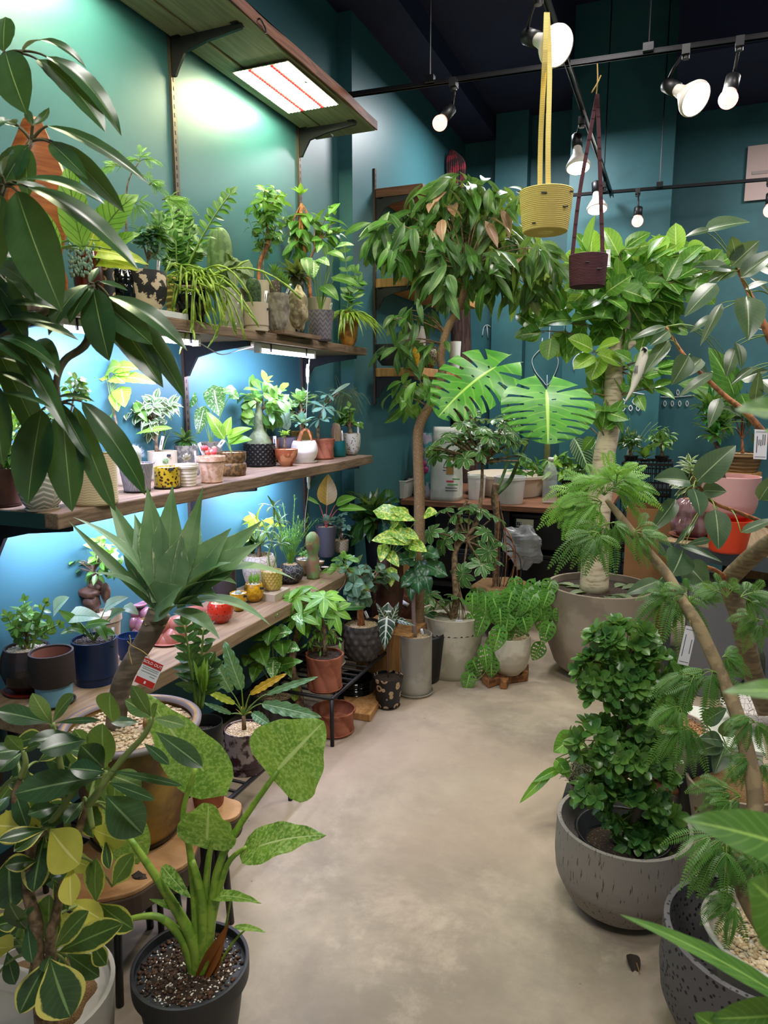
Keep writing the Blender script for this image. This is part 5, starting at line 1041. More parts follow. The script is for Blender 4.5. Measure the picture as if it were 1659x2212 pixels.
for b, t_, w in [((836, 1330), (830, 1405), 50), ((845, 1340), (862, 1300), 26), ((832, 1335), (812, 1302), 22), ((858, 1338), (898, 1352), 18)]: bigleaf(p.root, L_AZ, (*b, p.d - .03), (*t_, p.d - .06), w, 'arrow', .4, .15, .1, .04, 4, seed=4, pet=p.top, pr=.002, pm=mat('stalk_brown', '6a4a38', .5), zig=.2)
p = plant('lobed_leaf_tree', 'tall grey cylinder planter with bare trunk and big lobed leaves', 'potted plant', 895, 1512, 74, 1368, 0, 'cyl', CONC, soil='tan', saucer=CONC, sw=1.22); stick(p, 914, 1372, 910, 1358, w=5)
M = MB(); tube(M, smoothpts([p.top, P(893, 1310, p.d), P(896, 1255, p.d)]), .011, .009, 10); M.build('trunk', mat('bark_grey_mauve', '7a6660', .9, bump=.6, bsc=90), p.root)
for b, t_, w, m_ in [((900, 1235), (865, 1270), 40, L_LF), ((900, 1225), (905, 1285), 52, L_LF), ((908, 1215), (968, 1245), 56, L_LF), ((905, 1210), (930, 1285), 40, L_LF), ((895, 1205), (850, 1215), 44, L_LF), ((900, 1195), (870, 1170), 46, L_GR), ((915, 1190), (950, 1205), 40, L_LF), ((885, 1240), (888, 1300), 28, L_LF)]:
    bigleaf(p.root, m_, (*b, p.d), (*t_, p.d - .06), w, 'ovate', .6, .35, .1, .1, 2, nl=16, pet=P(897, 1258, p.d), pr=.002, zig=.25)
t = thing('brown_urn', V((*PZ(858, 1420, 0).xy, 0)), 'big glossy brown urn with flecked glaze and a paper label', 'urn'); c = V(t.location) + V((-.02, .0, 0)); t.location = c; s = dep(c + UP * .3) / FP; r = 50 * s
M = MB(); pr = [(r * .5, 0), (r * .6, .02), (r * .9, .12), (r * 1.05, .22), (r, .32), (r * .8, .40), (r * .6, .425), (r * .55, .43), (r * .5, .42), (r * .6, .38), (r * .8, .3)]; lathe(M, c, pr, 56); M.build('urn_body', BRURN, t); M = MB(); q = P(873, 1302, dep(c) - .17); M.bar(q - CR * .022 + UP * .012, q + CR * .022 - UP * .016, .022, .0015, up=CF); M.build('paper_label', TAGM, t)
p = plant('variegated_schefflera', 'variegated umbrella tree with twisting pale trunk in large off-white planter', 'potted plant', 975, 1472, 142, 1322, 0, 'taper', WCONC, soil='dark', fill=.84)
M = MB(); tube(M, smoothpts([P(975, 1345, p.d), P(985, 1300, p.d), P(982, 1230, p.d), P(984, 1190, p.d), P(1000, 1165, p.d), P(1030, 1130, p.d), P(1040, 1060, p.d), P(1042, 1000, p.d)]), .02, .007, 10); tube(M, smoothpts([P(984, 1190, p.d), P(990, 1120, p.d), P(1010, 1080, p.d)]), .01, .006)
for i in range(9): R = random.Random(i); tube(M, bez(P(982 + R.uniform(-4, 6), 1240 + i * 6, p.d), P(1000, 1290, p.d - .02), P(980 + R.uniform(-16, 30), 1345, p.d - .03)), .0025, .0015, 5)
M.build('trunk', BARK, p.root)
hb = [(1000, 915), (1035, 905), (1075, 905), (1110, 910), (960, 945), (985, 950), (1020, 940), (1055, 940), (1090, 940), (1120, 950), (930, 965), (945, 985), (975, 985), (1005, 990), (1035, 975), (1075, 970), (1130, 985), (1010, 960)]
pp = Pl(); pp.__dict__.update(p.__dict__)
hb = hb + [(x + 17, y + 13) for x, y in hb[::2]] + [(x - 12, y - 14) for x, y in hb[1::2]]
palmate(pp, L_VS, hb, 8, 32, 15, 'obov', 8, .5, sm=BARK, root=P(1042, 1000, p.d), sr=3, jd=.14, tr=3)
palmate(pp, L_VS, [(1015, 1095), (1000, 1120), (960, 1165), (1050, 1150), (930, 1150), (1080, 1170), (1020, 1200), (1070, 1115), (960, 1100), (1040, 1220), (1055, 1190), (985, 1150), (985, 1110), (1035, 1100), (1030, 1180), (945, 1185), (1065, 1210), (1000, 1240)], 8, 34, 15, 'obov', 9, .5, root=P(1010, 1170, p.d), jd=.1)
palmate(pp, L_VS, [(945, 1300), (920, 1325), (950, 1350), (970, 1300), (990, 1290), (925, 1285)], 8, 34, 14, 'obov', 10, .6, root=P(975, 1330, p.d), jd=.08)
def hang_tag(x, y, w, h, d, label, lines=5, rot=0, cat='price tag', twine=None):
    t = thing('price_tag', P(x, y + h / 2, d), label, cat); s = d / FP; c = P(x, y, d); u = nrm(CU * math.cos(rot) + CR * math.sin(rot)); r_ = nrm(u.cross(-CF)) * -1
    M = MB(); M.bar(c - u * h * s / 2, c + u * h * s / 2, w * s, .0012, up=CF); M.build('card', TAGM, t, smooth=False); M = MB(); R = random.Random(int(x))
    for fr in ((-.42, -.42, .42, -.42), (-.42, .42, .42, .42)): M.bar(c + r_ * fr[0] * w * s + u * fr[1] * h * s - CF * .0012, c + r_ * fr[2] * w * s + u * fr[3] * h * s - CF * .0012, .0008, .0004, up=CF)
    for i in range(lines):
        xx = -.3 + .6 * i / max(1, lines - 1); a, b = R.uniform(.15, .35), R.uniform(-.3, 0); M.bar(c + r_ * xx * w * s + u * a * h * s - CF * .0012, c + r_ * xx * w * s + u * b * h * s - CF * .0012, w * s * .05, .0004, up=CF)
    M.build('print', INK, t, smooth=False)
    if twine: M = MB(); tube(M, [c + u * h * s * .45, P(*twine, d)], .0008, seg=4); M.build('twine', MATS['twine'], t)
    return t
dq = dep(p.c) - p.r * .99
hang_tag(992, 1356, 15, 34, dep(PZ(992, 1470, 0)) - .06, 'small white printed price tag on the off-white planter', 4)
# monstera on its stand, behind
t = thing('plant_stand', PZ(1065, 1395, 0) + V((0, .2, 0)), 'black round pot holder with burlap behind the white egg pot', 'plant stand')
mp = Pl(); mp.root = t; c = V(t.location); mp.d = dep(c + UP * .4); mp.s = mp.d / FP
zt_ = P(1062, 1275, mp.d).z; r = 60 * mp.s
M = MB(); lathe(M, V((c.x, c.y, 0)), [(r * .55, 0), (r * .6, .02), (r * .95, zt_ - .06), (r, zt_), (r * .96, zt_), (r * .9, zt_ - .05)], 40); M.build('pot', BK_BOB, t)
M = MB(); lathe(M, V((c.x, c.y, zt_ - .03)), resample([(r * 1.02, 0), (r * 1.08, .04), (r * .9, .07), (r * .5, .05), (r * .2, .06)], 14), 48, lambda a, k, rr, z: rr * (1 + .08 * math.sin(7 * a + k * 5) + .05 * math.sin(13 * a)), ); M.build('burlap_wrap', BURL, t)
mr = thing('monstera', V((c.x, c.y, zt_)), 'swiss cheese plant with thick green stems and two huge split leaves', 'potted plant'); D0 = mp.d
G = mat('monstera_stem', '5f7f4a', .5, kind='noise', c2='44663a', sc=20)
M = MB(); tube(M, smoothpts([P(1070, 1275, D0), P(1072, 1200, D0), P(1075, 1130, D0), P(1068, 1080, D0), P(1072, 1045, D0)]), [.018] * 17 if False else .018, .022, 12); M.build('stem', BARK, mr)
M = MB(); tube(M, smoothpts([P(1068, 1070, D0), P(1100, 1040, D0), P(1118, 1000, D0 - .1), P(1150, 930, D0 - .2)]), .017, .006, 10); M.build('leaf_stalk', G, mr)
M = MB(); tube(M, smoothpts([P(1072, 1060, D0), P(1095, 1000, D0), P(1102, 900, D0 - .1), P(1085, 830, D0 - .2)]), .011, .005, 10); M.build('leaf_stalk', G, mr)
R = random.Random(5)
for i in range(9):
    M = MB(); x = 1050 + i * 9; tube(M, bez(P(1075 + i * 3, 1065 + i * 18, D0), P(x + R.uniform(0, 50), 1180, D0 - .05), P(x + R.uniform(-14, 20), 1280, D0 - .02), 9), .0045, .0025, 6); M.build('aerial_root', BARKD if i % 2 else BARKO, mr)
for b, t_, w, bd, q, lb in [((1072, 792, 2.9), (943, 862, 2.75), 176, .7, .45, 'bright split leaf on the left'), ((1180, 842, 2.7), (1190, 940, 2.55), 220, .5, .5, 'paler split leaf on the right')]: bigleaf(mr, L_MN, b, t_, w, 'heart', bd, q, .05, split=1, seed=3, label=lb, monst_n=8)
# monstera adansonii
lg = thing('cork_log', PZ(1100, 1480, 0), 'rough cork bark slab raising the white egg pot', 'log slab'); M = MB(); q = [PZ(*a, 0) for a in ((1040, 1475), (1055, 1488), (1078, 1480), (1080, 1489), (1095, 1490), (1100, 1478), (1140, 1472), (1142, 1450), (1100, 1440), (1045, 1450))]; prism(M, [(a.x, a.y) for a in q], 0, .042); M.build('slab', CORK, lg, smooth=False, bevel=.006)
p = plant('swiss_cheese_vine', 'dense holed-leaf vine spilling from white egg-shaped pot', 'potted plant', 1098, 1462, 92, 1370, .043, 'egg', WEGG, saucer=WEGG, soil='tan', sw=1.2)
R = random.Random(17); 
for i in range(58):
    a = R.random(); x = 1125 + R.gauss(0, 46); y = 1310 + R.gauss(0, 32) + max(0, abs(x - 1120) - 50) * .5
    if i < 9: x, y = [(1070, 1330), (1095, 1350), (1135, 1350), (1070, 1400), (1085, 1430), (1045, 1340), (1180, 1370), (1165, 1320), (1110, 1290)][i]
    if i in range(9, 14): x, y = [(1030, 1445), (1010, 1475), (1050, 1425), (1062, 1445), (1160, 1410)][i - 9]
    L = R.uniform(46, 64); dx, dy = R.uniform(-.5, .35), R.uniform(.6, 1)
    zf = -.05 - .12 * R.random() if abs(x - 1098) < 50 else R.uniform(-.12, .1)
    b = (x - dx * L / 2, y - dy * L / 2, p.d + zf); M = None
    bigleaf(p.root, L_AD, b, (x + dx * L / 2, y + dy * L / 2, p.d + zf - .02), L * R.uniform(.62, .78), 'heart', .6, .3, .12, split=1, intact=True, seed=i, monst_n=5, pet=p.top if i < 40 and not 9 <= i < 14 else None, pr=.0014)
M = MB(); tube(M, smoothpts([p.top, P(1058, 1370, p.d - .1), P(1062, 1420, p.d - .1), P(1040, 1462, p.d - .1), P(1015, 1470, p.d - .1)]), .002, .0015, 5); M.build('vine', STEM, p.root)
# big round planter with tree
p = plant('altissima_tree', 'large fig tree with pale trunk in the biggest round sand-coloured planter', 'potted plant', 1288, 1472, 226, 1262, 0, 'bell', SAND, soil='dark', fill=.93)
PT = mat('pale_fig_bark', 'c6b99e', .85, kind='noise', c2='8f8068', sc=14, a=.45, b=.7, stretch=(1, 1, 5), bump=.4, bsc=90)
M = MB(); tp = [V((*P(1283, 1285, p.d).xy, p.top.z - .01))] + [P(x, y, p.d) for x, y in ( (1288, 1150), (1300, 1040), (1306, 980), (1322, 900), (1326, 820), (1332, 760), (1345, 700), (1350, 640))]; tube(M, smoothpts(tp), [.075, .064, .058, .054, .05, .047, .044, .04, .036], seg=14); tube(M, smoothpts([P(1335, 770, p.d), P(1362, 745, p.d), P(1372, 742, p.d)]), .02, .015); tube(M, smoothpts([P(1325, 812, p.d), P(1350, 798, p.d), P(1372, 792, p.d)]), .008, .005); M.build('trunk', PT, p.root)
M = MB(); R = random.Random(9)
for i in range(16):
    a = R.uniform(0, 6.28); q = p.top + V((math.cos(a), math.sin(a), 0)) * p.rin * R.uniform(.3, .9); leaf(M, q, V((math.cos(a), math.sin(a), .3)), UP, .13, .06, 'ovate', .8, .2, nl=6, R=R)
M.build('fallen_leaves', L_GY, p.root)
def crown(p, lm, pts, per, L, Wd, seed, o, shape='ovate', name='foliage', sm=None, bend=.35, br=.006, jit=16, sp=.9):
    """leafy twigs: each point is a twig tip carrying leaves"""
    R = random.Random(seed); M, T = MB(), MB()
    for q in pts:
        x, y = q[:2]; y += 26 if y < 590 else 0; dd = q[2] if len(q) > 2 else R.uniform(-.16, .16); e = P(x, y, p.d + dd); st = min(o, key=lambda a: (a - e).length); sc = (p.d + dd) / FP
        tube(T, bez(st, st.lerp(e, .6) + UP * (e - st).length * .08, e, 6), br, br * .35, 5, cap=False); t = nrm(e - st)
        for i in range(per):
            a = i * 2.4 + R.uniform(-.4, .4); d = nrm(t * .5 + (CR * math.cos(a) + CU * math.sin(a)) * sp - UP * .22 + rv(R, .25) - CF * .15)
            b = e - t * sc * jit * (i % 3) + rv(R, .003); l = L * sc * R.uniform(.72, 1.12)
            leaf(M, b + d * l * .15, d, nrm(UP * .55 - CF * .55 + rv(R, .3)), l, Wd * sc * R.uniform(.85, 1.1), shape, bend * R.uniform(.3, 1.6), .25, 0, nl=6, ns=2, R=R); tube(T, [b, b + d * l * .17], .0016, seg=4, cap=False)
    T.build('branch', sm or BARK, p.root); return M.build(name, lm, p.root)
ctp = smoothpts(tp[5:], 4)
crown(p, L_FA, [(1270, 530), (1300, 545), (1340, 520), (1375, 530), (1420, 540), (1460, 555), (1500, 540), (1530, 560), (1240, 570), (1290, 590), (1330, 580), (1370, 590), (1410, 600), (1450, 610), (1250, 640), (1300, 640), (1350, 640), (1400, 650), (1440, 650), (1280, 680), (1320, 690), (1370, 690), (1230, 690), (1420, 700), (1190, 700), (1160, 715), (1380, 560), (1330, 620), (1430, 580), (1470, 600), (1255, 600), (1320, 560), (1400, 570), (1350, 560), (1445, 640), (1490, 620), (1300, 620)], 6, 66, 46, 31, ctp, shape='zz')
crown(p, L_LM, [(1275, 540), (1350, 530), (1400, 540), (1325, 655), (1360, 665), (1475, 520), (1280, 760)], 5, 64, 46, 32, ctp, shape='zz', name='young_leaves')
crown(p, L_FA, [(1275, 790), (1280, 850), (1300, 890), (1320, 900), (1270, 920), (1300, 930), (1330, 850), (1360, 790), (1380, 820), (1410, 800), (1405, 840), (1385, 780)], 4, 50, 32, 33, [P(1322, 860, p.d), P(1310, 960, p.d), P(1330, 800, p.d)], name='lower_leaves')
hang_tag(1314, 558, 9, 38, p.d - .3, 'narrow white tag hanging beside the maroon basket strap', 1, twine=(1302, 530))
t = thing('bird_figurine', P(1372, 800, p.d - .15), 'white parrot figurine with black beak clinging beside the pale trunk', 'figurine'); d = p.d - .15
M = MB(); tube(M, smoothpts([P(1392, 752, d), P(1388, 775, d), P(1378, 805, d), P(1366, 840, d), P(1350, 868, d)]), [.012, .02, .026, .028, .026, .02, .012, .007, .003], seg=12); blob(M, P(1391, 758, d), (.02, .02, .02)); M.build('body', mat('white_feather', 'c9c4b8', .8, bump=.5, bsc=60), t)
M = MB(); tube(M, [P(1394, 758, d - .025), P(1390, 752, d - .04), P(1386, 758, d - .045)], .009, .002); M.build('beak', BLACK, t)
for k in range(3): M = MB(); tube(M, [P(1372 + k * 3, 790, d - .02), P(1370 + k * 3, 806, d - .025)], .003, .002); M.build('wing_mark', mat('grey_mark', '77787a', .7), t)
# weeping fig tree (behind, middle)
tr_ = thing('weeping_fig_tree', PZ(905, 1440, 0) + V((-.05, .35, 0)), 'tall long-leaved fig with curved speckled trunk and drooping crown', 'tree'); wp = Pl(); wp.root = tr_; wp.d = 3.55; wp.s = 3.55 / FP; wp.top = V(tr_.location)
SPB = mat('speckled_bark', '7a5f44', .8, kind='speck', c2='b39a70', sc=130, a=.1, b=.3, bump=.4, bsc=90)
T1 = smoothpts([V((*P(905, 1200, 3.55).xy, .06)), P(905, 1200, 3.55), P(906, 1080, 3.55), P(903, 980, 3.55), P(903, 935, 3.55), P(912, 905, 3.55), P(935, 865, 3.55), P(955, 805, 3.55), P(952, 770, 3.55), P(965, 715, 3.55), P(990, 665, 3.55), P(1003, 625, 3.5), P(1005, 585, 3.5)])
M = MB(); tube(M, T1, [.03 - .014 * i / (len(T1) - 1) for i in range(len(T1))], seg=12); M.build('trunk', SPB, tr_)
M = MB(); q = V((*P(905, 1200, 3.55).xy, 0)); lathe(M, q, resample([(.11, 0), (.15, .26), (.14, .262), (.13, .24), (.0, .235)], 16), 32); M.build('pot', BLACK, tr_)
def droopy(p, lm, hubs, k, L, Wd, seed, o, name='foliage'):
    R = random.Random(seed); M, T = MB(), MB()
    for h in hubs:
        dd = h[2] if len(h) > 2 else R.uniform(-.22, .22); e = P(h[0], h[1], p.d + dd); st = min(o, key=lambda a: (a - e).length); tube(T, bez(st, st.lerp(e, .6) + UP * (e - st).length * .2, e, 7), .005, .0016, 5, cap=False)
        t = nrm(e - st) * .5
        for i in range(k):
            a = R.uniform(0, 6.28); d = nrm(t * .6 + CR * math.cos(a) * .75 + CF * math.sin(a) * .6 - UP * R.uniform(.25, 1.5)); b = e + rv(R, .03); l = L * 1.22 * p.s * R.uniform(.7, 1.2)
            leaf(M, b, d, nrm(UP * .5 - CF * .6 + rv(R, .3)), l, Wd * 1.3 * p.s * R.uniform(.8, 1.1), 'lance', R.uniform(.3, 1.1), .3, 0, nl=6, ns=1, R=R)
    T.build('twig', BARK, p.root); return M.build(name, lm, p.root)
droopy(wp, L_AM, [(830, 480), (815, 510), (850, 500), (860, 530), (880, 470), (900, 440), (930, 420), (960, 410), (985, 400), (1010, 400), (1050, 410), (1080, 425), (1110, 440), (900, 500), (930, 480), (960, 460), (1000, 450), (1030, 460), (1060, 470), (1100, 480), (920, 540), (950, 520), (990, 510), (1020, 510), (1050, 520), (1090, 520), (1130, 510), (940, 580), (980, 560), (1020, 560), (1060, 560), (1100, 550), (1140, 550), (1170, 540), (1195, 560), (1180, 590), (1150, 600), (1040, 600), (960, 600), (1010, 530), (975, 490), (1075, 580), (1120, 590)], 13, 60, 17, 41, T1[-8:])
droopy(wp, L_GR, [(825, 520), (845, 545), (940, 430), (965, 440), (880, 520), (1075, 590), (1030, 420), (950, 590), (1000, 620), (1155, 630), (1120, 620)], 7, 60, 18, 42, T1[-8:], 'young_leaves'); droopy(wp, L_PK, [(960, 440), (975, 470), (1060, 480), (1120, 530), (950, 475)], 3, 46, 18, 43, T1[-8:], 'pinkish_leaves')
droopy(wp, L_AM, [(850, 690), (870, 680), (890, 670), (860, 740), (885, 750), (925, 680), (935, 740), (905, 745)], 6, 44, 13, 44, [P(958, 745, 3.55), P(962, 720, 3.55)], 'middle_leaves'); droopy(wp, L_GR, [(870, 835), (900, 820), (875, 860), (905, 870), (930, 835), (860, 850)], 6, 44, 16, 45, [P(930, 870, 3.55), P(925, 880, 3.55)], 'lower_leaves')
# tree-fern log behind
tl = thing('bark_log', V((*PY(985, 1060, 5.6).xy, 0)), 'dark fibrous tree trunk standing behind the speckled fig', 'trunk'); M = MB(); tube(M, smoothpts([PY(1014, 1240, 5.62), PY(1012, 1060, 5.6), PY(1002, 930, 5.6), PY(996, 800, 5.6), PY(992, 650, 5.6)]), [.1, .095, .09, .085], seg=16)
M.build('log', mat('fibre_bark', '2c1a14', .95, kind='noise', c2='46302a', sc=12, stretch=(4, 4, .6), bump=1), tl)
# ornaments on the niche shelves
def orn(name, label, cat, x, yb, w, yt, prof, m, X=-1.52, z=1.597, mod=None):
    c = PX(x, yt, X); d = dep(c); r = w / 2 * d / FP; h = c.z - z; t = thing(name, V((c.x, c.y, z)), label, cat); M = MB(); lathe(M, V((c.x, c.y, z)), resample([(a * r, b * h) for a, b in PROF[prof]], 24) + [(r * .85, h * .99), (r * .8, h * .9)], 40, mod); M.build('body', m, t, sharp=.9); return t
orn('stone_cone', 'pale textured pointed cone on the bottom short shelf', 'ornament', 898, 0, 44, 705, 'urn', mat('silver_texture', 'a8a09a', .7, bump=1, bsc=90), -1.60)
orn('dark_bowl', 'tall dark grey bowl stacked on another at left of the short shelf', 'bowl', 838, 0, 60, 745, 'bowl', mat('charcoal_bowl', '2b2a2e', .5), -1.50)
orn('dark_vase', 'ribbed dark vase between the cone and yellow pot', 'vase', 918, 0, 20, 712, 'cyl', mat('charcoal_ribbed', '34363c', .6), -1.58, mod=m_rib(20, .05))
orn('yellow_pot', 'yellow honeycomb pot on the bottom short shelf', 'pot', 890, 0, 34, 752, 'egg', YELP, -1.46)
orn('wicker_ball', 'dark wire wicker ball vase near the speckled trunk', 'vase', 925, 0, 42, 748, 'sphere', mat('wire_gold_black', '3a3226', .6, kind='crack', c2='a08c50', sc=60, a=.02, b=.08), -1.46)
orn('white_ribbed_pot', 'white ribbed square-ish pot at the far end of the short shelf', 'pot', 983, 0, 26, 738, 'taper', WHITEP, -1.46, mod=m_rib(24, .04)); orn('cream_bowl', 'cream domed bowl on the middle short shelf', 'bowl', 905, 0, 46, 570, 'round', CREAM, -1.5, 2.112)
t = thing('dark_dish', V((-1.43, PX(975, 790, -1.46).y, 1.597)), 'flat black dish on the bottom short shelf behind the split leaf', 'dish'); M = MB(); lathe(M, V(t.location), [(.05, 0), (.09, .02), (.085, .018)], 32); M.build('dish', DKS, t)
t = thing('hanging_cloth', PY(982, 400, 5.3), 'dark red patterned cloth bundle hanging high behind the fig crown', 'cloth'); M = MB(); R = random.Random(6)
for i in range(9): x = 966 + i * 4.5; tube(M, smoothpts([PY(975, 325, 5.3), PY(x, 350, 5.3), PY(x + R.uniform(-3, 4), 400, 5.3), PY(x + R.uniform(-4, 6), 430, 5.3)]), .014, .005, 6)
M.build('cloth_folds', mat('red_cloth', '7a1f2c', .9, kind='noise', c2='2c1418', sc=14, a=.45, b=.55), t)
# ================================================================ BACK TABLE
ZK = .75; YK = 4.39
t = thing('work_table', (-.9, YK + .4, 0), 'long wooden-topped work table with black drawers under it', 'table'); rect('table_top', W_PN2, -1.69, -.36, YK, 5.45, ZK - .035, ZK, t, .003)
for x in (-1.66, -.98, -.40):
    for y in (YK + .05, 5.3): rect('leg', METAL, x - .02, x + .02, y - .02, y + .02, 0, ZK - .035, t)
for i, (x0, x1) in enumerate(((-1.5, -.99), (-.96, -.43))):
    for j, z0 in enumerate((.46, .2)):
        t = thing('black_crate', ((x0 + x1) / 2, 4.8, z0), ['left upper', 'left lower', 'right upper', 'right lower'][i * 2 + j] + ' black plastic crate stored under the work table', 'crate'); M = MB()
        M.box(((x0 + x1) / 2, 4.8, z0 + .1), (x1 - x0 - .02, .6, .2)); M.build('crate_body', BLACK, t, smooth=False, bevel=.01); M = MB(); M.box(((x0 + x1) / 2, 4.8, z0 + .215), (x1 - x0, .63, .025)); M.build('crate_rim', BLACK, t, smooth=False, bevel=.004)
rect('lower_shelf', METAL, -1.66, -.38, YK + .06, 5.3, .17, .195, bpy.data.objects['work_table'])
t = thing('number_label', PY(1135, 1140, YK + .1), 'black and white number label on the crate under the table', 'label'); M = MB(); M.box(PY(1134, 1130, 4.485), (.11, .002, .05)); M.build('label_card', mat('label_cream', 'd8d4b8', .6), t, smooth=False); M = MB(); M.box(PY(1120, 1131, 4.482), (.038, .002, .022)); M.build('label_band', INK, t, smooth=False)
def text(s, loc, size, m, root, rot, name='lettering', ext=.0006):
    c = bpy.data.curves.new(name + '_curve', 'FONT'); c.body = s; c.size = size; c.extrude = ext; c.align_x = 'CENTER'; c.align_y = 'CENTER'; o = bpy.data.objects.new(name + '_curve', c); me = bpy.data.meshes.new_from_object(o); bpy.data.objects.remove(o); me.name = name; me.materials.clear(); me.materials.append(m); o = bpy.data.objects.new(name, me); COL.objects.link(o)
    o.parent = root; o.location = V(loc) - wloc(root); o.rotation_euler = rot; return o
text('119', PY(1120, 1131, 4.478), .024, TAGM, t, (math.pi / 2, 0, 0))
def tubbox(name, label, cat, x0, x1, ytop, ybot, Yd, m, depth=.2, flare=.9, inner=None, lid=None):
    a = PY(x0, ytop, Yd); b = PY(x1, ytop, Yd); z1 = a.z; z0 = ZK; w = b.x - a.x; cx = (a.x + b.x) / 2; t = thing(name, (cx, Yd + depth / 2, z0), label, cat)
    M = MB(); k = flare; y0, y1 = Yd, Yd + depth; cy = (y0 + y1) / 2
    def ring(s, z): return [(cx + sx * w / 2 * s, cy + sy * depth / 2 * s, z) for sx, sy in ((-1, -1), (1, -1), (1, 1), (-1, 1))]
    vs = ring(k, z0) + ring(1, z1) + ring(1.06, z1) + ring(1.06, z1 + .008) + ring(.95, z1 + .008) + ring(k * .93, z0 + .01)
    fs = [(3, 2, 1, 0), (20, 21, 22, 23)] + [(r * 4 + i, r * 4 + (i + 1) % 4, r * 4 + 4 + (i + 1) % 4, r * 4 + 4 + i) for r in range(5) for i in range(4)]
    M.add(vs, fs); M.build('bin_body', m, t, smooth=False, bevel=.004)
    if inner: M = MB(); M.box((cx, cy, z0 + (z1 - z0) * .35), (w * .9, depth * .88, (z1 - z0) * .6)); M.build('contents', inner, t, smooth=False)
    return t
CLR = glass('clear_plastic', 'e8ecec', .15, .35)
tubbox('storage_bin', 'clear box of pale granules at the wall end of the work table', 'bin', 866, 900, 982, 1040, 4.9, CLR, .24, .92, TAN)
tubbox('storage_bin', 'clear box behind the white tub on the work table', 'bin', 834, 905, 1030, 1070, 4.65, CLR, .2, .9, mat('granules', '9a8c74', .9, bump=1, bsc=200))
tw = tubbox('white_tub', 'white tub with a black scoop lying in it', 'tub', 806, 876, 1038, 1075, 4.42, WHITEP, .17, .88)
t = thing('black_scoop', V(tw.location) + UP * .09, 'black scoop resting in the white tub', 'scoop'); M = MB(); lathe(M, V(tw.location) + V((.02, -.02, .085)), [(.03, 0), (.05, .03), (.048, .034), (.03, .008)], 24); M.bar(V(tw.location) + V((.05, 0, .115)), V(tw.location) + V((.12, .04, .14)), .02, .006); M.build('scoop_body', BLACK, t)
def bag(name, label, x0, x1, yt, yb, Yd, m, seed, cat='bag'):
    c = PY((x0 + x1) / 2, yb, Yd); w = PY(x1, yb, Yd).x - PY(x0, yb, Yd).x; h = PY((x0 + x1) / 2, yt, Yd).z - ZK; t = thing(name, V((c.x, Yd, ZK)), label, cat); M = MB(); vs = []; n, m_ = 24, 16; R = random.Random(seed); ph = [R.uniform(0, 6) for _ in range(4)]
    for i in range(m_ + 1):
        f = i / m_; dz = .075 * (1 - f ** 3) + .006; ww = w / 2 * (1 - .12 * f + .05 * math.sin(5 * f + ph[0]))
        for k in range(n):
            a = 6.283 * k / n; cs, sn = math.cos(a), math.sin(a); rr = 1 + .04 * math.sin(4 * a + 7 * f + ph[1]) + .03 * math.sin(9 * a - 5 * f + ph[2])
            vs.append((c.x + ww * math.copysign(abs(cs) ** .7, cs) * rr, Yd + dz * math.copysign(abs(sn) ** .7, sn) * rr, ZK + h * f))
    M.add(vs, [(i * n + k, i * n + (k + 1) % n, (i + 1) * n + (k + 1) % n, (i + 1) * n + k) for i in range(m_) for k in range(n)] + [tuple(range(n))[::-1], tuple(m_ * n + k for k in range(n))]); M.build('bag_body', m, t); return t, c, w, h
t, c, w, h = bag('substrate_bag', 'crumpled teal and pink printed bag beside the speckled trunk', 908, 942, 935, 1062, 4.62, mat('teal_pink_bag', '3a8a8c', .35, kind='noise', c2='b9b0c0', sc=12, a=.45, b=.55), 3)
for i, (dx, dz, s_) in enumerate(((-.02, .45, .03), (.0, .36, .026), (-.03, .3, .022))): M = MB(); blob(M, c + V((dx, -.075, dz * h)), (s_, .012, s_)); M.build('flower_print', mat('magenta_print', 'b02a6a', .5), t)
t, c, w, h = bag('soil_bag', 'white printed soil bag standing on the work table', 930, 998, 922, 1072, 4.5, mat('white_bag', 'c8cac0', .35, kind='noise', c2='b4b8ac', sc=6), 5)
yb_ = 4.5 - .083
for nm, m_, rects in (('printed_pot', mat('print_brown', '9a7a3a', .6), [(972, 1016, .05, .055)]), ('printed_leaves', mat('print_green', '3f9a3a', .6), [(970, 1003, .035, .03), (966, 990, .02, .02)]), ('printed_bars', mat('print_red', 'b8404a', .6), [(972, 1040, .05, .012)]), ('printed_band', mat('print_green2', '5aa04a', .6), [(985, 1035, .05, .008), (978, 1047, .07, .008)]), ('printed_text', INK, [(962, 1010, .03, .004), (960, 1016, .02, .004), (985, 1010, .02, .004), (975, 1054, .08, .004), (975, 1060, .08, .004), (968, 955, .04, .006)])):
    M = MB()
    for x, y, a, b in rects: M.box(PY(x, y, yb_), (a, .002, b))
    M.build(nm, m_, t, smooth=False)
def roundtub(label, x, w, yt, Yd, m, name='tub', fl=.8, cat='tub'):
    c = PY(x, yt, Yd); s = dep(c) / FP; r = w / 2 * s; h = c.z - ZK; t = thing(name, V((c.x, Yd, ZK)), label, cat); M = MB()
    lathe(M, V((c.x, Yd, ZK)), [(r * fl, 0), (r * (fl + .02), .004), (r * .96, h - .018), (r * 1.0, h - .018), (r, h), (r * .95, h), (r * .93, h - .02), (r * fl * .95, .01)], 56); M.build('tub_body', m, t, sharp=.6); return t
roundtub('very wide shallow cream tub at the back of the work table', 1098, 176, 1022, 4.95, mat('cream_plastic', 'd6cbb8', .5)); roundtub('white round tub with rim in front of the wide cream tub', 1102, 68, 1029, 4.52, WHITEP, fl=.82)
t = roundtub('white tub with a black leaf mark behind the schefflera trunk', 1030, 40, 1026, 4.62, WHITEP, fl=.85)
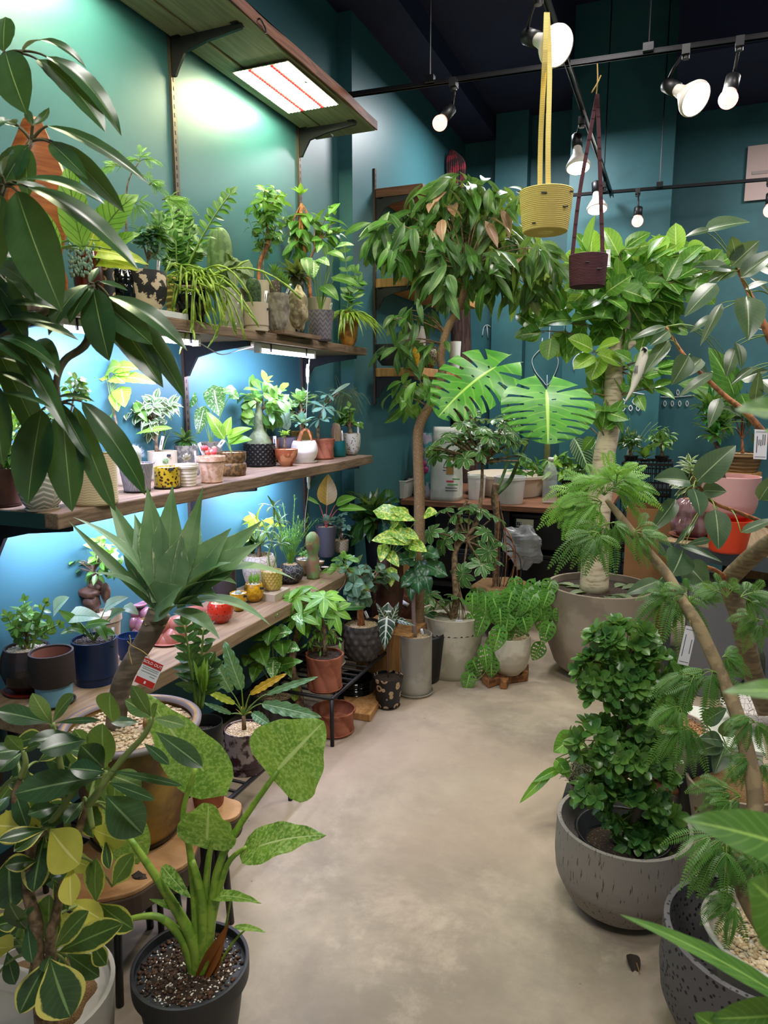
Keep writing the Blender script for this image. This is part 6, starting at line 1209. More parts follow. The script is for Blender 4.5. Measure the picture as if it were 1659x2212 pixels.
t = thing('plastic_bottle', PY(1187, 1080, 4.6), 'clear plastic bottle standing on the work table', 'bottle'); c = PY(1187, 1075, 4.6); s = dep(c) / FP; M = MB(); h = PY(1187, 988, 4.6).z - ZK
lathe(M, V((c.x, 4.6, ZK)), [(14 * s, 0), (15.5 * s, .01), (15.5 * s, h * .5), (14.6 * s, h * .52), (15.5 * s, h * .55), (15 * s, h * .68), (10 * s, h * .82), (5 * s, h * .9), (5 * s, h * .93)], 32); M.build('bottle_body', glass('clear_pet', 'dfe8ea', .08, .3), t); M = MB(); lathe(M, V((c.x, 4.6, ZK + h * .92)), [(6 * s, 0), (6 * s, h * .08)], 20); M.build('cap', WHITEP, t)
t = thing('plastic_sack', PY(1130, 1215, 4.35), 'crumpled translucent plastic bag hanging under the table edge', 'plastic bag'); M = MB(); blob(M, PY(1130, 1180, 4.35), (.12, .05, .12), 26, 16, .2, 4); M.build('bag_body', glass('milky_plastic', 'b5b8ba', .25, .5), t, smooth=False)
# seedlings on the table behind
def small(label, x, yb, w, yt, surf, fol, lm, m=None, name='potted_seedling', cat='potted plant', **k):
    p = plant(name, label, cat, x, yb, w, yt, surf, 'taper', m or BLACK, soil='dark', **k); fol(p, lm); return p
for i, (x, yt, lb, lm) in enumerate([(1150, 1020, 'low leafy seedling pot left of the plastic bottle', L_GR), (1215, 1030, 'leafy seedling pot right of the plastic bottle', L_LM), (1235, 1020, 'leafy seedling pot beside the big pale trunk', L_GR)]):
    small(lb, x, 0, 44, yt + 20, (PY(x, 1040, 4.95).x, ZK), lambda p, l, x=x, yt=yt: bush(p, l, x, yt - 16, 34, 20, 30, 30, 12, 'ovate', x, 8, tr=2), lm)
p = small('tall thin green cactus stub in a small pot by the bottle', 1183, 0, 22, 1000, (PY(1183, 1000, 5.1).x, ZK), lambda p, l: cactus(p, mat('cactus_olive', '6a6a3a', .8, bump=.5, bsc=80), 1181, 1000, 948, 12, 6, .1), L_GR)
p = plant('veined_anthurium', 'plant with long dark leaves and bold pale ribs beside the pale trunk', 'potted plant', 1268, 0, 40, 1040, (PY(1268, 1040, 4.9).x, ZK), 'taper', BLACK, soil='dark')
VN = leafm('leaf_ribbed_dark', '2f5f30', '1c4020', vein='b9d6a0', vf=.8, nv=12, vw=.05); bigleaf(p.root, VN, (1240, 945, p.d), (1275, 1025, p.d - .03), 46, 'ovate', .5, .2, .1, pet=p.top); bigleaf(p.root, VN, (1290, 950, p.d), (1262, 990, p.d), 30, 'ovate', .5, .3, .1, pet=p.top)
# black plant racks with trays, right back
t = thing('plastic_crates', (PY(1400, 1000, 4.3).x, 4.4, 0), 'tall stack of black plastic lattice crates right of the pale trunk', 'crate stack'); xa_, xb_ = PY(1345, 1000, 4.3).x, PY(1452, 1000, 4.3).x
zz1 = PY(1400, 1000, 4.3).z
for k in range(5):
    z1 = zz1 - k * .17; M = MB()
    for y in (4.3, 4.62): M.box(((xa_ + xb_) / 2, y, z1 - .008), (xb_ - xa_, .012, .016)); M.box(((xa_ + xb_) / 2, y, z1 - .06), (xb_ - xa_, .008, .008)); M.box(((xa_ + xb_) / 2, y, z1 - .15), (xb_ - xa_, .012, .014))
    for x in (xa_, xb_): M.box((x, 4.46, z1 - .008), (.012, .33, .016)); M.box((x, 4.46, z1 - .15), (.012, .33, .014))
    for i in range(13):
        x = xa_ + (xb_ - xa_) * i / 12
        for y in (4.3, 4.62): M.box((x, y, z1 - .08), (.006, .006, .15))
    M.box(((xa_ + xb_) / 2, 4.46, z1 - .155), (xb_ - xa_, .33, .006)); M.build('crate', BLACK, t, smooth=False)
for x in (xa_, xb_): M = MB(); M.box((x, 4.46, (zz1 - .8) / 2), (.02, .3, zz1 - .84)); M.build('side_frame', BLACK, t, smooth=False)
for i, (x, yt, lm, kind, lb) in enumerate([(1363, 985, L_MO, 0, 'spiky olive seedling on top of the crates, left'), (1392, 992, L_DK, 1, 'broad leaf seedling with white tag on the crates'), (1430, 985, L_GR, 0, 'bushy small seedling at the right of the crates')]):
    p = plant('potted_seedling', lb, 'potted plant', x, 0, 30, yt, (PY(x, yt, 4.4).x, zz1), 'taper', BLACK, soil='dark')
    if i == 1: rosette(p, L_GR, x, yt - 2, 6, 48, 18, 'ovate', 4, .3, 1.2, .5); stick(p, x + 3, yt + 8, x, yt - 14, w=6)
    else: bush(p, L_DK if i == 0 else L_GR, x, yt - 38, 26, 20, 60, 20, 7, 'lance', x, 12, tr=5)
    if i == 0:
        M = MB(); R = random.Random(3)
        for k in range(7): e = P(x + R.uniform(-40, 60), yt - R.uniform(40, 110), p.d); tube(M, bez(p.top, p.top.lerp(e, .5) + UP * .05, e), .0012, seg=3)
        M.build('wiry_stems', STEM, p.root); stick(p, 1358, 984, 1360, 968, w=10)
# teal pot plant and wooden box at wall
p = plant('dark_lance_plant', 'dark narrow-leaved plant in the corner below the white tub', 'potted plant', 822, 0, 70, 1150, (-1.50, .35), 'taper', BLACK, soil='dark'); rosette(p, L_DK, 812, 1120, 22, 74, 26, 'lance', 4, .2, 1.7, .5); bush(p, L_DK, 810, 1100, 44, 44, 30, 56, 20, 'lance', 7, 10, tr=3, tname='stem')
tag(rect('corner_plinth', BLACK, -1.66, -1.40, p.c.y - .1, p.c.y + .08, 0, .35), 'black plinth in the corner carrying the dark narrow-leaved plant', 'plinth')
p = plant('teal_speckled_pot', 'round teal speckled pot standing in the corner behind the pothos', 'pot', 836, 0, 46, 1116, (-1.48, .5), 'round', mat('teal_speckle', '2c6a66', .35, kind='noise', c2='86b0a8', sc=60, a=.55, b=.65), soil=None)
tag(rect('corner_box', W_PINE, -1.58, -1.38, p.c.y - .1, p.c.y + .1, .3, .5), 'wooden box carrying the teal speckled pot', 'box'); bpy.data.objects['corner_box'].location.z = .0; bpy.data.objects['corner_box'].scale.z = 2.5
p = plant('golden_pothos', 'yellow and green marbled pothos in a brown pot on a wooden crate', 'potted plant', 842, 0, 62, 1196, (-1.27, .30), 'round', BRWN, soil='dark')
for b, t_, w in [((820, 1105), (898, 1125), 44), ((880, 1115), (840, 1100), 36), ((880, 1160), (802, 1168), 50), ((850, 1140), (880, 1175), 36), ((870, 1150), (905, 1165), 34), ((848, 1130), (872, 1110), 34), ((830, 1180), (822, 1215), 30), ((920, 1110), (945, 1108), 34), ((845, 1230), (845, 1268), 30), ((890, 1175), (922, 1192), 36), ((838, 1195), (862, 1225), 30)]: bigleaf(p.root, L_GV, (*b, p.d - .1), (*t_, p.d - .14), w, 'heart', .5, .4, .15, nl=9, pet=p.top, pr=.0022)
tag(rect('small_wood_crate', W_PINE, -1.40, -1.12, p.c.y - .12, p.c.y + .14, .0, .30), 'wooden crate under the golden pothos', 'crate')

# ================================================================ RIGHT TABLE
ZR = .72
t = thing('steel_table', PZ(1560, 1230, ZR) - UP * ZR, 'grey steel-edged table at right carrying the pink pot', 'table')
q = [PZ(1425, 1166, ZR), PZ(1790, 1222, ZR)]; u = nrm(q[1] - q[0]); v_ = V((-u.y, u.x, 0)); q3 = [q[0], q[1], q[1] + v_ * .75, q[0] + v_ * .75]
M = MB(); prism(M, [(a.x, a.y) for a in q3], ZR - .012, ZR); M.build('table_top', W_OAK, t, smooth=False); M = MB(); prism(M, [(a.x, a.y) for a in [q3[0] - v_ * .004, q3[1] - v_ * .004, q3[1] + v_ * .03, q3[0] + v_ * .03]], ZR - .075, ZR - .005); M.build('steel_edge', mat('blue_steel', '4a5058', .45, .4), t, smooth=False)
for a in (q[0] + u * .05 + v_ * .04, q[0] + u * .75 + v_ * .04, q[0] + u * .05 + v_ * .7): M = MB(); M.box((a.x, a.y, (ZR - .07) / 2), (.035, .035, ZR - .07)); M.build('leg', MATS['blue_steel'], t, smooth=False)
PINKP = mat('pink_matte_pot', 'c99a9a', .6, bump=.04, bsc=60); REDP = mat('vermilion_pot', 'd8401c', .5)
rp = plant('red_pot', 'plain vermilion pot turned as a stand under the pink pot', 'pot', 1570, 1197, 96, 1120, ZR, 'taper', REDP, soil=None); rp.root.children[0].data.materials[0] = REDP
p = plant('dracaena_compacta', 'dark glossy dracaena in large pink pot on the red one', 'potted plant', 1580, 0, 118, 1028, (rp.c.x, rp.c.z + rp.h), 'cup', PINKP, soil='dark', fill=.85)
M = MB(); tube(M, smoothpts([p.top + CR * -.03, P(1557, 1010, p.d), P(1555, 980, p.d), P(1545, 955, p.d)]), .012, .01, 10); M.build('trunk', BARKD, p.root)
for i, (x, y) in enumerate([(1540, 940), (1535, 905), (1532, 880), (1560, 920)]): rosette(p, leafm('leaf_compacta', '2f7a2c', '1a4c1c', vein='4a9a3c', rough=.25), x, y, 24, 56, 14, 'lance', i, .1, 1.9, .8, name='leaf_tuft')
t = thing('gourd_pot', PZ(1478, 1165, ZR), 'glossy purple lobed pot full of pale gravel with variegated cream plant', 'potted plant'); gp = Pl(); gp.root = t; c = V(t.location) + v_ * .1; t.location = c; gp.d = dep(c + UP * .1); gp.s = gp.d / FP; gp.rin = 30 * gp.s; s = gp.s
M = MB(); r = 44 * s; lathe(M, c + UP * .01, resample([(r * .7, 0), (r * .95, 12 * s), (r * 1.02, 26 * s), (r * .86, 42 * s), (r * .98, 56 * s), (r * .86, 72 * s), (r * .62, 80 * s), (r * .5, 78 * s)], 30), 96, m_lobe(9, .2)); M.build('pot', gl('plum_glaze', '6a4650', '8a6a72', sc=14, a=.4, b=.6, rough=.12), t); M = MB(); lathe(M, c, [(r * .9, 0), (r * 1.15, .014), (r * 1.1, .014), (r * .8, .008)], 40); M.build('saucer', REDPK, t); gp.top = c + UP * 82 * s; gravelM(gp.top, r * .5, 150, .006, 3).build('gravel', BRN, t, kind='stuff')
bush(gp, L_VW, 1492, 1030, 34, 38, 90, 28, 13, 'ovate', 3, 12, tr=3, bend=.5, dd=.1)
p = plant('ribbed_brown_planter', 'brown horizontally ribbed pot with gravel and reddish stems on a wood stump', 'potted plant', 1605, 0, 84, 978, (PZ(1605, 1150, ZR).x + .08, ZR + .19), 'lip', woodm('carved_brown', '8a6a42', '6f5030', 9, (1, 1, 8)), mod=m_ring(5, .02), soil='tan')
tag((lambda M: (prism(M, [(p.c.x + .13 * math.cos(a * .3927), p.c.y + .12 * math.sin(a * .3927)) for a in range(16)], ZR, ZR + .19), M.build('wood_stump', W_PINE, None, smooth=False))[1])(MB()), 'pale wooden stump carrying the ribbed brown pot', 'stump')
bush(p, L_RB, 1600, 900, 46, 50, 24, 40, 20, 'ovate', 5, 10, tr=4, sm=BARKO)
hang_tag(1643, 960, 28, 64, 1.9, 'large pale green tag with dark script at the right edge', 5, rot=.05)
t = thing('cardboard_box', V((PY(1400, 1150, 4.2).x, 4.25, .0)), 'open brown cardboard box behind the feathery tree', 'box'); a_, b_ = PY(1358, 1090, 4.12).x, PY(1452, 1090, 4.12).x; zc_ = PY(1400, 1092, 4.12).z; M = MB(); CB = mat('cardboard', '9a7048', .85, kind='noise', c2='8a6240', sc=3)
for bx in (((a_ + b_) / 2, 4.0, zc_ / 2, b_ - a_, .004, zc_), ((a_ + b_) / 2, 4.22, zc_ / 2, b_ - a_, .004, zc_), (a_, 4.11, zc_ / 2, .004, .22, zc_), (b_, 4.11, zc_ / 2, .004, .22, zc_)): M.box(bx[:3], bx[3:])
M.build('box_body', CB, t, smooth=False)
# below the right table
t = thing('grey_drawer_unit', V((*PZ(1470, 1500, 0).xy, 0)) + v_ * .25 + u * .12, 'grey storage unit standing under the steel table', 'storage'); c = V(t.location); M = MB(); M.box(c + UP * .27, (.42, .34, .54)); M.build('unit_body', mat('grey_unit', '66666c', .5), t, smooth=False, bevel=.006)
t = thing('carton', V((*PZ(1640, 1470, 0).xy, 0)) + v_ * .15, 'pale brown carton at right edge under the steel table', 'box'); c = V(t.location); M = MB(); M.box(c + UP * .25, (.34, .4, .5)); M.build('carton_body', CB, t, smooth=False, bevel=.004); M = MB(); M.box(c + UP * .57, (.34, .4, .12)); M.build('wooden_tray', W_PINE, t, smooth=False)
p = plant('cactus_stump_pot', 'dark thorny cactus stump in low pot behind the branch', 'potted plant', 1640, 0, 70, 1480, (PZ(1640, 1560, 0).x, 0), 'taper', BLACK, soil='dark'); cactus(p, mat('cactus_dark', '3c4434', .8, kind='speck', c2='b0b09a', sc=90, a=.05, b=.12), 1625, 1480, 1395, 36, 5, .2)
p = plant('corrugated_pot', 'blue grey corrugated pot at the right edge', 'pot', 1668, 0, 60, 1445, (PZ(1665, 1520, 0).x - .02, .12), 'cyl', mat('blue_grey_metal', '5f6a76', .4, .5), soil=None, mod=m_rib(30, .06)); tag(rect('low_block', BLACK, p.c.x - .1, p.c.x + .1, p.c.y - .1, p.c.y + .1, 0, .12), 'black block under the corrugated pot', 'block')
# rubber tree, right
RD = 2.35; t = thing('rubber_tree', V((*P(1600, 1400, 2.5).xy, 0)), 'large grey-leaved rubber tree branching from the right edge', 'tree'); rp = Pl(); rp.root = t; rp.d = RD; rp.s = RD / FP
RBK = mat('rubber_bark', '7d6c4e', .8, kind='noise', c2='655640', sc=20, stretch=(1, 1, 4), bump=.25, bsc=70)
M = MB(); tube(M, smoothpts([V((*P(1700, 1600, 2.75).xy, .02)), P(1665, 1560, 2.6), P(1625, 1450, 2.45), P(1600, 1340, 2.4), P(1575, 1262, 2.4), P(1600, 1225, 2.35), P(1640, 1190, 2.25), P(1700, 1150, 2.1)]), [.036, .034, .032, .03, .03, .028, .026], seg=14); M.build('trunk', RBK, t)
b1 = smoothpts([P(1690, 1160, 2.15), P(1650, 1130, 2.2), P(1590, 1105, 2.2), P(1540, 1085, 2.2), P(1510, 1050, 2.2), P(1498, 1030, 2.2)]); b2 = smoothpts([P(1700, 1000, 2.2), P(1620, 900, 2.25), P(1560, 850, 2.3), P(1480, 770, 2.35), P(1440, 705, 2.4)]); b3 = smoothpts([P(1700, 830, 2.1), P(1650, 700, 2.1), P(1612, 620, 2.15), P(1592, 580, 2.15)]); b4 = smoothpts([P(1580, 1260, 2.4), P(1540, 1230, 2.35), P(1480, 1215, 2.3)])
b5 = smoothpts([P(1700, 1130, 2.1), P(1705, 1060, 2.15), P(1700, 1000, 2.2), P(1705, 900, 2.15), P(1700, 830, 2.1)])
for b_ in (b1, b2, b3, b4, b5): M = MB(); tube(M, b_, .012 if b_ is not b1 else .008, .004, 8); M.build('branch', BARKO if b_ is not b5 else RBK, t)
LV = [  # base, tip, width, distance
 ((1505, 1040), (1590, 962), 66, 2.15), ((1490, 1040), (1412, 1035), 60, 2.15), ((1498, 1055), (1512, 1115), 60, 2.1), ((1515, 1060), (1570, 1062), 40, 2.2), ((1545, 1100), (1552, 1188), 62, 2.1), ((1460, 1078), (1405, 1150), 42, 2.2), ((1500, 1130), (1455, 1180), 14, 2.15), ((1505, 1050), (1528, 1020), 16, 2.2),
 ((1475, 1190), (1450, 1245), 76, 2.1), ((1480, 1215), (1530, 1270), 64, 2.2), ((1425, 1255), (1350, 1285), 36, 2.2), ((1470, 1180), (1560, 1215), 26, 2.1), ((1535, 1165), (1480, 1178), 18, 2.15),
 ((1613, 640), (1616, 735), 74, 2.0), ((1580, 580), (1495, 578), 42, 2.15), ((1588, 582), (1528, 612), 42, 2.15), ((1548, 612), (1478, 685), 46, 2.1), ((1580, 575), (1640, 520), 56, 2.1), ((1590, 560), (1580, 510), 40, 2.1), ((1600, 600), (1680, 540), 50, 2.05), ((1610, 625), (1660, 610), 40, 2.1),
 ((1560, 655), (1512, 748), 26, 2.1), ((1545, 680), (1488, 720), 22, 2.15), ((1445, 715), (1402, 748), 34, 2.3), ((1440, 705), (1360, 735), 22, 2.3), ((1445, 735), (1390, 810), 36, 2.3), ((1488, 768), (1450, 832), 50, 2.2), ((1515, 775), (1470, 820), 40, 2.25), ((1540, 805), (1465, 858), 26, 2.2), ((1590, 740), (1600, 798), 36, 2.1), ((1590, 750), (1568, 815), 36, 2.15), ((1625, 795), (1578, 832), 22, 2.1), ((1600, 820), (1660, 800), 50, 2.15), ((1630, 870), (1640, 800), 30, 2.1), ((1640, 820), (1690, 870), 46, 2.1),
 ((1520, 500), (1620, 480), 60, 2.1), ((1535, 495), (1480, 512), 20, 2.1), ((1600, 690), (1670, 720), 50, 2.15), ((1665, 640), (1620, 600), 40, 2.2), ((1640, 1080), (1680, 1020), 40, 2.1), ((1600, 1150), (1680, 1120), 26, 2.1), ((1530, 820), (1500, 780), 30, 2.3), ((1555, 860), (1530, 925), 32, 2.3), ((1600, 900), (1560, 880), 30, 2.3),
 ((1450, 1245), (1400, 1310), 40, 2.3), ((1640, 560), (1690, 600), 50, 2.1)]
allb = b1 + b2 + b3 + b4 + b5
for i, (b, tp_, w, d) in enumerate(LV):
    B_ = P(*b, d); o = min(allb, key=lambda a: (a - B_).length); bigleaf(t, L_RB, (*b, d), (*tp_, d - .04), w, 'ovate', .35, .45 if i % 3 else .2, .3 if i % 2 else .12, 0, nl=9, ns=3, pet=o, pr=.0022, seed=i, roll=(-.3, 0, .3)[i % 3])
for i, (b, tp_, w, d) in enumerate([((1580, 850), (1465, 830), 66, 3.5), ((1590, 880), (1500, 850), 60, 3.5), ((1590, 860), (1530, 750), 70, 3.4), ((1600, 850), (1620, 910), 50, 3.4)]): bigleaf(t, L_GR, (*b, d), (*tp_, d), w, 'ovate', .4, .3, .1, seed=i, label='broad bright green leaf', pet=min(allb, key=lambda a: (a - P(*b, d)).length), pr=.002)
# ================================================================ RIGHT FLOOR PLANTERS
SPKP = mat('speckled_pink_pot', 'b5a49c', .7, kind='speck', c2='3f2a26', sc=95, a=.16, b=.24)
BCONC = mat('bark_concrete', '544e4a', .85, kind='noise', c2='8f8881', sc=30, a=.34, b=.41, stretch=(5, 5, .7), det=5, bump=.7); TERZ = mat('dark_terrazzo', '5a575a', .75, kind='speck', c2='131315', sc=75, a=.24, b=.34, bump=.4)
p = plant('grey_bark_planter', 'small-leaved ficus topiary in big grey bark-textured concrete pot', 'potted plant', 1335, 1990, 280, 1770, 0.0, 'bell', BCONC, soil=None, fill=.9, seg=64)
M = MB(); rr = p.r; lathe(M, p.c + UP * .01, [(rr * .5, 0), (rr * .68, p.h * .82), (rr * .72, p.h * .84), (rr * .66, p.h * .83), (rr * .6, p.h * .64), (.001, p.h * .63)], 40); M.build('inner_pot', BLACK, p.root); M = MB(); lathe(M, p.c + UP * p.h * .655, [(rr * .61, 0), (rr * .5, .01)], 32); M.build('soil', SOIL, p.root); p.top = p.c + UP * (p.h * .66)
M = MB(); lathe(M, p.c - UP * 0, [(rr * .8, 0), (rr * .8, .008), (rr * .3, .008)], 32)
M = MB(); tk = smoothpts([p.top, P(1370, 1780, p.d), P(1385, 1700, p.d), P(1350, 1620, p.d), P(1365, 1560, p.d), P(1375, 1500, p.d), P(1350, 1440, p.d)]); tube(M, tk, .017, .009, 10); M.build('trunk', mat('grey_ficus_bark', '77685a', .85, bump=.4, bsc=60), p.root)
def clump(p, lm, cx, cy, rx, ry, n, L, Wd, seed, shape='oval', dd=0, name='foliage', k=6):
    """ball of little leaf rosettes"""
    R = random.Random(seed); M, T = MB(), MB(); s = (p.d + dd) / FP; c = P(cx, cy, p.d + dd); o = min(tk, key=lambda a: (a - c).length)
    for i in range(n):
        u = nrm(rv(R)); rr_ = R.uniform(.45, 1) ** .5; e = c + CR * u.x * rx * s * rr_ + UP * u.z * ry * s * rr_ + nrm(V((CF.x, CF.y, 0))) * u.y * min(rx, ry) * s * rr_
        if i % 3 == 0: tube(T, [o, o.lerp(e, .6) + rv(R, .006), e], .003, .001, 4, cap=False)
        ax = nrm(u + UP * .5 - CF * .3); x = nrm(ax.cross(V((.3, .5, .1)))); y = ax.cross(x); a0 = R.uniform(0, 6); rn = R.random()
        for j in range(k): a = a0 + j * 6.283 / k; f = .5 + .5 * (j % 2); d = nrm((x * math.cos(a) + y * math.sin(a)) * f + ax * .6); leaf(M, e, d, ax - d * .3, L * s * R.uniform(.75, 1.1), Wd * s, shape, .3, .25, nl=7, ns=1, rnd=rn, R=R)
    T.build('twig', BARK, p.root); return M.build(name, lm, p.root)
L_TB = leafm('leaf_boxlike', '76a04a', '3c6e38', vein='6a9a50', vf=.06, rough=.28, mott=25)
for a in [(1345, 1385, 66, 40, 60, 1), (1300, 1450, 48, 40, 50, 2), (1400, 1450, 62, 42, 60, 3), (1350, 1480, 60, 36, 50, 4), (1290, 1510, 26, 22, 16, 5), (1425, 1510, 34, 30, 24, 15), (1370, 1560, 28, 34, 26, 6), (1285, 1600, 52, 36, 46, 7), (1340, 1640, 60, 42, 54, 8), (1400, 1630, 52, 34, 40, 9), (1420, 1680, 30, 24, 16, 10), (1285, 1715, 34, 24, 18, 11), (1370, 1745, 66, 36, 54, 12), (1390, 1800, 56, 32, 44, 13), (1430, 1750, 26, 30, 16, 14)]: clump(p, L_TB, a[0], a[1], a[2], a[3], int(a[4] * .62), 36, 20, a[5])
p2 = p
p = plant('trailing_pothos', 'lime-leaved trailing pothos with wiry grey cushion plant behind the grey pot', 'potted plant', 1270, 0, 80, 1690, (PZ(1270, 1740, 0).x, .05), 'taper', BLACK, soil='dark'); p.root['label'] = 'lime trailing pothos and wiry grey cushion plant behind the grey pot'
for b, t_, w in [((1245, 1590), (1195, 1625), 54), ((1250, 1605), (1240, 1640), 34), ((1210, 1660), (1150, 1690), 22), ((1195, 1660), (1122, 1735), 24), ((1200, 1640), (1230, 1680), 36), ((1225, 1650), (1205, 1670), 30)]: bigleaf(p.root, L_BR, (*b, p.d - .05), (*t_, p.d - .08), w, 'ovate', .6, .45, .2, .03, pet=p.top + UP * .12)
M = MB(); R = random.Random(8); c = P(1260, 1665, p.d)
for i in range(260):
    a = c + rv(R, .022); pts = [a]
    for k in range(4): pts.append(pts[-1] + rv(R, .012) + CR * .0)
    tube(M, pts, .0012, seg=3, cap=False, rnd=R.random())
M.build('wiry_cushion', mat('wiry_grey', '8a9070', .8), p.root)
tag(rect('floor_tile', BLACK, p.c.x - .08, p.c.x + .08, p.c.y - .08, p.c.y + .08, 0, .05), 'low black block under the trailing pothos', 'block')
# speckled pot on wire stand
wb = V((*PZ(1440, 1760, 0).xy, 0)); sp_z = P(1450, 1690, dep(wb) - .05).z
p = plant('speckled_pot_tree', 'wide speckled pinkish pot of brown gravel on a wire plant stand', 'potted plant', 1440, 1690, 150, 1560, sp_z, 'egg', SPKP, soil='brown')
t = thing('wire_plant_stand', V((p.c.x, p.c.y, 0)), 'thin wire stand with round wooden disc holding the speckled pot', 'plant stand'); M = MB(); lathe(M, V((p.c.x, p.c.y, sp_z - .025)), [(p.r * .78, 0), (p.r * .82, .012), (p.r * .78, .024)], 40); M.build('wooden_disc', W_PN2, t)
for a in (0, 2.1, 4.2): M = MB(); q = V((p.c.x + math.cos(a) * p.r * .7, p.c.y + math.sin(a) * p.r * .7, 0)); tube(M, [q, q + UP * (sp_z - .02)], .004); M.build('leg', BLACK, t)
t = thing('white_storage_box', V((*PZ(1465, 1790, 0).xy, 0)) + V((.1, .3, 0)), 'white box with pale lid standing on the floor behind the grey pot', 'box'); c = V(t.location); M = MB(); M.box(c + UP * .12, (.3, .3, .24)); M.build('box_body', WHITEP, t, smooth=False, bevel=.004); M = MB(); M.box(c + UP * .245, (.31, .31, .012)); M.build('lid', WSLAB, t, smooth=False)
t = thing('lattice_bowl', V((c.x + .12, c.y + .05, .251)), 'white lattice bowl beside orange pot saucer', 'bowl'); M = MB(); lathe(M, V(t.location), [(.05, 0), (.1, .08), (.095, .08), (.045, .006)], 32); M.build('bowl_body', mat('white_lattice', 'c9c2c0', .6, kind='crack', c2='4a4040', sc=60, a=.01, b=.05), t)
t = thing('orange_dish', V((*P(1505, 1588, 2.35).xy, 0)), 'tall stacked black pot with an orange inner dish', 'pot'); zq = P(1505, 1598, 2.35).z; c = V(t.location); M = MB(); lathe(M, c, [(.05, 0), (.055, .01), (.062, zq), (.056, zq), (.05, zq - .03)], 32); M.build('pot', BLACK, t); M = MB(); lathe(M, c + UP * (zq - .012), [(.052, 0), (.02, -.008), (.001, -.009)], 24); M.build('inner_dish', mat('orange_enamel', 'd8781c', .4), t)
p = plant('burlap_planter', 'sandy grey planter at right with burlap-wrapped root ball', 'potted plant', 1575, 1850, 200, 1680, 0, 'taper', SAND, soil='dark', fill=.85)
M = MB(); lathe(M, V((p.top.x, p.top.y, p.top.z - .06)), resample([(p.rin * .92, 0), (p.rin * .86, .08), (p.rin * .6, .1), (p.rin * .2, .09)], 12), 60, lambda a, k, rr_, z: rr_ * (1 + .06 * math.sin(9 * a + k * 6) + .04 * math.sin(17 * a))); M.build('burlap_wrap', BURL, p.root)
for i, (b, t_, w) in enumerate([((1560, 1600), (1510, 1595), 38), ((1555, 1610), (1498, 1625), 40), ((1565, 1612), (1542, 1672), 46), ((1520, 1560), (1570, 1530), 40), ((1560, 1590), (1590, 1545), 36)]): bigleaf(p.root, L_RB, (*b, p.d - .08), (*t_, p.d - .12), w, 'ovate', .4, .45, .2, pet=p.top, seed=i, pr=.003)
# dark terrazzo pot, front right, with everfresh tree
p = plant('terrazzo_planter', 'large dark terrazzo planter at lower right with white inner pot of gravel', 'potted plant', 1620, 2330, 400, 2010, 0, 'bell', TERZ, soil=None)
M = MB(); rr = p.r; q = p.c + CR * .03; zi = p.h; lathe(M, q + UP * (zi * .45), resample([(rr * .5, 0), (rr * .70, zi * .53), (rr * .76, zi * .57), (rr * .68, zi * .58), (rr * .62, zi * .44), (.01, zi * .42)], 24), 56); M.build('inner_pot', mat('white_inner', 'bdb8ae', .5), p.root); p.top = q + UP * zi * .88; p.rin = rr * .62
gravelM(p.top, p.rin * .97, 1500, .008, 5).build('gravel', TAN, p.root, kind='stuff')
ev = thing('everfresh_tree', p.top, 'slim feathery-leaved tree rising from the terrazzo planter', 'tree'); ep = Pl(); ep.root = ev; dT = 1.75; ep.d = dT; ep.s = dT / FP; ep.top = p.top
EB = mat('everfresh_bark', '7c6a50', .85, kind='noise', c2='93805f', sc=30, bump=.3, bsc=80)
tb = p.top + CR * .0; et = smoothpts([p.top, P(1600, 1900, 1.55), P(1632, 1740, 1.6), P(1608, 1600, 1.65), P(1580, 1510, 1.7), P(1545, 1430, 1.75), P(1505, 1345, 1.8), P(1475, 1300, 1.85), P(1440, 1240, 1.9), P(1385, 1175, 1.95), P(1335, 1110, 2.0), P(1310, 1080, 2.0)])
M = MB(); tube(M, et, [.019, .018, .018, .017, .016, .016, .015, .014, .013, .011, .006], seg=12); M.build('trunk', EB, ev)
ee = Pl(); ee.__dict__.update(ep.__dict__)
everfresh(ee, L_EB, [(1305, 1070, 150, .25, (10, 170)), (1300, 1085, 130, .2, (150, 260)), (1310, 1060, 120, .3, (-40, 60)), (1330, 1050, 90, .2, (0, 180)), (1265, 1090, 80, .2, (120, 240))], 21, np_=7, n=20, Wd=30, name='bright_crown')
everfresh(ee, L_EV, [(1320, 1130, 120, .2, (180, 340)), (1370, 1150, 90, .15, (-90, 60)), (1290, 1150, 110, .15, (200, 300)), (1460, 1290, 120, .1, (150, 330)), (1490, 1300, 90, .05, (10, 130)), (1600, 1290, 80, -.05, (-60, 60)), (1570, 1290, 80, 0, (40, 160)), (1640, 1340, 70, 0, (140, 330)), (1560, 1420, 60, 0, (-60, 40))], 22, np_=6, n=19, Wd=28, name='middle_fronds')
everfresh(ee, L_EV, [(1540, 1450, 130, -.02, (190, 330)), (1500, 1460, 110, -.02, (180, 260)), (1470, 1530, 80, -.05, (180, 280)), (1480, 1570, 110, -.05, (200, 300)), (1630, 1560, 90, -.1, (120, 330)), (1640, 1640, 90, -.12, (140, 300)), (1600, 1720, 110, -.15, (140, 250)), (1620, 1800, 80, -.15, (200, 340))], 23, np_=6, n=20, Wd=30, name='lower_fronds')
everfresh(ee, L_EV, [(1570, 1815, 130, -.25, (150, 320)), (1560, 1830, 110, -.22, (200, 300)), (1640, 1850, 90, -.22, (190, 330)), (1590, 1950, 90, -.24, (110, 260))], 24, np_=7, n=20, Wd=30, name='base_fronds')
hang_tag(1484, 1395, 24, 84, 1.80, 'long white tag hanging from the feathery tree trunk', 2, rot=.22, twine=(1490, 1340))
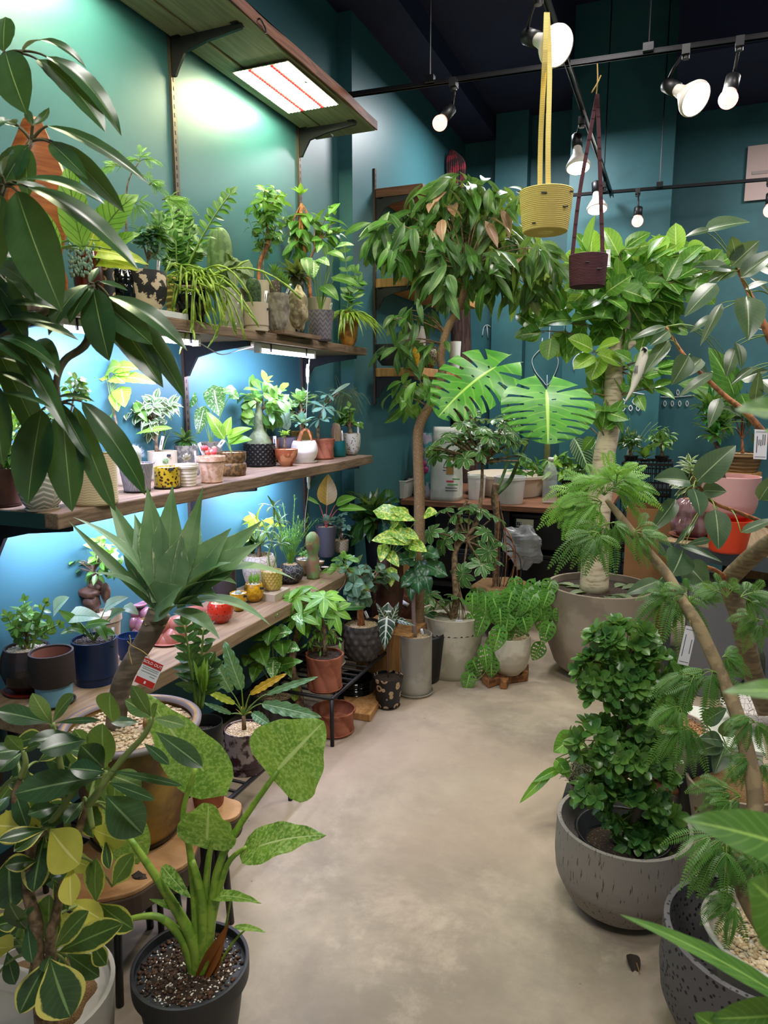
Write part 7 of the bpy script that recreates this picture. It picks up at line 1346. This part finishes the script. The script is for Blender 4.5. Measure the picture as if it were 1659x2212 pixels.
# dead leaf on the floor
t = thing('fallen_leaf', PZ(1368, 2070, .01), 'small dark curled leaf lying on the floor by the grey pot', 'fallen leaf'); M = MB(); leaf(M, PZ(1362, 2060, .012), (PZ(1372, 2105, .01) - PZ(1355, 2060, .01)), UP, .06, .04, 'ovate', .8, .5, .05, nl=8); M.build('blade', mat('dead_leaf', '2a1f14', .9), t); M = MB(); tube(M, [PZ(1375, 2080, .012), PZ(1382, 2103, .005)], .0012); M.build('stalk', mat('dead_stalk', '8a6a3a', .8), t)
# ================================================================ LEFT FOREGROUND
# mottled pot with wavy philodendron, on the bench
p = plant('wavy_philodendron', 'wavy-edged philodendron in mottled maroon and white pot on the bench', 'potted plant', 531, 1680, 84, 1572, BZ, 'step', MOTT, soil='tan', fill=.96)
c = (526, 1545)
for i, (b, t_, w, m_) in enumerate([((522, 1490), (485, 1385), 38, L_WV), ((500, 1495), (455, 1408), 34, L_WV), ((508, 1520), (442, 1490), 18, L_YG), ((540, 1500), (620, 1455), 20, L_OR), ((575, 1500), (688, 1462), 18, L_WV), ((565, 1520), (695, 1550), 34, L_WV), ((545, 1540), (585, 1567), 26, L_WV), ((500, 1542), (440, 1518), 14, L_WV)]): bigleaf(p.root, m_, (*b, p.d - .03), (*t_, p.d - .06), w, 'zz', .5, .3, .2, .1, 6, nl=24, ns=3, pet=P(*c, p.d - .02), pr=.0028, zig=.22, seed=i)
rosette(p, L_OR, 526, 1548, 8, 30, 7, 'lance', 3, .1, 1, .2, name='leaf_sheaths')
M = MB(); tube(M, [p.top, P(*c, p.d - .02)], .008, .006); M.build('trunk', BARK, p.root)
p = plant('glossy_arrowhead', 'glossy speckled arrowhead plant in black ridged paper-like pot', 'potted plant', 598, 1590, 92, 1497, 0.0, 'cyl', RIDGE, soil='tan', mod=m_rib(16, .05), saucer=None)
for i, (b, t_, w) in enumerate([((580, 1325), (575, 1350), 52), ((570, 1370), (545, 1385), 50), ((560, 1400), (575, 1440), 54), ((600, 1370), (632, 1365), 46), ((610, 1390), (612, 1420), 46), ((585, 1360), (578, 1395), 50), ((625, 1400), (648, 1405), 36), ((540, 1420), (528, 1440), 40), ((600, 1440), (655, 1428), 40), ((590, 1430), (590, 1470), 40), ((555, 1440), (545, 1475), 34), ((615, 1430), (630, 1465), 30), ((640, 1330), (655, 1350), 26)]): bigleaf(p.root, L_SP if i % 3 == 0 else L_GR, (*b, p.d - .24), (*t_, p.d - .30), w * 1.1, 'arrow', .5, .4, .2, .04, nl=10, pet=p.top, pr=.0022, seed=i)
p = plant('bare_trunk_palm', 'woody trunk plant in black pot behind the mottled pot', 'potted plant', 648, 1600, 60, 1560, 0, 'taper', BLACK, soil='lava'); M = MB(); tube(M, smoothpts([p.top, P(645, 1500, p.d), P(630, 1440, p.d), P(637, 1390, p.d), P(645, 1350, p.d)]), .022, .012, 10); M.build('trunk', BARK, p.root); bigleaf(p.root, L_LM, (636, 1515, p.d - .03), (640, 1470, p.d - .03), 18, 'ovate', .2, .2); palmate(p, L_GR, [(640, 1335), (618, 1310), (662, 1320)], 5, 30, 12, 'lance', 3, jd=.03, root=P(645, 1350, p.d))
p = plant('zz_raven', 'dark zamioculcas with one lime new shoot beside the low shelf', 'potted plant', 440, 0, 80, 1560, (-1.22, 0.0), 'cyl', BLACK, soil='lava')
zz(p, L_DK, [(398, 1350, 425, 1530), (440, 1355, 430, 1530), (405, 1420, 430, 1530), (455, 1440, 435, 1530)], 44, 17, 7, 4, r=4, shape='ovate', nl=5); rosette(p, L_LM, 440, 1500, 10, 92, 14, 'lance', 3, .02, .22, .1, name='new_shoot')
# big brown pot on stools
STW = mat('live_edge_stool', 'b58a5c', .6, kind='noise', c2='8f6238', sc=5, a=.35, b=.65, det=7, stretch=(1, 2.2, 1), bump=.2); SBARK = mat('stool_bark', '4a3a2e', .95, bump=1, bsc=40)
def stool(label, cpx, z, rpx, seed, legs=3, lr=.6):
    c = PZ(*cpx, z); s = dep(c) / FP; R = random.Random(seed); ph = [R.uniform(0, 6) for _ in range(3)]; n = 48; t = thing('log_stool', V((c.x, c.y, 0)), label, 'stool', 'live edge log stools')
    def rad(a): return rpx * s * (1 + .1 * math.sin(2 * a + ph[0]) + .07 * math.sin(3 * a + ph[1]) + .03 * math.sin(7 * a + ph[2]))
    pts = [(c.x + rad(a) * math.cos(a), c.y + rad(a) * math.sin(a)) for a in [6.283 * i / n for i in range(n)]]
    M = MB(); prism(M, pts, z - .012, z); M.build('seat', STW, t, smooth=False, bevel=.003); M = MB(); prism(M, [(c.x + (x - c.x) * 1.015, c.y + (y - c.y) * 1.015) for x, y in pts], z - .065, z - .012); M.build('bark_edge', SBARK, t, smooth=False, bevel=.004)
    for k in range(legs): a = k * 6.283 / legs + seed; M = MB(); b = V((c.x + math.cos(a) * rpx * s * lr, c.y + math.sin(a) * rpx * s * lr, z - .06)); tube(M, [b, V((b.x + math.cos(a) * .02, b.y + math.sin(a) * .02, 0))], .0095, seg=10); M.build('leg', BLACK, t)
    return t, c
ZS = .30
st, sc_ = stool('live edge wooden stool with dark hole and black legs under the big brown pot', (280, 1850), ZS, 128, 2, 4, .72)
stool('second round log stool half hidden behind the big brown pot', (452, 1745), ZS + .02, 62, 4, 3)
M = MB(); q = PZ(300, 1892, ZS); blob(M, q, (.02, .012, .002), 12, 6, .3, 3); M.build('knot_hole', BARKD, st)
AGP = mat('rustic_ochre_glaze', '5c4128', .55, kind='noise', c2='a8813a', sc=6, a=.38, b=.62, det=7, bump=.6, bsc=50)
p = plant('agave_pot', 'huge blue green agave on a leaning trunk in rustic brown ochre pot', 'potted plant', 300, 1850, 276, 1556, ZS, 'flare', AGP, soil='tan', saucer=mat('dark_brown_saucer', '2c1c12', .5), seg=72, sn=420)
MR = mat('glazed_rim', '7a6f72', .4, bump=.3, bsc=120); M = MB(); lathe(M, V((p.c.x, p.c.y, p.c.z + p.h * .985)), [(p.r * .99, -.012), (p.r * 1.04, -.008), (p.r * 1.05, .002), (p.r * 1.0, .006), (p.r * .93, .004), (p.r * .91, -.006)], 64, cap=False); M.build('glazed_rim', MR, p.root)
for (x, y, r) in ((330, 1560, 24), (290, 1530, 16)): M = MB(); blob(M, P(x, y, p.d), (r * p.s, r * p.s * .8, r * p.s * .7), 24, 14, .15, x); M.build('gnarled_root', mat('gnarled', '9a7444', .85, kind='noise', c2='5f4426', sc=14, bump=1, bsc=40), p.root)
AGB = mat('agave_trunk', '7d7060', .9, kind='noise', c2='55493d', sc=10, a=.35, b=.6, stretch=(1, 1, 4), det=6, bump=.8, bsc=50)
pa = P(245, 1520, p.d); M = MB(); tube(M, smoothpts([V((pa.x, pa.y, p.top.z - .01)), P(262, 1480, p.d), P(292, 1420, p.d), P(322, 1370, p.d), P(345, 1322, p.d)]), [.026, .025, .024, .027, .03], seg=16); M.build('trunk', AGB, p.root)
rosette(p, mat('dry_sheath', 'b08a4e', .8), 334, 1345, 12, 34, 26, 'zz', 3, 1.2, 2.2, -.6, axis=V((.3, 0, .9)), name='dry_leaf_bases')
AG = [((345, 1318), (146, 1123), 18, .35), ((338, 1310), (192, 1238), 20, .9), ((345, 1305), (157, 1117), 26, .8), ((345, 1300), (230, 1065), 34, .1), ((350, 1300), (318, 1049), 50, -.2), ((355, 1300), (290, 1110), 46, .2), ((362, 1295), (373, 1045), 50, .1), ((370, 1298), (330, 1120), 58, .3), ((378, 1295), (439, 1050), 34, -.1), ((375, 1290), (432, 1100), 56, .1), ((385, 1290), (500, 1140), 56, .3), ((385, 1290), (567, 1124), 46, .1), ((390, 1290), (565, 1172), 48, .5), ((395, 1300), (512, 1262), 66, 1.3), ((400, 1290), (500, 1215), 50, .6), ((410, 1285), (637, 1252), 34, 1.1), ((395, 1310), (585, 1352), 30, 1.0), ((375, 1325), (475, 1382), 34, .9), ((360, 1330), (440, 1312), 60, 1.2), ((400, 1310), (470, 1290), 56, 1.2), ((330, 1320), (395, 1265), 64, .5), ((340, 1300), (262, 1140), 36, .4), ((365, 1300), (395, 1150), 56, .1)]
for i, (b, t_, w, bd) in enumerate(AG): fw = -.05 if t_[1] > 1200 else (.04 if i % 2 else -.02); bigleaf(p.root, L_AG, (*b, p.d - .01 - .004 * (i % 5)), (*t_, p.d + fw - .01 * (i % 3)), w * 1.4, 'agave', bd * (1.25 if bd > .5 else 1), .85 if bd > .55 else .3, .35, 0, nl=18, ns=4, seed=i)
t = thing('sold_out_tag', P(322, 1480, p.d - .1), 'white and red SOLD OUT tag tied to the agave trunk with twine', 'price tag'); d = p.d - .09; c = P(322, 1454, d); rot = -.42; u_ = nrm(CU * math.cos(rot) + CR * math.sin(rot) * -1); r_ = nrm(CR * math.cos(rot) + CU * math.sin(rot)); s = d / FP
def card(M, dx, dy, w, h, off=0): q = c + r_ * dx * s + u_ * dy * s - CF * off; M.bar(q - u_ * h * s / 2, q + u_ * h * s / 2, w * s, .0006, up=CF)
M = MB(); card(M, 0, 0, 44, 60); M.build('card', TAGM, t, smooth=False); RD_ = mat('tag_red', 'c8281e', .5); M = MB(); card(M, 0, 21, 43, 14, .0008); M.build('red_band', RD_, t, smooth=False); M = MB(); card(M, 0, -22, 43, 14, .0008); M.build('red_foot', RD_, t, smooth=False)
from mathutils import Matrix
rm = Matrix([r_, u_, -CF]).transposed().to_euler(); text('SOLD OUT', c + u_ * 21 * s - CF * .0014, 8.6 * s, TAGM, t, rm); M = MB()
for k in (10, 6, 0): card(M, 0, k, 36, .8, .0009)
card(M, 10, -6, 12, 1, .0009); M.build('print_lines', mat('tag_grey', '8a8a8a', .6), t, smooth=False); M = MB(); card(M, 0, -22, 4, 6, .0014); M.build('white_emblem', TAGM, t, smooth=False)
M = MB(); tube(M, smoothpts([P(275, 1385, d), P(285, 1395, d), P(305, 1405, d), P(322, 1420, d), P(315, 1432, d)]), .0012, seg=5); tube(M, smoothpts([P(280, 1372, d), P(282, 1390, d), P(278, 1405, d), P(285, 1435, d)]), .0014, seg=5); M.build('twine', MATS['twine'], t)
p = plant('terracotta_pot_behind', 'plain terracotta pot on the second log stool', 'pot', 452, 1752, 84, 1660, ZS + .02, 'taper', TERR, soil=None)
# black nursery pot with marbled alocasia
BPM = mat('nursery_black', '26272a', .5); p = plant('marbled_alocasia', 'marbled alocasia with big pale-splashed leaves in black nursery pot', 'potted plant', 424, 2330, 244, 2075, 0.0, 'lip', BPM, soil='dark', mod=None, fill=.9, seg=64)
for k in range(28):
    pass
gravelM(p.top, p.rin * .92, 420, .0035, 9, .1).build('perlite', WHT, p.root, kind='stuff'); gravelM(p.top, p.rin * .95, 300, .007, 19, .1).build('bark_chips', gmat('bark_chips', '2a1a10', '5a3a22'), p.root, kind='stuff')
cb = P(425, 2115, p.d)
SH = mat('brown_sheath', '8a5220', .6); M = MB(); leaf(M, P(425, 2130, p.d - .01), P(497, 1990, p.d - .02) - P(425, 2130, p.d - .01), -CF, 160 * p.s, 44 * p.s, 'agave', .1, .7, nl=10, ns=2); leaf(M, P(438, 2125, p.d - .01), P(470, 2040, p.d - .02) - P(425, 2130, p.d - .01), -CF + CR * .5, 110 * p.s, 34 * p.s, 'agave', .1, .7, nl=10, ns=2); M.build('dry_sheath', SH, p.root)
PS = mat('alocasia_stalk', '8aa83c', .45, kind='noise', c2='6f9430', sc=30)
for pts, r0, r1 in [([(425, 2120), (420, 2040), (360, 1930), (280, 1810)], .017, .006), ([(432, 2110), (440, 2030), (436, 1940), (415, 1860)], .016, .007), ([(438, 2110), (452, 2020), (480, 1850), (600, 1665)], .015, .005), ([(440, 2115), (458, 1990), (490, 1870), (532, 1830)], .011, .004), ([(422, 2115), (395, 2030), (340, 1980), (265, 1988)], .013, .005), ([(436, 2110), (442, 1960), (450, 1860), (460, 1812)], .010, .005), ([(430, 2100), (412, 1850), (395, 1760), (422, 1660)], .009, .005), ([(475, 2060), (490, 1990), (500, 1930)], .003, .002), ([(470, 2090), (500, 2040), (530, 2008)], .003, .002), ([(415, 2080), (395, 1990), (385, 1950)], .003, .002)]:
    M = MB(); tube(M, smoothpts([P(x, y, p.d - .01 * i) for i, (x, y) in enumerate(pts)]), r0, r1, 12); M.build('leaf_stalk', PS, p.root)
for i, (b, t_, w, bd, q, sh, dd) in enumerate([((600, 1662), (700, 1558), 205, .35, .25, 'heart', -.03), ((440, 1665), (312, 1496), 150, .4, .2, 'arrow', .02), ((446, 1815), (450, 1735), 145, -.3, .25, 'heart', -.03), ((560, 1828), (706, 1804), 105, .5, .62, 'arrow', -.04), ((478, 1935), (566, 1952), 34, .5, .7, 'arrow', -.03), ((505, 2002), (575, 2014), 16, .4, .7, 'ovate', -.03), ((350, 1870), (412, 1940), 34, .4, .3, 'ovate', -.02), ((380, 1962), (322, 1942), 16, .3, .5, 'ovate', .0), ((272, 1812), (215, 1640), 130, .3, .25, 'arrow', .05)]): bigleaf(p.root, L_AV, (*b, p.d + dd), (*t_, p.d + dd - .05), w, sh, bd, q, .12, .035, 3, nl=20, ns=5, seed=i)
# clusia, bottom left
CT = mat('clusia_stem', '7a8a4a', .6); p = plant('variegated_clusia', 'thick paddle-leaved clusia with yellow edges in white planter with burlap', 'potted plant', 100, 2420, 320, 2130, 0.0, 'cup', mat('white_rim_planter', 'bdb6ac', .7, bump=.1, bsc=60), soil='dark', fill=.8); p.root['label'] = 'variegated clusia with thick paddle leaves in white planter at lower left'
M = MB(); lathe(M, V((p.top.x, p.top.y, p.top.z - .03)), resample([(p.rin * .8, 0), (p.rin * .78, .06), (p.rin * .5, .08), (p.rin * .2, .07)], 12), 60, lambda a, k, rr_, z: rr_ * (1 + .05 * math.sin(9 * a + k * 6))); M.build('burlap_wrap', BURL, p.root)
D = 1.15
def cst(*pts, r=.006, r1=.004):
    M = MB(); tube(M, smoothpts([P(x, y, D + (q[2] if len(q) > 2 else 0)) for q in pts for x, y in [q[:2]]]), r, r1, 8); M.build('stem', CT, p.root)
M = MB(); tube(M, smoothpts([V((*P(78, 2140, D).xy, p.top.z)), P(80, 2060, D), P(78, 1990, D), P(60, 1920, D), P(70, 1820, D), P(100, 1790, D)]), .012, .007, 10); tube(M, smoothpts([V((*P(95, 2150, D).xy, p.top.z)), P(110, 2060, D), P(120, 1980, D), P(150, 1850, D), P(190, 1740, D)]), .01, .006, 8); tube(M, smoothpts([P(70, 1820, D), P(40, 1760, D), P(30, 1720, D), P(45, 1680, D)]), .006, .004, 8); M.build('trunk', BARK, p.root)
cst((190, 1740), (215, 1710), (228, 1665)); cst((190, 1740), (260, 1645), (310, 1590), (330, 1550)); cst((150, 1850), (140, 1720), (125, 1620), (113, 1562)); cst((45, 1680), (55, 1650), (50, 1622)); cst((120, 1980), (115, 2060)); cst((100, 1790), (150, 1720), (180, 1620)); cst((150, 1850), (100, 1800)); cst((190, 1740), (200, 1790))
CLV = [  # hub, tip, width, material
 ((113, 1565), (70, 1497), 34, 'S'), ((113, 1562), (160, 1500), 36, 'D'), ((108, 1562), (-10, 1535), 40, 'D'), ((118, 1562), (218, 1556), 14, 'D'), ((50, 1622), (15, 1588), 30, 'D'), ((48, 1625), (-5, 1668), 40, 'D'), ((52, 1624), (88, 1608), 18, 'D'), ((45, 1620), (-20, 1630), 40, 'D'),
 ((228, 1660), (222, 1562), 62, 'D'), ((222, 1678), (30, 1715), 62, 'D'), ((232, 1672), (306, 1700), 46, 'S'), ((232, 1690), (335, 1728), 24, 'D'), ((235, 1665), (396, 1698), 16, 'D'), ((225, 1660), (175, 1610), 52, 'D'), ((188, 1598), (86, 1622), 48, 'D'), ((170, 1588), (60, 1606), 38, 'D'), ((190, 1610), (160, 1575), 30, 'S'), ((228, 1668), (150, 1660), 40, 'D'),
 ((328, 1552), (270, 1512), 32, 'S'), ((332, 1552), (400, 1568), 26, 'S'), ((243, 1560), (238, 1496), 60, 'D'), ((335, 1580), (438, 1658), 40, 'D'), ((310, 1605), (366, 1652), 20, 'D'), ((330, 1560), (340, 1520), 24, 'D'), ((300, 1560), (240, 1562), 24, 'D'), ((326, 1548), (285, 1480), 30, 'D'),
 ((228, 1718), (308, 1802), 78, 'D'), ((172, 1735), (88, 1782), 42, 'D'), ((130, 1740), (60, 1760), 34, 'D'), ((180, 1730), (140, 1780), 30, 'D'),
 ((104, 1786), (-20, 1782), 66, 'Y'), ((108, 1790), (172, 1868), 90, 'Y'), ((195, 1788), (274, 1818), 46, 'Y'), ((153, 1872), (154, 1956), 46, 'Y'), ((228, 1815), (236, 1878), 22, 'V'), ((98, 1798), (72, 1928), 56, 'V'), ((104, 1790), (-5, 1815), 30, 'V'), ((80, 1860), (10, 1870), 36, 'V'), ((20, 1850), (25, 1965), 92, 'V'), ((95, 1795), (30, 1840), 30, 'V'), ((150, 1875), (110, 1900), 34, 'D'),
 ((112, 2050), (108, 1932), 70, 'V'), ((118, 2050), (192, 1968), 46, 'V'), ((125, 2058), (266, 1996), 54, 'V'), ((108, 2070), (152, 2198), 96, 'V'), ((106, 2070), (42, 2190), 54, 'V'), ((30, 2045), (-30, 2045), 70, 'Y'), ((60, 2010), (20, 1950), 40, 'D'), ((112, 2060), (95, 2100), 26, 'D'), ((200, 2040), (230, 2085), 34, 'V'), ((60, 2000), (70, 2080), 30, 'D'), ((40, 1990), (-10, 2000), 40, 'V'), ((145, 2060), (215, 2110), 40, 'D'), ((60, 1960), (50, 1990), 40, 'D'), ((30, 1700), (60, 1790), 34, 'D'), ((20, 1720), (-15, 1760), 34, 'D')]
CM = {'D': L_CL, 'V': L_CV, 'Y': L_CY, 'S': leafm('leaf_clusia_young', '6f8a58', '4a6a3c', vein='b5c48a', vf=.2, rough=.2)}
for i, (b, t_, w, k) in enumerate(CLV): dd = ((i * 37) % 11 - 5) * .008; bigleaf(p.root, CM[k], (*b, D + dd), (*t_, D + dd - .04), w * 1.12, 'obov', .35, .45 if k != 'Y' else .15, .15, 0, nl=14, ns=4, seed=i)
R = random.Random(77)
for i in range(46):
    x, y = R.uniform(-20, 250), R.uniform(1600, 1960)
    if i > 30: x, y = R.uniform(-20, 180), R.uniform(1960, 2130)
    a = R.uniform(0, 6.28); L = R.uniform(60, 100); dd = R.uniform(.03, .2); bigleaf(p.root, CM[R.choice('DDVV' if y < 1800 else 'DVVY')], (x, y, D + dd), (x + L * math.cos(a), y + L * math.sin(a), D + dd - .03), L * R.uniform(.4, .62), 'obov', .35, R.uniform(.2, .6), .15, 0, nl=9, ns=3, seed=i, pet=min([P(78, 1990, D), P(70, 1820, D), P(60, 1920, D), P(110, 2060, D), P(150, 1850, D), P(190, 1740, D), P(120, 1980, D), P(45, 1680, D), P(140, 1720, D), P(80, 2060, D)], key=lambda q: (q - P(x, y, D)).length), pr=.003, pm=CT)
# schefflera, top left
t = thing('umbrella_tree', V((*P(-190, 1400, 1.15).xy, 0)), 'big umbrella tree with long drooping dark leaflets at top left', 'tree'); D = 1.0; c = V(t.location); UPM = mat('umbrella_stem', '4f4a30', .6, kind='noise', c2='5f5a3a', sc=20)
M = MB(); lathe(M, c, [(.12, 0), (.16, .3), (.15, .3), (.13, .27), (.001, .26)], 40); M.build('pot', CONC, t)
tr_ = smoothpts([c + UP * .25, P(-180, 1100, 1.12), P(-150, 800, 1.1), P(-130, 500, 1.08), P(-120, 250, 1.05)]); M = MB(); tube(M, tr_, .02, .012, 12); M.build('trunk', BARK, t)
HUB = {'a': (68, 305, 0), 'b': (10, 402, -.05), 'c': (205, 615, .06), 'd': (128, 872, .02), 'e': (10, 118, .04), 'f': (-20, 720, .0), 'g': (-30, 560, .03)}
for k, (x, y, dd) in HUB.items():
    e = P(x, y, D + dd); o = min(tr_, key=lambda a: (a - e).length + max(0, a.z - e.z + .15)); M = MB()
    mid = {'a': P(15, 385, D), 'c': P(60, 695, D), 'd': P(180, 750, D)}.get(k)
    pts = smoothpts([o, mid, e]) if mid and k != 'd' else (smoothpts([P(204, 625, D + .06), P(190, 735, D + .05), P(140, 778, D + .03), P(122, 825, D + .02), e]) if k == 'd' else bez(o, o.lerp(e, .5) - UP * .03, e)); tube(M, pts, .007, .004, 8); M.build('branch', UPM, t)
SL = [('a', (103, 272), (323, 398), 34, .35, .5), ('a', (108, 308), (190, 388), 38, .3, .2), ('a', (118, 308), (270, 460), 46, .4, .3), ('a', (40, 275), (-30, 258), 34, .3, .5), ('a', (60, 315), (5, 402), 62, .2, .2), ('a', (72, 270), (106, 232), 22, -.5, .3), ('a', (70, 270), (58, 238), 16, .2, .3), ('a', (35, 268), (-20, 290), 40, .5, .4),
 ('b', (35, 392), (228, 442), 40, .5, .5), ('b', (60, 404), (300, 584), 52, .55, .45), ('b', (36, 412), (134, 674), 112, .25, .12), ('b', (2, 420), (-4, 590), 60, .2, .2), ('b', (25, 395), (130, 430), 30, .4, .5), ('b', (-5, 400), (-40, 350), 40, .3, .3), ('b', (5, 380), (30, 330), 44, .3, .3),
 ('e', (48, 112), (187, 148), 30, .9, .5), ('e', (12, 112), (58, 247), 90, .3, .1), ('e', (80, 128), (230, 288), 62, .55, .35), ('e', (100, 122), (263, 295), 48, .8, .4), ('e', (8, 112), (12, 36), 50, .2, .1), ('e', (0, 130), (-40, 200), 60, .3, .3),
 ('c', (202, 625), (236, 780), 78, .15, .12), ('c', (235, 640), (405, 758), 46, .5, .5), ('c', (225, 650), (353, 838), 60, .4, .35), ('c', (245, 655), (400, 864), 50, .7, .4), ('c', (225, 650), (282, 768), 44, .3, .3), ('c', (215, 608), (276, 628), 18, .3, .5), ('c', (195, 612), (212, 578), 18, .2, .4), ('c', (190, 615), (105, 725), 44, .5, .5), ('c', (230, 660), (330, 745), 60, .3, .2),
 ('d', (90, 885), (60, 1090), 94, .15, .08), ('d', (135, 885), (156, 1106), 88, .1, .08), ('d', (160, 877), (250, 1106), 46, .35, .2), ('d', (176, 867), (314, 1070), 52, .6, .35), ('d', (-20, 730), (108, 1000), 50, .6, .4), ('d', (25, 738), (150, 942), 42, .7, .5), ('d', (75, 738), (128, 815), 44, .9, .5), ('d', (115, 862), (205, 868), 18, .5, .6), ('d', (128, 870), (200, 1000), 30, .4, .4),
 ('f', (-10, 830), (6, 1005), 66, .2, .1), ('f', (0, 805), (78, 842), 26, .5, .6), ('f', (-10, 770), (95, 810), 22, .5, .6), ('f', (0, 850), (110, 880), 18, .3, .6), ('f', (-20, 740), (60, 790), 34, .6, .6), ('f', (-15, 700), (120, 700), 40, .5, .6), ('f', (0, 640), (60, 742), 46, .4, .4), ('f', (10, 660), (125, 668), 36, .5, .5),
 ('g', (0, 545), (68, 600), 40, .4, .5), ('g', (0, 520), (60, 545), 34, .4, .5), ('g', (-10, 570), (70, 620), 40, .3, .4), ('g', (35, 600), (78, 655), 26, .3, .4), ('g', (-10, 610), (60, 700), 50, .4, .4), ('g', (-20, 590), (20, 700), 50, .3, .3),
 ('a', (60, 320), (60, 430), 44, .3, .3), ('g', (0, 560), (140, 610), 34, .4, .5), ('g', (10, 600), (150, 690), 40, .4, .4), ('f', (0, 730), (120, 790), 36, .5, .5), ('c', (200, 620), (150, 700), 36, .4, .4), ('f', (0, 690), (170, 735), 34, .5, .5)]
for i, (h, b, t_, w, bd, q) in enumerate(SL):
    hx, hy, hd = HUB[h]; d = D + hd; dt = d + ((i * 29) % 7 - 3) * .02 - .03
    bigleaf(t, L_SC, (*b, d - .01), (*t_, dt), w * (1.12 if w < 70 else .98), 'ell', bd * 1.3, .6 if bd >= .5 else q, .2, .012, 5, nl=18, ns=4, seed=i, pet=P(hx, hy, d), pr=.0024, pm=UPM)
# ================================================================ RIGHT FOREGROUND, close to the lens
t = thing('near_plant', P(1800, 2300, .7) * V((1, 1, 0)), 'out-of-focus bright leaves very close at the right edge', 'plant'); NL = leafm('leaf_near', '5f8a3a', '3a6a28', vein='9ac060', rough=.45)
for i, (b, t_, w, d, q) in enumerate([((1740, 900), (1588, 885), 90, .30, .5), ((1760, 1500), (1560, 1495), 60, .30, .6), ((1760, 1850), (1475, 1770), 120, .36, .55), ((1740, 2190), (1338, 1975), 52, .5, .7), ((1730, 2000), (1618, 1900), 190, .34, .2), ((1700, 2190), (1530, 2200), 80, .5, .3), ((1560, 2230), (1500, 2190), 60, .5, .3), ((1760, 960), (1650, 930), 60, .4, .4), ((1700, 450), (1660, 300), 30, .6, .3)]): bigleaf(t, NL, (*b, d), (*t_, d), w, 'ovate', .4, q, .15, .02, nl=14, ns=4, seed=i)
M = MB()
b0 = P(1800, 2300, .7)
for q in [(1740, 900, .30), (1760, 1500, .30), (1760, 1850, .36), (1720, 2160, .5), (1730, 2000, .34), (1700, 2190, .5), (1700, 450, .6)]: e = P(*q); tube(M, bez(V((b0.x, b0.y, .3)), V((e.x + .12, e.y, e.z * .6)), e), .004, .002, 6, cap=False)
M.build('stem', STEM, t); M = MB(); lathe(M, V((b0.x, b0.y, 0)), [(.1, 0), (.13, .3), (.12, .3), (.1, .27), (.001, .26)], 32); M.build('pot', CONC, t)
